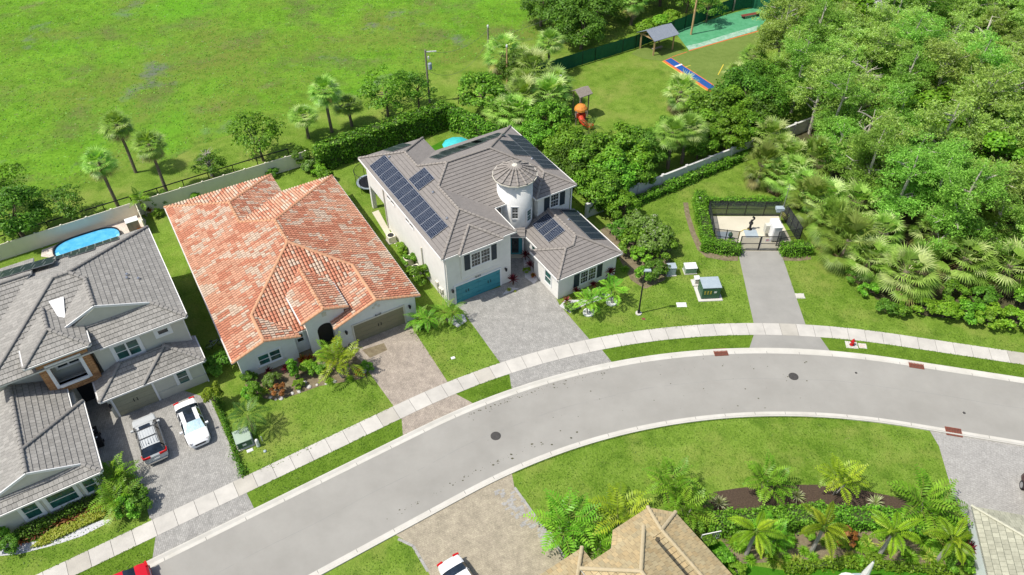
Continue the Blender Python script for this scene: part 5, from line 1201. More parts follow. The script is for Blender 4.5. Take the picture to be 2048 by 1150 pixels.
# white picket railing, lounge seat and closed parasol of the lower garden
a=gz(1400,1085);b_=gz(1437,1077);d,L=dirv(a,b_);t=thing('picket_railing','short white picket railing between the tan roof and the garden hedge','railing',a,math.atan2(d.y,d.x))
n=9
for z_ in (.12,1.05): b=MB();b.box((0,-.03,z_),(L,.03,z_+.06));b.build('rail',M['trim'],t)
for k in range(n+1): b=MB();b.box((L*k/n-.03,-.02,.0),(L*k/n+.03,.02,1.12));b.build('picket',M['trim'],t)
c=gz(1688,1180);t=thing('lounge_seat','cream outdoor lounge seat at the bottom edge of the garden','sofa',c,0)
b=MB();b.box((-1.6,-.6,.3),(.6,.6,.5));b.build('seat',M['fabric'],t);b=MB();n=8
for k in range(n):
    a0,a1=math.pi*k/n,math.pi*(k+1)/n;q=lambda a,r,z_:(.1+r*math.cos(a),.1+r*.9*math.sin(a),z_);b.face([q(a0,.85,.35),q(a1,.85,.35),q(a1,.8,.95),q(a0,.8,.95)]);b.face([q(a0,.8,.95),q(a1,.8,.95),q(a1,.6,.95),q(a0,.6,.95)]);b.face([q(a0,.6,.95),q(a1,.6,.95),q(a1,.6,.35),q(a0,.6,.35)])
b.build('backrest',M['fabric'],t);b=MB();b.box((-1.5,-.5,0),(.5,.5,.3));b.build('base',M['whiteplastic'],t)
c=gz(1722,1162);t=thing('closed_parasol','closed white parasol on a dark base beside the lounge seat','parasol',c)
b=MB();b.tube([(0,0,.0),(0,0,2.9)],.04,6);b.build('pole',M['steel'],t);b=MB();b.lathe([(.05,.75),(.27,.9),(.22,1.4),(.15,2.1),(.08,2.7),(0,2.85)],9);b.build('canopy',M['whiteplastic'],t)
b=MB();b.box((-.5,-.5,0),(.5,.5,.16));b.lathe([(.3,.16),(.1,.3),(.08,.6)],10);b.build('base',M['bluegrey'],t)
c=gz(1397,412);tag(MB.build((lambda b:(b.tube([(0,0,0),(0,0,.7)],.06,7),b.lathe([(.1,.65),(.13,.8),(.09,1.15),(0,1.2)],8),b)[-1])(MB()),'marker_post',M['whiteplastic']),'short white standpipe at the back left corner of the pump station hedge','standpipe').location=c
# ---------------------------------------------------------------- cars
def car(name,label,loc,rz,paint,kind='sedan'):
    t=thing(name,label,'car',(loc[0],loc[1],0.012),rz);suv=kind=='suv'
    if suv: st=[(-2.36,.55,.95,1.0),(-2.25,.88,1.02,1.12),(-2.0,.93,1.05,1.45),(-1.72,.94,1.06,1.66),(-.9,.95,1.06,1.74),(.1,.95,1.05,1.74),(.6,.95,1.05,1.68),(.75,.95,1.04,1.63),(1.28,.95,1.03,1.12),(1.45,.94,1.02,1.08),(1.95,.92,.95,1.02),(2.2,.86,.85,.9),(2.36,.7,.7,.75)];gs,ge,ws,we,rs,re_=1,8,7,8,1,3
    else: st=[(-2.38,.6,.85,.86),(-2.25,.84,.93,.98),(-1.85,.91,.95,1.05),(-1.55,.92,.95,1.1),(-.85,.93,.95,1.38),(-.3,.93,.95,1.44),(.15,.93,.94,1.44),(.5,.93,.93,1.37),(1.28,.93,.92,1.0),(1.45,.92,.91,.97),(1.95,.9,.84,.88),(2.2,.85,.74,.78),(2.38,.68,.6,.62)];gs,ge,ws,we,rs,re_=3,8,7,8,3,4
    body=MB();gl=MB();shade=MB();roof=MB();rows=[]
    for i,(x,w,bz,tz) in enumerate(st):
        gh=gs<=i<=ge and tz-bz>.12
        rw=w*.74 if gh else w*.86
        e=tz-(.05 if gh else .02)
        rows.append([(x,0,.22),(x,w*.86,.22),(x,w,.48),(x,w*.985,bz*.82),(x,w*.95,bz),(x,rw,e),(x,rw*.55,tz-.008),(x,0,tz)])
    n=len(rows[0])
    for s in (1,-1):
        for i in range(len(rows)-1):
            a,b=rows[i],rows[i+1]
            for j in range(n-1):
                q=[a[j],b[j],b[j+1],a[j+1]];q=[(p[0],p[1]*s,p[2]) for p in q]
                if s<0:q.reverse()
                side=j==4 and gs<=i<ge and (rows[i][5][2]-rows[i][4][2]>.1 or rows[i+1][5][2]-rows[i+1][4][2]>.1)
                wind=j>=5 and ws<=i<we;rear=j>=5 and rs<=i<re_
                roofg=kind=='pano' and j>=6 and re_<=i<ws
                if kind=='pano' and wind: shade.face(q)
                elif side or wind or rear or roofg: gl.face(q)
                elif j>=5 and re_<=i<ws: roof.face(q)
                else: body.face(q)
        for e in (rows[0],rows[-1]):
            q=[(p[0],p[1]*s,p[2]) for p in e];body.face(q)
    bo=body.build('body',M[paint],t,True);gl.build('window',M['carglass'],t,True)
    roof.build('roof',M[paint],t,True)
    if shade.f: shade.build('windscreen',M['sunshade'],t)
    # pillars and rails
    for s in (1,-1):
        b=MB()
        for k in ((4,6) if not suv else (3,5)):
            x=st[k][0];b.bar((x,s*st[k][1]*.955,st[k][2]),(x-.04,s*(st[k][1]*.74+.012),st[k][3]-.05),.09,.03)
        b.build('pillar',M[paint] if not suv else M['black'],t)
        b=MB();b.box((.85,s*.94-.02 if s>0 else s*.94-.2,st[8][2]-.02),(1.02,s*.94+.2 if s>0 else s*.94+.02,st[8][2]+.12));b.build('mirror',M[paint],t)
        for x in (-1.42,1.42):
            b=MB();b.tube([(x,s*.74,.34),(x,s*.955,.34)],.35,18);w_=b.build('wheel',M['tyre'],t)
            b=MB();b.tube([(x,s*.95,.34),(x,s*.965,.34)],.24,12);b.build('rim',M['steel'],w_)
        b=MB();b.bar((2.12,s*.66,st[-2][2]-.02),(2.28,s*.58,st[-2][2]-.08),.3,.12);b.build('headlight',M['lampglass'],t)
        b=MB()
        b.bar((-2.31,s*.86,.9),(-2.35,s*.42,.93),.14,.16) if not suv else (b.bar((-2.25,s*.9,1.0),(-2.33,s*.35,1.02),.12,.17),b.bar((-1.9,s*.95,1.02),(-2.26,s*.9,1.0),.06,.16))
        b.build('taillight',M['tail'],t)
        if suv: b=MB();b.tube([(-1.7,s*.66,1.74),(-1.5,s*.67,1.80),(.3,s*.67,1.80),(.5,s*.66,1.72)],.025,6);b.build('roof_rail',M['black'],t)
    if suv:
        for x in (-.9,.1): b=MB();b.bar((x,-.67,1.80),(x,.67,1.80),.06,.03);b.build('crossbar',M['black'],t)
        b=MB();b.box((.2,-.42,1.725),(.52,.42,1.748));b.build('sunroof',M['carglass'],t)
        b=MB()
        for k in range(6): b.box((-1.6,-.5+k*.2-.02,1.735),(.1,-.5+k*.2+.02,1.752))
        b.build('roof_rib',M['paint_silver'],t);b=MB();b.lathe([(.04,1.74),(.02,1.82)],6,(-1.55,.1,0));b.build('aerial',M['black'],t)
    b=MB();b.box((-2.42,-.28,.62),(-2.37,.28,.76));b.build('number_plate',M['whiteplastic'],t)
    b=MB();b.box((2.3,-.42,.42),(2.39,.42,.6));b.build('grille',M['black'],t)
    b=MB();b.box((-2.43,-.75,.35),(-2.34,.75,.46));b.build('rear_bumper',M['chrome'] if suv else M[paint],t)
    return t
car('parked_car','silver estate SUV with black roof bars parked facing the garage',(-29.45,37.15),math.radians(121.5),'paint_silver','suv')
car('parked_car','white saloon car with a black glass roof and foil sunshade facing the street',(-26.45,38.65),math.radians(-58.5),'paint_white','pano')
p=G(287,1150,.75);a=math.radians(211.8);car('parked_car','bright red saloon car at the kerb in the bottom left corner',(p.x+1.95*math.cos(a),p.y+1.95*math.sin(a)),a,'paint_red')
p=G(900,1126,.95);a=math.radians(-57);car('parked_car','white saloon car on the sandy paver drive, cut by the bottom edge',(p.x+2.0*math.cos(a),p.y+2.0*math.sin(a)),a,'paint_white')
car('parked_car','dark maroon car barely entering the picture at the right edge',(39.55,30.7),math.radians(77),'paint_dark','suv')
# ---------------------------------------------------------------- vegetation
def npmesh(name,co,nq,cols,mat,parent=None):
    "quads: co (4n,3), one colour per quad"
    me=bpy.data.meshes.new(name);me.vertices.add(4*nq);me.vertices.foreach_set('co',np.ascontiguousarray(co,dtype=np.float32).ravel())
    me.loops.add(4*nq);me.loops.foreach_set('vertex_index',np.arange(4*nq,dtype=np.int32))
    me.polygons.add(nq);me.polygons.foreach_set('loop_start',np.arange(0,4*nq,4,dtype=np.int32))
    at=me.color_attributes.new('Col','FLOAT_COLOR','CORNER');c=np.ones((nq,4,4),dtype=np.float32);c[:,:,:3]=cols[:,None,:];at.data.foreach_set('color',c.ravel())
    me.materials.append(mat);me.update(calc_edges=True);me.validate()
    return link(name,me,parent)
def nrm(v): return v/np.maximum(np.linalg.norm(v,axis=1,keepdims=True),1e-6)
def leafquads(C,Nn,L,W,rs,tang=None):
    "kite shaped leaves at C with normals Nn"
    n=len(C);t=rs.normal(size=(n,3)) if tang is None else tang+rs.normal(size=(n,3))*.35
    t=t-Nn*np.sum(t*Nn,axis=1,keepdims=True);t=nrm(t);b=np.cross(Nn,t);L=L[:,None];W=W[:,None]
    q=np.stack([C-t*L*.5,C+b*W*.5-t*L*.05,C+t*L*.5,C-b*W*.5-t*L*.05],axis=1);return q.reshape(-1,3)
def pick(pal,n,rs,jit=.16):
    p=np.array([c for c,w in pal]);w=np.array([w for c,w in pal],float);i=rs.choice(len(p),n,p=w/w.sum());f=1+rs.uniform(-jit,jit,(n,1));return p[i]*f
GREEN=[((0.095, 0.223, 0.014), 3), ((0.138, 0.319, 0.019), 3), ((0.197, 0.424, 0.03), 2.4), ((0.292, 0.519, 0.054), 1.0)]
DARKG=[((0.078, 0.185, 0.015), 3), ((0.113, 0.258, 0.022), 3), ((0.165, 0.33, 0.034), 2)]
LIME=[((0.138, 0.299, 0.014), 2), ((0.196, 0.38, 0.023), 3), ((0.276, 0.471, 0.04), 2)]
CLUSIA=[((0.072, 0.182, 0.01), 3), ((0.111, 0.26, 0.013), 3), ((0.169, 0.364, 0.023), 2), ((0.312, 0.52, 0.065), 0.9)]
OLIVE=[((0.247, 0.391, 0.067), 2.5), ((0.338, 0.512, 0.092), 3), ((0.438, 0.632, 0.125), 2.5), ((0.495, 0.662, 0.253), 1)]
OLIVE2=[((0.182, 0.373, 0.046), 3), ((0.253, 0.484, 0.064), 3), ((0.322, 0.593, 0.097), 2)]
PALM=[((0.185, 0.345, 0.049), 2.5), ((0.271, 0.469, 0.071), 3), ((0.38, 0.591, 0.122), 2), ((0.543, 0.668, 0.246), 1.0)]
FEATH=[((0.12, 0.3, 0.014), 2), ((0.18, 0.396, 0.022), 3), ((0.264, 0.492, 0.036), 2)]
YELLOWP=[((0.22, 0.363, 0.017), 2), ((0.308, 0.451, 0.022), 3), ((0.396, 0.506, 0.033), 2)]
def clumps(rs,R_,Hc,n,inner=.45,low=-.5):
    out=[]
    while len(out)<n:
        d=rs.normal(size=3);d/=np.linalg.norm(d)
        if d[2]<low: continue
        k=rs.uniform(inner,1.0)**.6;out.append(d*np.array([R_,R_,Hc])*k*rs.uniform(.85,1.1))
    return np.array(out)
def crownmesh(seed,R_,Hc,nc,nl,leaf,pal,flat=.75,cr=(.24,.38),asp=.6,inner=.45,low=-.5,up=.5):
    rs=np.random.RandomState(seed);K=clumps(rs,R_,Hc,nc,inner,low);Q=[];CO=[]
    for k in K:
        r=R_*rs.uniform(*cr);d=nrm(rs.normal(size=(nl,3)));d[:,2]=np.where(d[:,2]<-.35,-d[:,2],d[:,2])
        P=k+d*r*np.array([1,1,flat])*rs.uniform(.55,1.05,(nl,1))
        out=P/np.array([R_,R_,Hc]);out=nrm(out)
        n_=nrm(d*.6+out*.4+np.array([0,0,up])+rs.normal(size=(nl,3))*.45)
        L=leaf*rs.uniform(.7,1.3,nl);Q.append(leafquads(P,n_,L,L*asp,rs));tone=rs.uniform(.84,1.16);CO.append(pick(pal,nl,rs)*tone)
    return np.concatenate(Q),np.concatenate(CO),K
def shape(name,Q,CO,z,mat,parent): 
    Q=Q.copy();Q[:,2]+=z;return npmesh(name,Q,len(CO),CO,mat,parent)
def trunkmesh(K,z,R_,r0,mat,parent,seed,name='trunk',n=7,fork=.35):
    rs=random.Random(seed);b=MB();zt=z*.9;lean=(rs.uniform(-.3,.3),rs.uniform(-.3,.3))
    b.tube([(0,0,-.05),(lean[0]*.4,lean[1]*.4,zt*.5),(lean[0],lean[1],zt)],[r0,r0*.8,r0*.62],8)
    ks=list(K);rs.shuffle(ks)
    for k in ks[:n]:
        s=zt*rs.uniform(fork,1.0);p=(lean[0]*s/zt,lean[1]*s/zt,s);q=(k[0]*.85,k[1]*.85,z+k[2]*.75);m=tuple((p[i]+q[i])/2 for i in range(3));m=(m[0]*1.1,m[1]*1.1,m[2]-.1)
        b.tube([p,m,q],[r0*.5,r0*.32,r0*.12],6)
    return b.build(name,mat,parent)
def U(px,py,z): p=G(px,py,z);return (p.x,p.y,0)
def broad(name,label,cat,seed,R_,Hc,zc,nc,nl,leaf,pal,bark='bark',r0=.18,n=8,group=None,**kw):
    t=thing(name,label,cat,(0,-500,0),0,group);Q,CO,K=crownmesh(seed,R_,Hc,nc,nl,leaf,pal,**kw)
    trunkmesh(K,zc,R_,r0,M[bark],t,seed,n=n);shape('crown',Q,CO,zc,M['leaf'],t);t['zc']=zc;return t
# prototypes are used for the first plant of their kind, then copied
PROTO={};USED=set()
def place(key,loc,label,rz=None,s=1.0,group=None,name=None):
    p=PROTO[key];rz=R.uniform(0,6.28) if rz is None else rz
    sc_=(s,s,s) if isinstance(s,(int,float)) else s
    if key not in USED:
        USED.add(key);p.location=loc;p.rotation_euler=(0,0,rz);p.scale=sc_;p['label']=label
        if group:p['group']=group
        return p
    r=dup(p,loc,rz,label,group,sc_)
    if not group and 'group' in r: del r['group']
    return r
PROTO['oak1']=broad('broadleaf_tree','-','tree',1,3.3,2.6,3.4,46,120,.34,DARKG,r0=.26)
PROTO['oak2']=broad('broadleaf_tree','-','tree',2,3.3,2.8,3.5,50,110,.32,DARKG,r0=.26)
PROTO['loose']=broad('loose_tree','-','tree',3,2.9,2.3,3.3,34,75,.27,DARKG,r0=.15,n=14,cr=(.2,.32),inner=.3)
PROTO['loose2']=broad('loose_tree','-','tree',4,2.9,2.5,3.2,30,85,.27,GREEN,r0=.15,n=14,cr=(.2,.32),inner=.3)
PROTO['bright1']=broad('leafy_tree','-','tree',5,2.6,2.3,2.9,40,120,.33,GREEN,r0=.18)
PROTO['bright2']=broad('leafy_tree','-','tree',6,2.6,2.5,3.0,36,130,.34,LIME[:2]+GREEN[1:],r0=.18)
PROTO['shrub']=broad('shrub','-','shrub',7,1.0,.8,.75,18,90,.2,GREEN,r0=.05,n=5,low=-.2)
PROTO['shrub_dark']=broad('shrub','-','shrub',8,1.0,.8,.75,18,90,.2,DARKG,r0=.05,n=5,low=-.2)
PROTO['shrub_lime']=broad('shrub','-','shrub',9,1.0,.7,.7,18,90,.19,LIME,r0=.05,n=5,low=-.2)
PROTO['shrub_yellow']=broad('shrub','-','shrub',10,1.1,.9,.85,30,110,.17,[((.19,.35,.05),3),((.26,.42,.10),2),((.13,.27,.025),2),((.50,.55,.38),.35)],r0=.03,n=5,low=-.4)
PROTO['shrub_small_tree']=broad('small_tree','-','tree',31,1.0,.9,1.0,20,80,.22,[((.30,.44,.03),3),((.24,.38,.03),3),((.36,.47,.06),1)],r0=.05,n=9,low=-.2)
PROTO['shrub_rust']=broad('shrub','-','shrub',11,.6,.5,.45,12,60,.16,[((.30,.11,.03),3),((.36,.18,.05),2),((.2,.07,.03),2)],r0=.04,n=4,low=-.2)
PROTO['cone']=broad('conifer_shrub','-','shrub',12,.45,1.3,1.35,34,60,.13,GREEN,r0=.05,n=3,low=-.9,cr=(.3,.5))
# feathery wood trees
def feather(name,seed,R_,H,pal,ns=120,nl=52,limbs=13,bare=0):
    rs=np.random.RandomState(seed);t=thing(name,'-','tree',(0,-500,0));b=MB();Q=[];CO=[];tips=[]
    b.tube([(0,0,-.1),(.15,.1,H*.45),(.1,-.1,H*.8),(.2,.05,H*.98)],[.2,.15,.08,.03],7)
    for i in range(limbs):
        a=rs.uniform(0,6.283);h0=H*rs.uniform(.3,.85);el=rs.uniform(.15,.9);Lb=R_*rs.uniform(.65,1.1)*(1.15-.5*h0/H)
        p0=np.array([.1,0,h0]);d=np.array([math.cos(a)*math.cos(el),math.sin(a)*math.cos(el),math.sin(el)*.8])
        p1=p0+d*Lb*.55+np.array([0,0,.1]);p2=p0+d*Lb+np.array([0,0,-.05])
        b.tube([tuple(p0),tuple(p1),tuple(p2)],[.085,.055,.02],5);
        for k in range(3):
            f=rs.uniform(.35,.95);q=p0+(p2-p0)*f;e=rs.normal(size=3);e[2]=abs(e[2])*.5;e/=np.linalg.norm(e);q2=q+e*rs.uniform(.5,1.1);b.tube([tuple(q),tuple(q2)],[.03,.01],4);tips.append(q2)
        for f in (.5,.7,.88,1.0): tips.append(p0+(p2-p0)*f)
    tips.append(np.array([.2,0,H]));tips=np.array(tips)
    if not bare:
        for s in range(ns):
            k=tips[rs.randint(len(tips))]+rs.normal(size=3)*np.array([.4,.4,.3]);a=rs.uniform(0,6.283);ax=np.array([math.cos(a),math.sin(a),rs.uniform(-.1,.25)])
            u=rs.uniform(-1,1,(nl,1));side=np.cross(ax,[0,0,1]);P=k+ax*u*rs.uniform(.5,.95)+side*rs.normal(size=(nl,1))*.26*(1.1-np.abs(u))+rs.normal(size=(nl,3))*np.array([.07,.07,.10])
            n_=nrm(np.array([0,0,1.0])+rs.normal(size=(nl,3))*.6);L=rs.uniform(.14,.30,nl);Q.append(leafquads(P,n_,L,L*.36,rs,np.tile(ax*.6+side*.4*rs.choice([-1,1]),(nl,1))));CO.append(pick(pal,nl,rs)*rs.uniform(.8,1.18))
    b.build('trunk',M['palebark'],t)
    if Q: npmesh('crown',np.concatenate(Q),sum(len(c) for c in CO),np.concatenate(CO),M['leaf'],t)
    return t
for i,(r_,hh,pal) in enumerate(((3.6,8.6,OLIVE),(3.2,9.4,OLIVE2),(3.9,8.0,OLIVE),(3.0,7.4,OLIVE2),(3.4,9.0,OLIVE))): PROTO['wood%d'%i]=feather('feathery_tree',40+i,r_,hh,pal,ns=230,nl=66)
PROTO['bare']=feather('bare_tree',60,2.8,7.6,OLIVE,limbs=22,bare=1)
PROTO['bare_small']=feather('bare_tree',61,1.3,3.6,OLIVE,limbs=16,bare=1)
# palms
def strips(rows,cols):
    return np.array(rows,dtype=np.float32).reshape(-1,3),np.array(cols,dtype=np.float32)
def fanpalm(name,seed,H,nf=44,rad=1.0,pet=.85,r0=.17,skirt=6,boots=True,pal=PALM):
    rs=random.Random(seed);t=thing(name,'-','palm tree',(0,-500,0));b=MB();z0=H
    b.tube([(0,0,-.1),(.05,.03,H*.5),(0,0,H+.15)],[r0*1.15,r0,r0*.95],9);V=[];C=[]
    if boots and H>1.2:
        for i in range(26):
            a=i*2.4;z=H-.1-i*.045;b.bar((r0*.9*math.cos(a),r0*.9*math.sin(a),z),(r0*2.0*math.cos(a),r0*2.0*math.sin(a),z+.22),.07,.04)
    b.build('trunk',M['palmtrunk'],t)
    def quad(p,q,w0,w1,s,c):
        V.extend([p-s*w0,q-s*w1,q+s*w1,p+s*w0]);C.append(c)
    for i in range(nf+skirt):
        dead=i>=nf;f=(i+.5)/nf;az=i*2.39996+rs.uniform(-.3,.3)
        el=math.radians(82-128*f**.85+rs.uniform(-9,9)) if not dead else math.radians(rs.uniform(-75,-50))
        d=Vector((math.cos(az)*math.cos(el),math.sin(az)*math.cos(el),math.sin(el)));side=Vector((-math.sin(az),math.cos(az),0));upv=side.cross(d)*-1
        if upv.z<0:upv=-upv
        c0=rs.choices([c for c,w in pal],[w for c,w in pal])[0]
        if dead: c0=rs.choice(((.30,.22,.11),(.36,.27,.15)))
        elif f>.8 and rs.random()<.35: c0=(.36,.35,.10)
        pl=pet*rs.uniform(.8,1.15);o=Vector((0,0,z0));hub=o+d*pl-Vector((0,0,.10*pl*math.cos(el)))
        quad(o,hub,.022,.016,side,tuple(x*1.1 for x in c0));rr=rad*rs.uniform(.85,1.12);nl=14
        for k in range(nl):
            g=(k/(nl-1)-.5)*2.3;dd=(d*math.cos(g)+side*math.sin(g));dd=(dd+upv*(.10+.10*abs(g))).normalized();L=rr*(1-.22*abs(g)/1.25)*rs.uniform(.9,1.08)
            m=hub+dd*L*.55;e=m+(dd*.9-Vector((0,0,.38+.3*rs.random()))).normalized()*L*.5;s=(dd.cross(upv)).normalized();fcol=rs.uniform(.82,1.2);cc=tuple(min(1,x*fcol) for x in c0)
            quad(hub,m,.02,.05,s,cc);quad(m,e,.05,.007,s,cc)
    v,c=strips([tuple(x) for x in V],C);npmesh('crown',v,len(C),c,M['frond'],t);return t
def frondset(rs,V,C,o,az,el,L,pal,lw=.05,ll=.45,n=18,droop=1.0,rows=2,roll=0):
    d=Vector((math.cos(az)*math.cos(el),math.sin(az)*math.cos(el),math.sin(el)));side=Vector((-math.sin(az),math.cos(az),0));p=o.copy();step=L/n
    c0=rs.choices([c for c,w in pal],[w for c,w in pal])[0]
    for k in range(n):
        f=k/n;d=(d-Vector((0,0,droop*(.03+.10*f)))).normalized();q=p+d*step;up_=side.cross(d)
        if up_.z<0: up_=-up_
        V.extend([p-side*.02*(1-f*.7),q-side*.018*(1-f*.7),q+side*.018*(1-f*.7),p+side*.02*(1-f*.7)]);C.append((.26,.32,.06))
        if f>.12:
            w=math.sin(min(1,(f-.05)*1.25)*math.pi*.86+.25);l=ll*max(.25,w)
            for s in (-1,1):
                for r in range(rows//2 if rows>2 else 1):
                    lift=(.25 if rows==2 else (-.6+1.2*r)) ;dd=(side*s+d*.55+up_*(lift+rs.uniform(-.12,.12))).normalized();e=q+dd*l-Vector((0,0,l*.22*droop));m=q+dd*l*.5
                    wv=(d-dd*d.dot(dd)).normalized();fc=rs.uniform(.82,1.2);cc=tuple(min(1,x*fc) for x in c0)
                    V.extend([q,m+wv*lw*.5,e,m-wv*lw*.5]);C.append(cc)
        p=q
def featherpalm(name,seed,H,L=1.9,nf=15,pal=FEATH,stems=1,r0=.08,lw=.07,ll=.5,rows=2,spread=.4,elr=(-.15,1.25),shaft=True,mat='greytrunk',cat='palm tree',n=17,droop=1.0):
    rs=random.Random(seed);t=thing(name,'-',cat,(0,-500,0));V=[];C=[]
    for s in range(stems):
        a=6.283*s/stems+rs.uniform(-.3,.3);top=Vector((0,0,H)) if stems==1 else Vector((math.cos(a)*spread,math.sin(a)*spread,H*rs.uniform(.75,1.1)))
        b=MB();base=Vector((0,0,-.05)) if stems==1 else Vector((math.cos(a)*spread*.35,math.sin(a)*spread*.35,-.05))
        b.tube([tuple(base),tuple(base.lerp(top,.5)),tuple(top)],[r0*1.25,r0,r0*.85],8);tr=b.build('trunk',M[mat],t)
        if shaft: b=MB();b.tube([tuple(top-Vector((0,0,.05))),tuple(top+Vector((0,0,.45)))],[r0*1.05,r0*.5],8,(.16,.28,.04));b.build('crownshaft',M['leaf'],t)
        k=nf if stems==1 else max(6,int(nf*.75))
        for i in range(k):
            f=(i+.5)/k;frondset(rs,V,C,top+Vector((0,0,.3 if shaft else .05)),i*2.39996+rs.uniform(-.25,.25)+s,elr[1]-(elr[1]-elr[0])*f+rs.uniform(-.12,.12),L*rs.uniform(.85,1.12),pal,lw,ll,n,droop,rows)
    v,c=strips([tuple(x) for x in V],C);npmesh('crown',v,len(C),c,M['frond'],t);return t
def rosette(name,seed,n,L,w,pal,el=(.15,1.35),mat='leaf',stem=.0,droop=.3,label='-',cat='plant'):
    rs=random.Random(seed);t=thing(name,label,cat,(0,-500,0));V=[];C=[]
    for i in range(n):
        f=(i+.5)/n;az=i*2.39996;e=el[1]-(el[1]-el[0])*f+rs.uniform(-.15,.15);l=L*rs.uniform(.8,1.15);d=Vector((math.cos(az)*math.cos(e),math.sin(az)*math.cos(e),math.sin(e)));s=Vector((-math.sin(az),math.cos(az),0));o=Vector((0,0,stem+.04));m=o+d*l*.55;q=m+(d-Vector((0,0,droop))).normalized()*l*.5
        c0=rs.choices([c for c,w_ in pal],[w_ for c,w_ in pal])[0];fc=rs.uniform(.85,1.18);c0=tuple(x*fc for x in c0)
        V.extend([o-s*w*.3,m-s*w*.5,m+s*w*.5,o+s*w*.3]);C.append(c0);V.extend([m-s*w*.5,q,q,m+s*w*.5]);C.append(c0)
    V=[tuple(x) for x in V]
    v,c=strips(V,C);npmesh('foliage',v,len(C),c,M[mat],t)
    b=MB();b.tube([(0,0,-.02),(0,0,stem+.12)],[.05,.035],6);b.build('stem',M['bark'],t);return t
PROTO['fan_tall']=fanpalm('fan_palm',1,6.4,44,1.15,.95)
PROTO['fan_tall2']=fanpalm('fan_palm',2,5.6,44,1.2,1.0,skirt=3)
PROTO['fan_mid']=fanpalm('fan_palm',3,3.4,46,1.15,1.15,.2,8)
PROTO['fan_low']=fanpalm('fan_palm',4,2.3,50,1.15,1.3,.22,8)
PROTO['fan_low2']=fanpalm('fan_palm',5,1.6,50,1.2,1.35,.22,4,False,[((.15,.25,.03),2),((.21,.32,.05),3),((.29,.38,.09),2)])
PROTO['areca']=featherpalm('feather_palm',11,.9,1.7,10,FEATH,4,.05,.11,.5,2,.45,(.1,1.3),True,n=12)
PROTO['areca_y']=featherpalm('feather_palm',12,1.1,1.8,10,YELLOWP,3,.06,.12,.52,2,.5,(.1,1.3),True,n=12)
PROTO['xmas']=featherpalm('feather_palm',13,1.3,1.5,11,FEATH,2,.065,.11,.48,2,.3,(.0,1.2),True,n=12)
PROTO['pygmy']=featherpalm('feather_palm',14,1.1,1.35,20,FEATH[:2]+[((.25,.40,.05),1)],2,.07,.055,.32,2,.35,(-.3,1.2),False,'palmtrunk')
PROTO['foxtail']=featherpalm('foxtail_palm',15,3.0,2.1,10,YELLOWP,1,.13,.085,.40,6,0,(-.1,1.2),True,n=20)
PROTO['coconut']=featherpalm('feather_palm',16,2.6,2.1,14,[((.05,.11,.012),2),((.075,.15,.018),3),((.13,.22,.035),1)],1,.12,.12,.6,2,0,(-.35,1.2),False,'palmtrunk',n=14)
YUC=[((.45,.48,.25),3),((.28,.36,.12),2),((.55,.56,.36),1)]
PROTO['yucca']=rosette('yucca',21,34,.62,.075,YUC,(.1,1.4))
PROTO['cordyline']=rosette('cordyline',22,30,.6,.10,[((.14,.015,.03),3),((.24,.03,.05),2),((.08,.015,.02),2)],(.1,1.35),stem=.55)
PROTO['bromeliad']=rosette('bromeliad',23,30,.55,.11,[((.40,.15,.07),3),((.46,.26,.12),2),((.25,.08,.06),2),((.30,.30,.08),1)],(.15,1.2))
PROTO['croton']=rosette('croton',24,46,.5,.13,[((.42,.13,.03),2),((.45,.26,.04),2),((.16,.20,.03),2),((.20,.05,.03),1)],(.0,1.4),stem=.3)
PROTO['lily']=rosette('strap_leaf_clump',25,46,.75,.10,LIME,(.15,1.35),droop=.8)
PROTO['lily_y']=rosette('strap_leaf_clump',26,40,.65,.12,[((.42,.46,.08),3),((.30,.40,.06),2)],(.15,1.3),droop=.7)
# hedges
def hedge(name,label,path,w_,hh,leaf,pal,dens=75,group=None,cat='hedge',jit=.12):
    P=[Vector((p[0],p[1],0)) for p in path];o=P[0];t=thing(name,label,cat,o);rs=np.random.RandomState(abs(hash(label))%1000 if False else len(label)*7+int(hh*10));b=MB();Q=[];CO=[]
    for p,q in zip(P,P[1:]):
        d=(q-p);L=d.length;d.normalize();e=Vector((-d.y,d.x,0));i_=.16
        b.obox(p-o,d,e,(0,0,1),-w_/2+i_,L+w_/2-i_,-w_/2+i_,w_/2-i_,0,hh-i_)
        for (lu,lv,org,eu,ev,n_) in ((L+w_,w_,p-o-d*w_/2-e*w_/2+Vector((0,0,hh)),d,e,Vector((0,0,1))),(L+w_,hh,p-o-d*w_/2-e*w_/2,d,Vector((0,0,1)),-e),(L+w_,hh,p-o-d*w_/2+e*w_/2,d,Vector((0,0,1)),e),(w_,hh,p-o-d*w_/2-e*w_/2,e,Vector((0,0,1)),-d),(w_,hh,q-o+d*w_/2-e*w_/2,e,Vector((0,0,1)),d)):
            n=int(lu*lv*dens)
            if n<1: continue
            u=rs.uniform(0,lu,(n,1));v=rs.uniform(0,lv,(n,1));bumpy=.10*np.sin(u*2.3+3*org.x)+.08*np.sin(v*3.1+u*.9)
            C=np.array(org)+np.array(eu)*u+np.array(ev)*v+np.array(n_)*(bumpy+rs.normal(size=(n,1))*jit-.08)
            nn=nrm(np.array(n_)*.7+np.array([0,0,.55])+rs.normal(size=(n,3))*.5);Lf=leaf*rs.uniform(.7,1.3,n);Q.append(leafquads(C,nn,Lf,Lf*.62,rs));CO.append(pick(pal,n,rs))
    b.build('stem',M['hedgecore'],t);npmesh('foliage',np.concatenate(Q),sum(len(c) for c in CO),np.concatenate(CO),M['leaf'],t)
    if group:t['group']=group
    return t
M['hedgecore']=pm('hedge_twigs',(.030,.05,.012),(.05,.075,.02),6,.95)
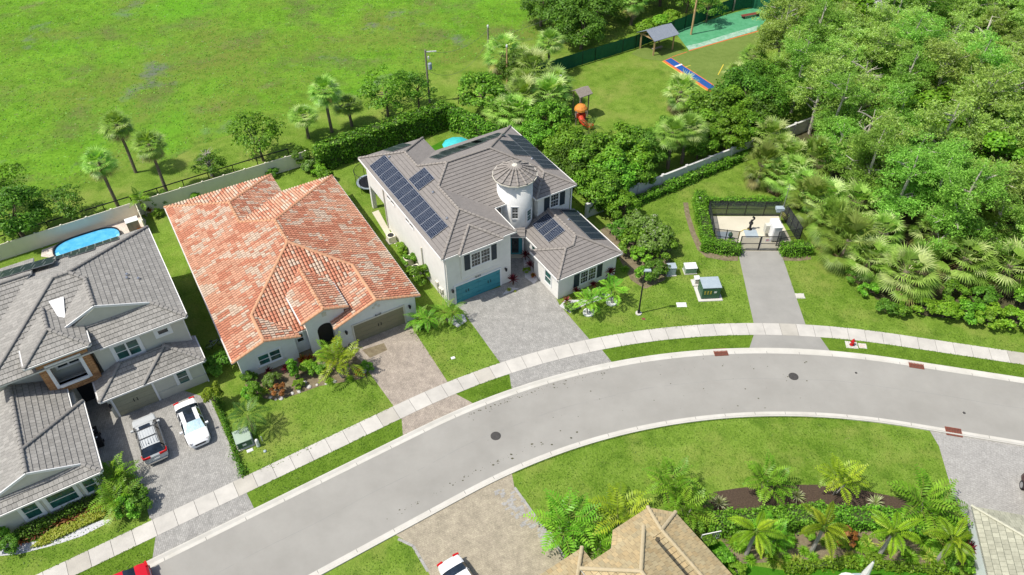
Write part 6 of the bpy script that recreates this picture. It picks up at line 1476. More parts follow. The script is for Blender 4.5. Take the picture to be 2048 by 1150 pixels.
def ground_cover(name,label,polys,n,leaf,pal,hh=.25,mat='leaf',asp=.6):
    rs=np.random.RandomState(n);C=[]
    for poly in polys:
        P=[G(*p) for p in poly];x0,x1=min(p.x for p in P),max(p.x for p in P);y0,y1=min(p.y for p in P),max(p.y for p in P);got=0
        while got<n//len(polys):
            x,y=rs.uniform(x0,x1),rs.uniform(y0,y1);ins=False
            for i in range(len(P)):
                a,c=P[i],P[i-1]
                if (a.y>y)!=(c.y>y) and x<(c.x-a.x)*(y-a.y)/(c.y-a.y)+a.x: ins=not ins
            if ins: C.append((x,y,rs.uniform(.05,hh)));got+=1
    C=np.array(C);k=len(C);nn=nrm(np.array([0,0,1.])+rs.normal(size=(k,3))*.5);L=leaf*rs.uniform(.7,1.3,k)
    return tag(npmesh(name,leafquads(C,nn,L,L*asp,rs),k,pick(pal,k,rs),M[mat]),label,'ground cover',kind='stuff')
# ---------------------------------------------------------------- planting
def B_(px,py): p=G(px,py);return (p.x,p.y,0)
def hsc(zc,key,zproto): return zc/zproto
# palms on the field side
place('fan_tall',B_(272,345),'tall fan palm standing farthest out in the field, a pale ring at its foot',0,1.0)
place('fan_tall',B_(334,384),'tall fan palm with a slanting trunk rising just behind the vinyl fence',1.3,(1.0,1.0,.98))
place('fan_tall',B_(237,414),'tall fan palm nearest the pool, its trunk crossing the black rail fence',2.6,(1.02,1.02,.93))
place('fan_tall2',B_(617,276),'fan palm on the left of the three by the long hedge',.4,(1.05,1.05,.58))
place('fan_tall2',B_(664,264),'tallest fan palm of the three by the long hedge',1.9,(1.08,1.08,1.02))
place('fan_tall2',B_(704,252),'shaggy fan palm on the right of the three by the long hedge',3.2,(1.05,1.05,.55))
place('fan_tall2',B_(1097,147),'lone fan palm with a bare trunk in front of the green screen fence',.8,(1.05,1.05,.86))
# trees on the field side
place('oak1',B_(46,472),'round dark green tree behind the vinyl fence at the far left',.3,(.95,.95,.92))
place('loose',B_(143,440),'loose open branched tree behind the pool fence',1.1,(.85,.85,.7))
place('loose2',U(-10,365,3),'bushy tree half out of the picture at the left edge',2,(1.0,1.0,1.0))
place('loose2',B_(527,322),'airy dark leaved tree left of the three hedge palms',.2,(1.15,1.15,1.1))
place('loose',B_(428,354),'small leaning tree behind the fence with a bare grey tree beside it',2.2,(.62,.62,.58))
place('bare_small',B_(424,352),'leafless pale grey tree between the fence and a small leaning tree',.4,1.0)
place('loose2',B_(776,232),'broad crowned tree behind the long hedge, left of the transformer pole',3.6,(1.25,1.25,1.12))
place('loose',B_(838,216),'slender green tree right in front of the transformer pole',4.4,(.85,.85,.95))
place('bright1',B_(968,231),'spreading bright green tree at the corner of the tall hedge',.9,(1.2,1.2,1.05))
place('oak2',B_(1030,170),'dark green tree behind the short brown pole',1.2,(.7,.7,.75))
# fan palm clump by the playground
for i,(x,y,z,l) in enumerate(((1007,112,2.6,'fan palm beside the short brown pole, highest in the clump'),(1045,126,2.6,'fan palm at the field edge of the clump, right of the brown pole'),(1066,150,2.8,'fan palm of the clump nearest the white play hut'),(1052,172,2.6,'fan palm in the middle of the clump, behind another one'),(1043,203,2.6,'large fan palm at the heart of the clump, over the grey roof peak'),(1107,172,2.6,'fan palm right of the white pointed play hut'),(1098,198,2.5,'yellowish fan palm between the clump and the bright leafy tree'),(1005,228,2.2,'fan palm just behind the grey roof peak, left one'),(1032,232,2.2,'fan palm just behind the grey roof peak, right one'))):
    place('fan_mid' if i%2 else 'fan_low',U(x,y,z),l,None,(1.28,1.28,(z+.5)/(3.4 if i%2 else 2.3)))
for x,y,z,k,s,l in ((1098,238,3,'bright1',.95,'bright leafy tree left of the orange slide tower'),(1137,298,3,'bright2',1.0,'bright leafy tree right behind the solar roof'),(1075,262,2.5,'bright1',.7,'small leafy tree squeezed behind the far roof corner'),(1196,318,3,'bright1',1.1,'leafy tree midway between the grey roof and the fan palms'),(1241,290,3,'bright2',.9,'leafy tree in front of the fan palms by the white wall'),(1172,352,2.5,'bright2',.95,'leafy tree close to the right roof corner of the towered house'),(1225,360,2.2,'bright1',.95,'leafy tree just left of the white boundary wall end'),(1258,330,2.2,'bright2',1.0,'small leafy tree leaning over the white boundary wall'),(1150,330,2.8,'oak2',.85,'dark leafy tree between the far roof corner and the slide'),(1205,385,2.2,'bright1',.9,'leafy tree at the very end of the white boundary wall'),(1280,350,1.8,'bright1',.75,'leafy tree whose crown hides the near end of the white wall'),(1290,300,2.6,'oak2',.75,'dark leafy tree under the crooked fan palm'),(1225,330,2.8,'bright2',1.0,'tall leafy tree in the middle of the thicket by the towered house'),(1330,262,2.2,'bright1',.7,'leafy tree filling the gap between the two white wall fan palms'),(1270,285,2.6,'bright1',.85,'leafy tree left of the crooked fan palm')):
    place(k,U(x,y,z),l,None,s)
place('coconut',U(1178,262,2.4),'feathery palm beside the orange slide',.3,(.8,.8,1.0))
for x,y,bx,by,l in ((1361,187,0,0,'big round fan palm alone on the playground lawn edge'),(1354,241,1363,327,'fan palm with a pale leaning trunk behind the white wall'),(1309,268,1335,337,'fan palm with a crooked trunk, leftmost behind the white wall')):
    if bx: b_=B_(bx,by);k=place('fan_tall2',b_,l,None,(1.18,1.18,.88))
    else: place('fan_low',U(x,y,2.6),l,None,(1.05,1.05,1.2))
for x,y,z,k,s,l in ((1425,232,3,'bright1',1.15,'rounded leafy tree behind the white wall, right of the fan palms'),(1488,190,3.3,'oak2',1.0,'dark leafy tree below the blue hopscotch strip'),(1455,262,2.8,'bright2',.9,'leafy tree leaning over the right end of the white wall'),(1520,150,3.5,'oak1',.85,'dark leafy tree at the right end of the olive turf'),(1400,285,2.3,'bright1',.8,'low leafy tree behind the middle of the white wall'),(1545,190,3.5,'oak2',.8,'dark leafy tree at the left edge of the wood'),(1445,205,3.0,'oak1',.8,'dark leafy tree close to the end of the blue hopscotch strip'),(1470,225,3.0,'bright2',1.0,'leafy tree in the middle of the group below the hopscotch strip'),(1510,225,3.0,'oak1',.85,'dark leafy tree between the wall end and the wood'),(1410,250,2.6,'bright2',.9,'leafy tree between the lawn palm and the white wall'),(1500,255,2.4,'bright1',.8,'leafy tree over the far end of the white wall')):
    place(k,U(x,y,z),l,None,s)
place('fan_mid',U(1508,112,2.6),'fan palm against the wood above the dark leafy trees',None,(1.0,1.0,.75))
place('fan_low',U(1470,150,1.8),'low fan palm at the end of the blue hopscotch strip',None,(.8,.8,.8))
# top of the picture
for i,(x,y,s,k,l) in enumerate(((1128,72,1.15,'oak1','big dark tree at the head of the row beyond the screen fence'),(1162,98,1.0,'oak2','round dark tree nearest the screen fence in the back row'),(1082,52,.95,'oak2','dark tree at the left end of the back row by the field'),(1190,62,1.1,'oak1','dark tree in the middle of the back row'),(1148,30,1.15,'oak2','dark tree cut by the top edge, behind the back row'),(1215,30,1.1,'oak1','dark tree at the top edge above the vine thicket'),(1085,10,1.1,'loose2','dark tree at the top edge beside the field'),(1275,18,1.1,'oak2','dark tree at the top edge left of the pavilion'),(1320,12,1.0,'oak1','tree at the top edge straight above the pavilion'),(1372,26,.95,'loose2','tree beside the tall brown pole behind the screen fence'),(1412,45,.85,'loose','small tree in front of the screen fence by the play mat'),(1440,-20,1.1,'bright1','tree above the play mat, cut by the top edge'),(1340,-30,1.2,'oak2','tree beyond the top edge above the pavilion'),(1240,-25,1.2,'oak1','tree beyond the top edge above the vine thicket'))):
    place(k,B_(x,y),l,None,(s,s,s*.95))
place('fan_mid',B_(1262,50),'fan palm among the dark trees of the back row',None,(1.1,1.1,1.2))
for x,y,s,l in ((1288,72,1.7,'left mound of bright green vines behind the screen fence'),(1318,62,1.7,'middle mound of bright green vines behind the screen fence'),(1342,48,1.5,'right mound of bright green vines behind the screen fence')): place('shrub_lime',B_(x,y),l,None,s)
# the wood: feathery olive trees, one by one
rw=random.Random(5);pts=[]
def inpoly(x,y,P):
    ins=False
    for i in range(len(P)):
        a,c=P[i],P[i-1]
        if (a[1]>y)!=(c[1]>y) and x<(c[0]-a[0])*(y-a[1])/(c[1]-a[1])+a[0]: ins=not ins
    return ins
WP=[B_(*p)[:2] for p in ((1770,500),(1712,430),(1668,372),(1618,312),(1596,262),(1572,205),(1548,150),(1536,112),(1580,62),(2100,30),(2240,140),(2330,400),(2360,590),(2080,560),(1900,520),(1830,510))]
xs=[p[0] for p in WP];ys=[p[1] for p in WP];tries=0
while tries<9000 and len(pts)<230:
    tries+=1;x,y=rw.uniform(min(xs),max(xs)),rw.uniform(min(ys),max(ys))
    if not inpoly(x,y,WP): continue
    if any((x-a)**2+(y-c)**2<3.7**2 for a,c in pts): continue
    pts.append((x,y))
pts.sort(key=lambda p:p[1])
for i,(x,y) in enumerate(pts):
    k='bare' if i%23==9 else 'wood%d'%rw.randrange(5);s=rw.uniform(.9,1.25)
    if i%17==5: place('bright2',(x,y,0),'bright green leafy tree standing out among the olive trees of the wood',None,1.35,'bright green trees inside the wood')
    elif k=='bare': place('bare',(x,y,0),'leafless pale grey tree showing through the olive wood',None,s,'bare grey trees in the wood')
    else: place(k,(x,y,0),'feathery olive green tree in the dense wood on the right',None,(s,s,s*rw.uniform(.9,1.1)),'feathery trees of the wood')
for x,y,s,l in ((1670,45,1.5,'bright green tree at the top of the wood beside the grey yard'),(1970,20,1.4,'bright green tree in the top right corner of the wood')): place('bright2',B_(x,y+60),l,None,s)
for x,y,z,s,l in ((1619,405,2.2,1.15,'fan palm with dead brown skirt behind the pump station'),(1590,345,2.2,1.1,'fan palm at the wood edge up the lawn from the pump station'),(1560,300,2.2,1.05,'fan palm at the wood edge by the end of the white wall'),(1625,330,2.4,1.1,'fan palm under the olive trees above the pump station'),(1665,450,2.2,1.1,'fan palm behind the largest one at the wood edge'),(1697,486,2.4,1.35,'largest fan palm at the wood edge right of the pump station'),(1712,410,2.6,1.1,'fan palm half hidden in the wood above the largest one'),(1812,546,2.4,1.4,'wide fan palm leaning out over the lawn below the wood'),(1930,520,2.4,1.35,'full round fan palm above the low green shrubs'),(2018,535,2.4,1.35,'yellowing fan palm at the right edge of the picture'),(1760,470,2.6,1.1,'fan palm sunk in the wood between the two largest'),(1870,470,2.6,1.1,'fan palm sunk in the wood behind the full round one'),(1525,335,2.2,1.0,'fan palm at the hedge end under the wood'),(1560,350,2.0,1.0,'low fan palm above the mown lawn corner'),(1540,275,2.4,1.1,'fan palm just past the far end of the white wall'),(1580,315,2.2,1.1,'fan palm in the row along the wood edge, above the mown corner'),(1606,372,2.0,1.0,'fan palm of the wood edge row nearest the skirted one'),(1650,400,2.4,1.15,'fan palm tucked behind the skirted one'),(1740,520,2.2,1.15,'fan palm between the largest edge palm and the wide leaning one'),(1965,470,2.8,1.15,'fan palm deep in the wood above the yellowing one')):
    place('fan_low2' if int(x)%2 else 'fan_low',U(x,y,z),l,None,(s*1.02,s*1.02,z*1.05/(1.6 if int(x)%2 else 2.3)))
# shrubs in front of the wood
rb=random.Random(9)
for i,(x,y,s,k,l) in enumerate(((1700,560,.9,'shrub_dark','dark shrub at the foot of the largest edge palm'),(1735,590,.9,'shrub','green shrub between the two edge palms'),(1770,625,.9,'shrub_dark','dark shrub over dead branches at the lawn edge'),(1800,632,.85,'shrub','green shrub under the wide leaning palm'),(1840,625,1.2,'shrub_lime','first lime shrub of the low bank at the right'),(1885,635,1.3,'shrub_lime','second lime shrub of the low bank at the right'),(1930,640,1.3,'shrub','green shrub in the middle of the low bank at the right'),(1975,650,1.4,'shrub_lime','third lime shrub of the low bank at the right'),(2020,655,1.4,'shrub_lime','last lime shrub of the low bank, by the picture edge'),(2070,665,1.4,'shrub','green shrub of the low bank beyond the picture edge'),(1900,600,1.3,'shrub','green shrub under the full round fan palm'),(1960,610,1.3,'shrub_dark','dark shrub between the two right hand palms'),(2040,610,1.4,'shrub','green shrub under the yellowing palm'),(1620,430,.9,'shrub','green shrub behind the pump station fence corner'),(1655,470,.9,'shrub_lime','lime shrub below the skirted palm'),(1600,385,.9,'shrub_dark','dark shrub at the lawn corner beside the wood'))): place(k,B_(x,y),l,None,s)
# hedges
pz=lambda x,y:B_(x,y)[:2]
def off(p,q,w_):
    return p
hedge('clipped_hedge','tall glossy hedge running along the back of the two gardens',[(pz(652,333)[0],pz(652,333)[1]),pz(886,252)],1.7,3.0,.30,CLUSIA,75)
hedge('clipped_hedge','tall glossy hedge closing the back garden corner by the turquoise parasol',[pz(902,252),pz(985,292)],1.6,2.7,.30,CLUSIA,75)
hedge('clipped_hedge','low hedge along the foot of the white boundary wall',[pz(1262,413),pz(1516,304)],1.0,.95,.2,GREEN,110)
hedge('box_hedge','clipped hedge wrapping the left side of the pump station',[pz(1398,402),pz(1400,428),pz(1415,498),pz(1467,506)],1.15,1.2,.17,GREEN,150)
hedge('box_hedge','small clipped hedge block right of the pump station gate',[pz(1572,506),pz(1606,505)],1.3,1.2,.17,GREEN,150)
hedge('box_hedge','clipped hedge behind the back fence of the pump station',[pz(1402,408),pz(1566,408)],.8,.8,.17,GREEN,130)
hedge('low_hedge','thin low hedge edging the paver drive beside the white saloon',[pz(434,800),pz(486,950)],.35,.45,.14,DARKG,150)
hedge('garden_hedge','rounded green hedge behind the mulch bed of the lower garden',[pz(1432,1056),pz(1545,1050),pz(1625,1042)],1.6,1.25,.2,GREEN,130)
hedge('garden_hedge','green hedge right of the first foxtail palm',[pz(1650,1044),pz(1790,1050)],1.5,1.2,.2,GREEN,130)
hedge('garden_hedge','green hedge under the right hand foxtail palm',[pz(1810,1062),pz(1905,1072)],1.4,1.1,.2,CLUSIA,120)
hedge('garden_hedge','leafy hedge row along the lounge lawn at the bottom edge',[pz(1575,1140),pz(1700,1128),pz(1890,1145)],.6,.55,.18,LIME,150)
hedge('window_hedge','dark clipped hedge under the front room windows of the grey house',[pz(60,1068),pz(195,1005)],.8,.8,.16,DARKG,150)
# front garden of house A
for i,(x,y) in enumerate(((45,1082),(72,1070),(92,1056),(118,1046),(141,1040),(165,1026),(182,1020))): place('bromeliad',B_(x,y),'pinkish bromeliad rosette in the row before the front room hedge',None,R.uniform(1.0,1.3),'bromeliads before the front room hedge')
ground_cover('yellow_ground_cover','yellow green ground cover in front of the bromeliads',[[(62,1098),(90,1092),(140,1068),(210,1035),(217,1018),(196,1014),(150,1040),(100,1064)]],2600,.17,[((.42,.46,.06),3),((.34,.42,.05),3),((.50,.50,.12),1)],.3)
place('areca',B_(242,972),'lush feather palm clump by the drive of the grey house, the upper one',None,(1.0,1.0,1.0));place('areca',B_(244,1012),'lush feather palm clump by the drive of the grey house, the lower one',None,(1.05,1.05,.95))
place('shrub',B_(262,1025),'round green shrub between the drive and the palm clump',None,1.0);place('shrub_dark',B_(283,1010),'dark round shrub at the drive edge below the palm clump',None,1.0)
place('shrub_dark',B_(30,1095),'dark shrub at the lower left picture edge',None,.8);place('shrub',B_(5,1085),'green shrub at the left picture edge by the front wall',None,.9)
place('shrub_small_tree',B_(437,812),'yellow green small tree at the corner of the paver drive',None,(.85,.85,1.35))
place('shrub_dark',B_(443,738),'dark round bush beside the bicycle by the red tiled house',None,1.15)
# front garden of house B
place('coconut',B_(507,862),'feather palm casting a star shaped shadow on the front lawn',.2,(.85,.85,.8))
place('areca_y',B_(688,752),'big feather palm in the bed beside the tan garage',None,(1.15,1.15,1.25));place('xmas',B_(672,735),'slim feather palm by the arched entry',None,1.1)
place('cone',B_(592,758),'narrow columnar conifer below the front window',None,1.0);place('cone',B_(520,800),'dark columnar conifer at the left end of the flower bed',None,(1.1,1.1,.9))
for x,y,k,s,l in ((500,765,'shrub_dark',.7,'small dark shrub at the house corner by the front window'),(508,790,'shrub',.8,'green shrub in front of the white house corner'),(548,770,'shrub_yellow',.7,'pale leaved shrub beneath the front window'),(560,788,'shrub_rust',1.1,'rust red shrub at the edge of the flower bed'),(617,742,'shrub_lime',.8,'lime shrub in the middle of the flower bed'),(640,750,'shrub',.8,'green shrub left of the big feather palm'),(720,752,'croton',1.1,'multicoloured croton by the tan drive'),(735,740,'shrub_dark',.6,'little dark shrub at the tan drive edge'),(540,750,'cordyline',.8,'dark red cordyline under the front window'),(607,725,'croton',1.1,'orange croton by the recessed window'),(622,722,'croton',.9,'orange croton nearest the arched entry'),(600,775,'shrub_lime',.55,'low lime shrub in the gravel of the bed'),(575,745,'cordyline',.9,'dark red cordyline beside the columnar conifer'),(660,765,'lily',.8,'strap leaved clump before the big feather palm'),(700,760,'lily',.7,'strap leaved clump at the foot of the big feather palm'),(530,785,'lily_y',.8,'pale strap leaved clump in the flower bed')): place(k,B_(x,y),l,None,s)
rs_=random.Random(3)
def rock(px,label,s):
    b=MB();q=random.Random(px[0]);pr=[(s*.75,0),(s,s*.25),(s*.7,s*.55),(s*.2,s*.66)];b.lathe(pr,7,(0,0,0),sx=q.uniform(.8,1.3),sy=q.uniform(.7,1.1));o=b.build('rock',M['rockmat']);o.location=B_(*px);o.rotation_euler=(0,0,q.uniform(0,3));tag(o,label,'rock','pale rocks edging the flower bed')
M['rockmat']=pm('pale_rock',(.42,.40,.36),(.60,.58,.54),4,.9,bmp=.5,bscale=10)
for x,y in ((552,799),(562,797),(585,787),(598,783),(618,774),(634,770),(652,768),(668,764),(541,795),(700,757),(728,742),(610,765)): rock((x,y),'pale grey rock at the rim of the red tiled house flower bed',rs_.uniform(.14,.28))
# between the houses and at the sides
place('pygmy',B_(849,655),'short feather palm left of the pair between the tan and grey drives',None,1.15);place('pygmy',B_(899,643),'short feather palm on white stones beside the teal garage',None,1.2)
place('shrub',B_(838,565),'round glossy bush against the long white side wall',None,1.25);place('shrub_lime',B_(806,505),'lime bush further back along the long white side wall',None,.8);place('shrub',B_(822,528),'green bush beside the round condenser units',None,.8);place('shrub_dark',B_(843,655),'low dark shrub under the short feather palms',None,.6)
# wing bed of house C
place('xmas',B_(1177,626),'feather palm in a white stone ring, left of the two by the shuttered window',.5,1.05);place('xmas',B_(1223,605),'feather palm in a white stone ring, right of the two by the shuttered window',2,1.05)
for px,l in (((1177,626),'white ring of stones round the left feather palm'),((1223,605),'white ring of stones round the right feather palm')):
    b=MB();b.lathe([(.55,0),(.55,.14),(.42,.15),(.42,.06),(0,.06)],16);o=b.build('tree_ring',M['whiteplastic']);o.location=B_(*px);tag(o,l,'planter ring')
for x,y,k,s,l in ((1133,612,'cordyline',1.0,'red cordyline at the front corner of the one storey wing'),(1152,590,'cordyline',.9,'red cordyline under the left navy shutter'),(1186,578,'cordyline',.9,'red cordyline under the right window half'),(1219,556,'cordyline',1.3,'tall dark cordyline at the right end of the wing wall'),(1140,620,'shrub_yellow',.55,'yellow green shrub at the wing corner'),(1152,616,'croton',.8,'croton between the wing corner and the left ringed palm'),(1200,592,'shrub',.5,'small green shrub between the two ringed palms'),(1170,598,'shrub_yellow',.5,'yellowish shrub under the shuttered window'),(1026,570,'cordyline',1.15,'dark red cordyline on the white stones by the teal garage'),(1018,580,'lily_y',.5,'small yellow tuft on the white stones by the teal garage'),(1051,520,'cordyline',1.1,'dark red cordyline beside the teal front door'),(1060,540,'cordyline',1.0,'dark red cordyline along the entry path'),(1054,545,'shrub_lime',.4,'small lime shrub along the entry path'),(1066,555,'croton',.7,'croton at the end of the entry path bed'),(1030,583,'lily_y',.3,'tiny yellow tuft near the corner of the white stone square')): place(k,B_(x,y),l,None,s)
# shrubs right of house C
for x,y,k,s,l in ((1245,440,'bright2',.62,'bright bushy tree behind the one storey wing'),(1215,415,'bright1',.6,'green bushy tree against the boundary wall end'),(1280,470,'shrub_yellow',1.6,'big yellowish shrub right of the one storey wing'),(1305,500,'shrub_yellow',1.7,'big loose yellow green shrub above the blue-grey cabinet'),(1330,512,'shrub',1.2,'dark green shrub right behind the blue-grey cabinet'),(1262,500,'shrub',1.5,'green shrub between the wing and the lamp post'),(1285,520,'shrub_lime',1.2,'lime shrub behind the lamp post'),(1310,555,'shrub_dark',1.2,'clipped dark shrub at the foot of the lamp post bed'),(1285,560,'shrub',1.0,'low green shrub at the front rim of the lamp post bed'),(1240,470,'shrub_dark',1.2,'dark shrub beside the solar wing'),(1190,425,'shrub_dark',1.1,'dark shrub at the back corner of the wing'),(1228,512,'lily_y',1.1,'pale strap leaved clump at the wing corner bed'),(1250,540,'lily',.9,'strap leaved clump in the lamp post bed')): place(k,B_(x,y),l,None,s)
# back gardens
for x,y,k,s,l in ((640,352,'shrub_lime',1.0,'lime shrub at the end of the small back lawn'),(625,345,'shrub_yellow',.9,'yellowish shrub by the fence end'),(606,330,'shrub_dark',1.4,'dark vine covered shrub at the fence end'),(655,362,'shrub',.9,'green shrub behind the red roof corner'),(548,352,'shrub_dark',.7,'dark shrub at the foot of the vinyl fence'),(470,366,'cordyline',1.0,'red cordyline by the vinyl fence behind the red roof'),(490,362,'lily',.8,'strap leaved clump by the vinyl fence behind the red roof'),(385,388,'cordyline',1.0,'red cordyline peeping over the left end of the red roof'),(390,398,'shrub_lime',.6,'lime shrub peeping over the left end of the red roof'),(330,405,'shrub_dark',.9,'dark shrub at the back corner of the red roof'),(310,415,'shrub',.8,'green shrub behind the pool fence end'),(300,425,'croton',1.1,'croton by the pool fence end'),(345,400,'shrub',.7,'small green shrub by the vinyl fence'),(318,432,'shrub_lime',.6,'lime shrub at the top of the side lawn')): place(k,B_(x,y),l,None,s)
place('xmas',B_(293,432),'thin feather palm in the corner between the two vinyl fences',None,(.8,.8,1.3))
# lower garden
for x,y,k,s,l in ((1132,1072,'areca',(1.45,1.45,1.3),'large feather palm clump at the edge of the sandy drive'),(1240,1050,'areca_y',(1.3,1.3,1.1),'yellow green feather palm clump above the tan roof'),(1205,1098,'areca',(.9,.9,.8),'small feather palm clump beside the tan roof eave'),(1338,990,'areca',(1.15,1.15,1.2),'tall feather palm clump left of the mulch bed'),(1372,1030,'areca',(1.2,1.2,1.1),'feather palm clump behind the tan roof peak'),(1530,985,'areca',(1.1,1.1,1.2),'feather palm clump in the middle of the mulch bed'),(1668,985,'areca_y',(1.0,1.0,1.25),'yellow green feather palm with three stems in the mulch bed'),(1845,1030,'areca',(1.5,1.5,1.2),'broad feather palm clump at the right end of the mulch bed'),(1535,1085,'areca',(.9,.9,.9),'feather palm clump below the rounded garden hedge')): place(k,B_(x,y),l,None,s)
for x,y,l in ((1438,1008,'variegated yucca at the left end of the mulch bed'),(1593,994,'variegated yucca between the two middle palm clumps of the mulch bed'),(1750,1007,'variegated yucca in the right part of the mulch bed'),(1195,1112,'pale yucca tucked beside the tan roof corner')): place('yucca',B_(x,y),l,None,1.25)
for x,y,h_,l in ((1492,1110,1.0,'foxtail palm at the left end of the lower garden'),(1623,1102,1.0,'foxtail palm with a drooping yellow frond, second from left'),(1757,1112,1.0,'foxtail palm right above the closed parasol'),(1873,1122,.9,'foxtail palm nearest the pale roofed house')): place('foxtail',B_(x,y),l,None,(1,1,h_))
rl=random.Random(4)
for i in range(72):
    x=rl.uniform(1465,1905);y=rl.uniform(1072,1128)
    k=rl.choice(('lily','lily','lily','lily_y','shrub_lime'));s=rl.uniform(.7,1.1)*(.5 if k=='shrub_lime' else 1)
    place(k,B_(x,y),{'lily':'green strap leaved clump among the foxtail palms','lily_y':'pale yellow strap leaved clump among the foxtail palms','shrub_lime':'little lime shrub among the foxtail palms'}[k],None,s,{'lily':'strap leaved clumps under the foxtails','lily_y':'yellow strap leaved clumps under the foxtails','shrub_lime':'little shrubs under the foxtails'}[k])
for x,y,k,s,l in ((1690,1082,'shrub_rust',1.2,'purplish low shrub between the garden hedge and the foxtails'),(1930,1108,'cordyline',1.2,'dark red cordyline by the blue-white wall'),(1412,1095,'shrub',.7,'green shrub by the picket railing'),(1390,1062,'shrub',.8,'green shrub between the tan roof and the mulch bed'),(1440,1130,'shrub',.9,'green shrub on the lounge lawn below the picket railing'),(1470,1145,'shrub_lime',.7,'lime shrub at the bottom edge near the tan roof'),(1160,1100,'shrub_dark',.8,'dark shrub under the large feather palm clump'),(1905,1130,'shrub',1.0,'green shrub in the corner by the blue-white wall')): place(k,B_(x,y),l,None,s)
sheet('lounge_lawn',M['greenturf'],[(1415,1092),(1440,1082),(1480,1100),(1500,1130),(1560,1140),(1700,1126),(1930,1150),(1930,1230),(1440,1230)],.006)
# prototypes that found no place are removed
for k,p in PROTO.items():
    if k not in USED:
        for c in list(p.children_recursive): bpy.data.objects.remove(c)
        bpy.data.objects.remove(p)
# tufts of tall grass on the field
rs=np.random.RandomState(77);n=30000;x=rs.uniform(-88,14,n);y=rs.uniform(72,128,n);keep=[inpoly(a,c,FIELD) for a,c in zip(x,y)];x=x[keep];y=y[keep];k=len(x)
sz=rs.uniform(.12,.34,k)
nn=nrm(np.stack([rs.normal(size=k)*.35-.25,rs.normal(size=k)*.35-.15,np.full(k,1.0)],1));C=np.stack([x,y,sz*.09],1)
tag(npmesh('field_grass',leafquads(C,nn,sz*1.2,sz*.55,rs),k,pick([((.12,.28,.012),3),((.16,.35,.02),2.5),((.22,.42,.04),1),((.13,.19,.025),1.2),((.20,.22,.06),.8)],k,rs),M['leaf']),'tufts of tall bright grass covering the open field','grass',kind='stuff')

# blades of lawn grass, also creeping over the concrete edges
rs=np.random.RandomState(5);pts=[]
LAWNS=[[(1030,955),(1358,848),(1536,837),(1858,865),(1905,990),(1930,1040),(1850,1015),(1720,978),(1536,967),(1404,985),(1330,1060),(1130,1105)],[(520,950),(790,812),(745,765),(560,808),(470,800),(440,810)],[(815,660),(925,640),(1000,722),(900,765)],[(1180,672),(1505,643),(1470,520),(1380,510),(1250,560),(1140,630)],[(1612,647),(1562,515),(1640,470),(1690,560),(1790,640),(2048,690),(2048,700),(1820,670)],[(800,1082),(840,1110),(850,1150),(680,1150)],[(0,1115),(230,1040),(300,1040),(100,1130),(0,1150)],[(1290,400),(1480,330),(1560,390),(1390,400),(1360,480),(1330,500)]]
for P in LAWNS:
    Q=[B_(*p)[:2] for p in P];x0,x1=min(a for a,b in Q),max(a for a,b in Q);y0,y1=min(b for a,b in Q),max(b for a,b in Q);n=int((x1-x0)*(y1-y0)*26)
    X,Y=rs.uniform(x0,x1,n),rs.uniform(y0,y1,n);pts+=[(a,b) for a,b in zip(X,Y) if inpoly(a,b,Q)]
DRV=[(303,512),(806,948),(1021,1226),(1496,1660)]
def indrive(t,r):
    for a,b in DRV:
        ya={303:1076,806:841,1021:752,1496:697}[a];yb={512:1018,948:806,1226:724,1660:701}[b]
        if trk(G(b,yb))-.35<t<trk(G(a,ya))+.35: return True
    return False
for k in range(9000):
    t=rs.uniform(A0-30,A1+36);r=rs.uniform(RF+.02,RL-.02) if k%3 else rs.choice([RF+.0,RL-.0,RU+.0])+rs.normal()*.03
    if not indrive(t,r): p=track(t,r);pts.append((p.x,p.y))
for k in range(2500):
    t=rs.uniform(A0+6,A1-4);p=track(t,RG-.02+rs.normal()*.035)
    if 62<t<117: pts.append((p.x,p.y))
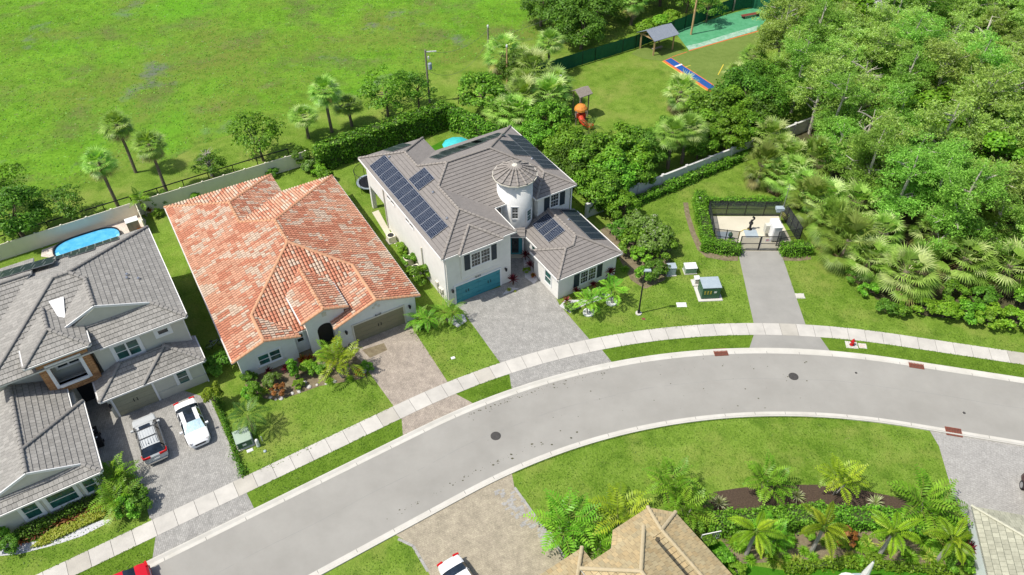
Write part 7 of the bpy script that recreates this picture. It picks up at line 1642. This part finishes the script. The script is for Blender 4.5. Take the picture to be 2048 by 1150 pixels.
pts=np.array(pts);k=len(pts);sz=rs.uniform(.05,.11,k);C=np.column_stack([pts,.02+sz*.25]);nn=nrm(np.stack([rs.normal(size=k)*.5-.1,rs.normal(size=k)*.5,np.full(k,1.0)],1))
tag(npmesh('lawn_grass',leafquads(C,nn,sz*1.5,sz*.6,rs),k,pick([((.11,.20,.014),3),((.15,.25,.022),3),((.22,.32,.05),1.3),((.07,.14,.008),1.5)],k,rs),M['leaf']),'short blades of mown lawn grass fringing the pavement','grass',kind='stuff')
# ---------------------------------------------------------------- light and camera
w=bpy.data.worlds.new('World');sc.world=w;w.use_nodes=True;nt=w.node_tree
SUN_EL=math.radians(59.5);SUN_AZ=math.radians(197)   # azimuth of the sun in world XY (from +X)
sk=nt.nodes.new('ShaderNodeTexSky');sk.sky_type='NISHITA';sk.sun_disc=False;sk.sun_elevation=SUN_EL;sk.sun_rotation=math.pi/2-SUN_AZ
sk.air_density=1.0;sk.dust_density=2.0;sk.ozone_density=.4
nt.links.new(sk.outputs[0],nt.nodes['Background'].inputs[0]);nt.nodes['Background'].inputs[1].default_value=.135
L=bpy.data.lights.new('sun','SUN');L.energy=4.6;L.angle=math.radians(.5);L.color=(1,.955,.88);lo=bpy.data.objects.new('sun',L);COL.objects.link(lo)
sd=Vector((math.cos(SUN_AZ)*math.cos(SUN_EL),math.sin(SUN_AZ)*math.cos(SUN_EL),math.sin(SUN_EL)));lo.rotation_euler=sd.to_track_quat('Z','Y').to_euler();lo.location=(0,40,80)
cd=bpy.data.cameras.new('camera');co=bpy.data.objects.new('camera',cd);COL.objects.link(co);sc.camera=co
cd.sensor_width=36;cd.lens=FPX/2048*36;cd.clip_end=4000;cd.clip_start=.5
bw=-FW;co.matrix_world=Matrix(((CR.x,CU.x,bw.x,EYE.x),(CR.y,CU.y,bw.y,EYE.y),(CR.z,CU.z,bw.z,EYE.z),(0,0,0,1)))
vs=sc.view_settings;vs.view_transform='Standard';vs.look='None';vs.exposure=.13;vs.gamma=1
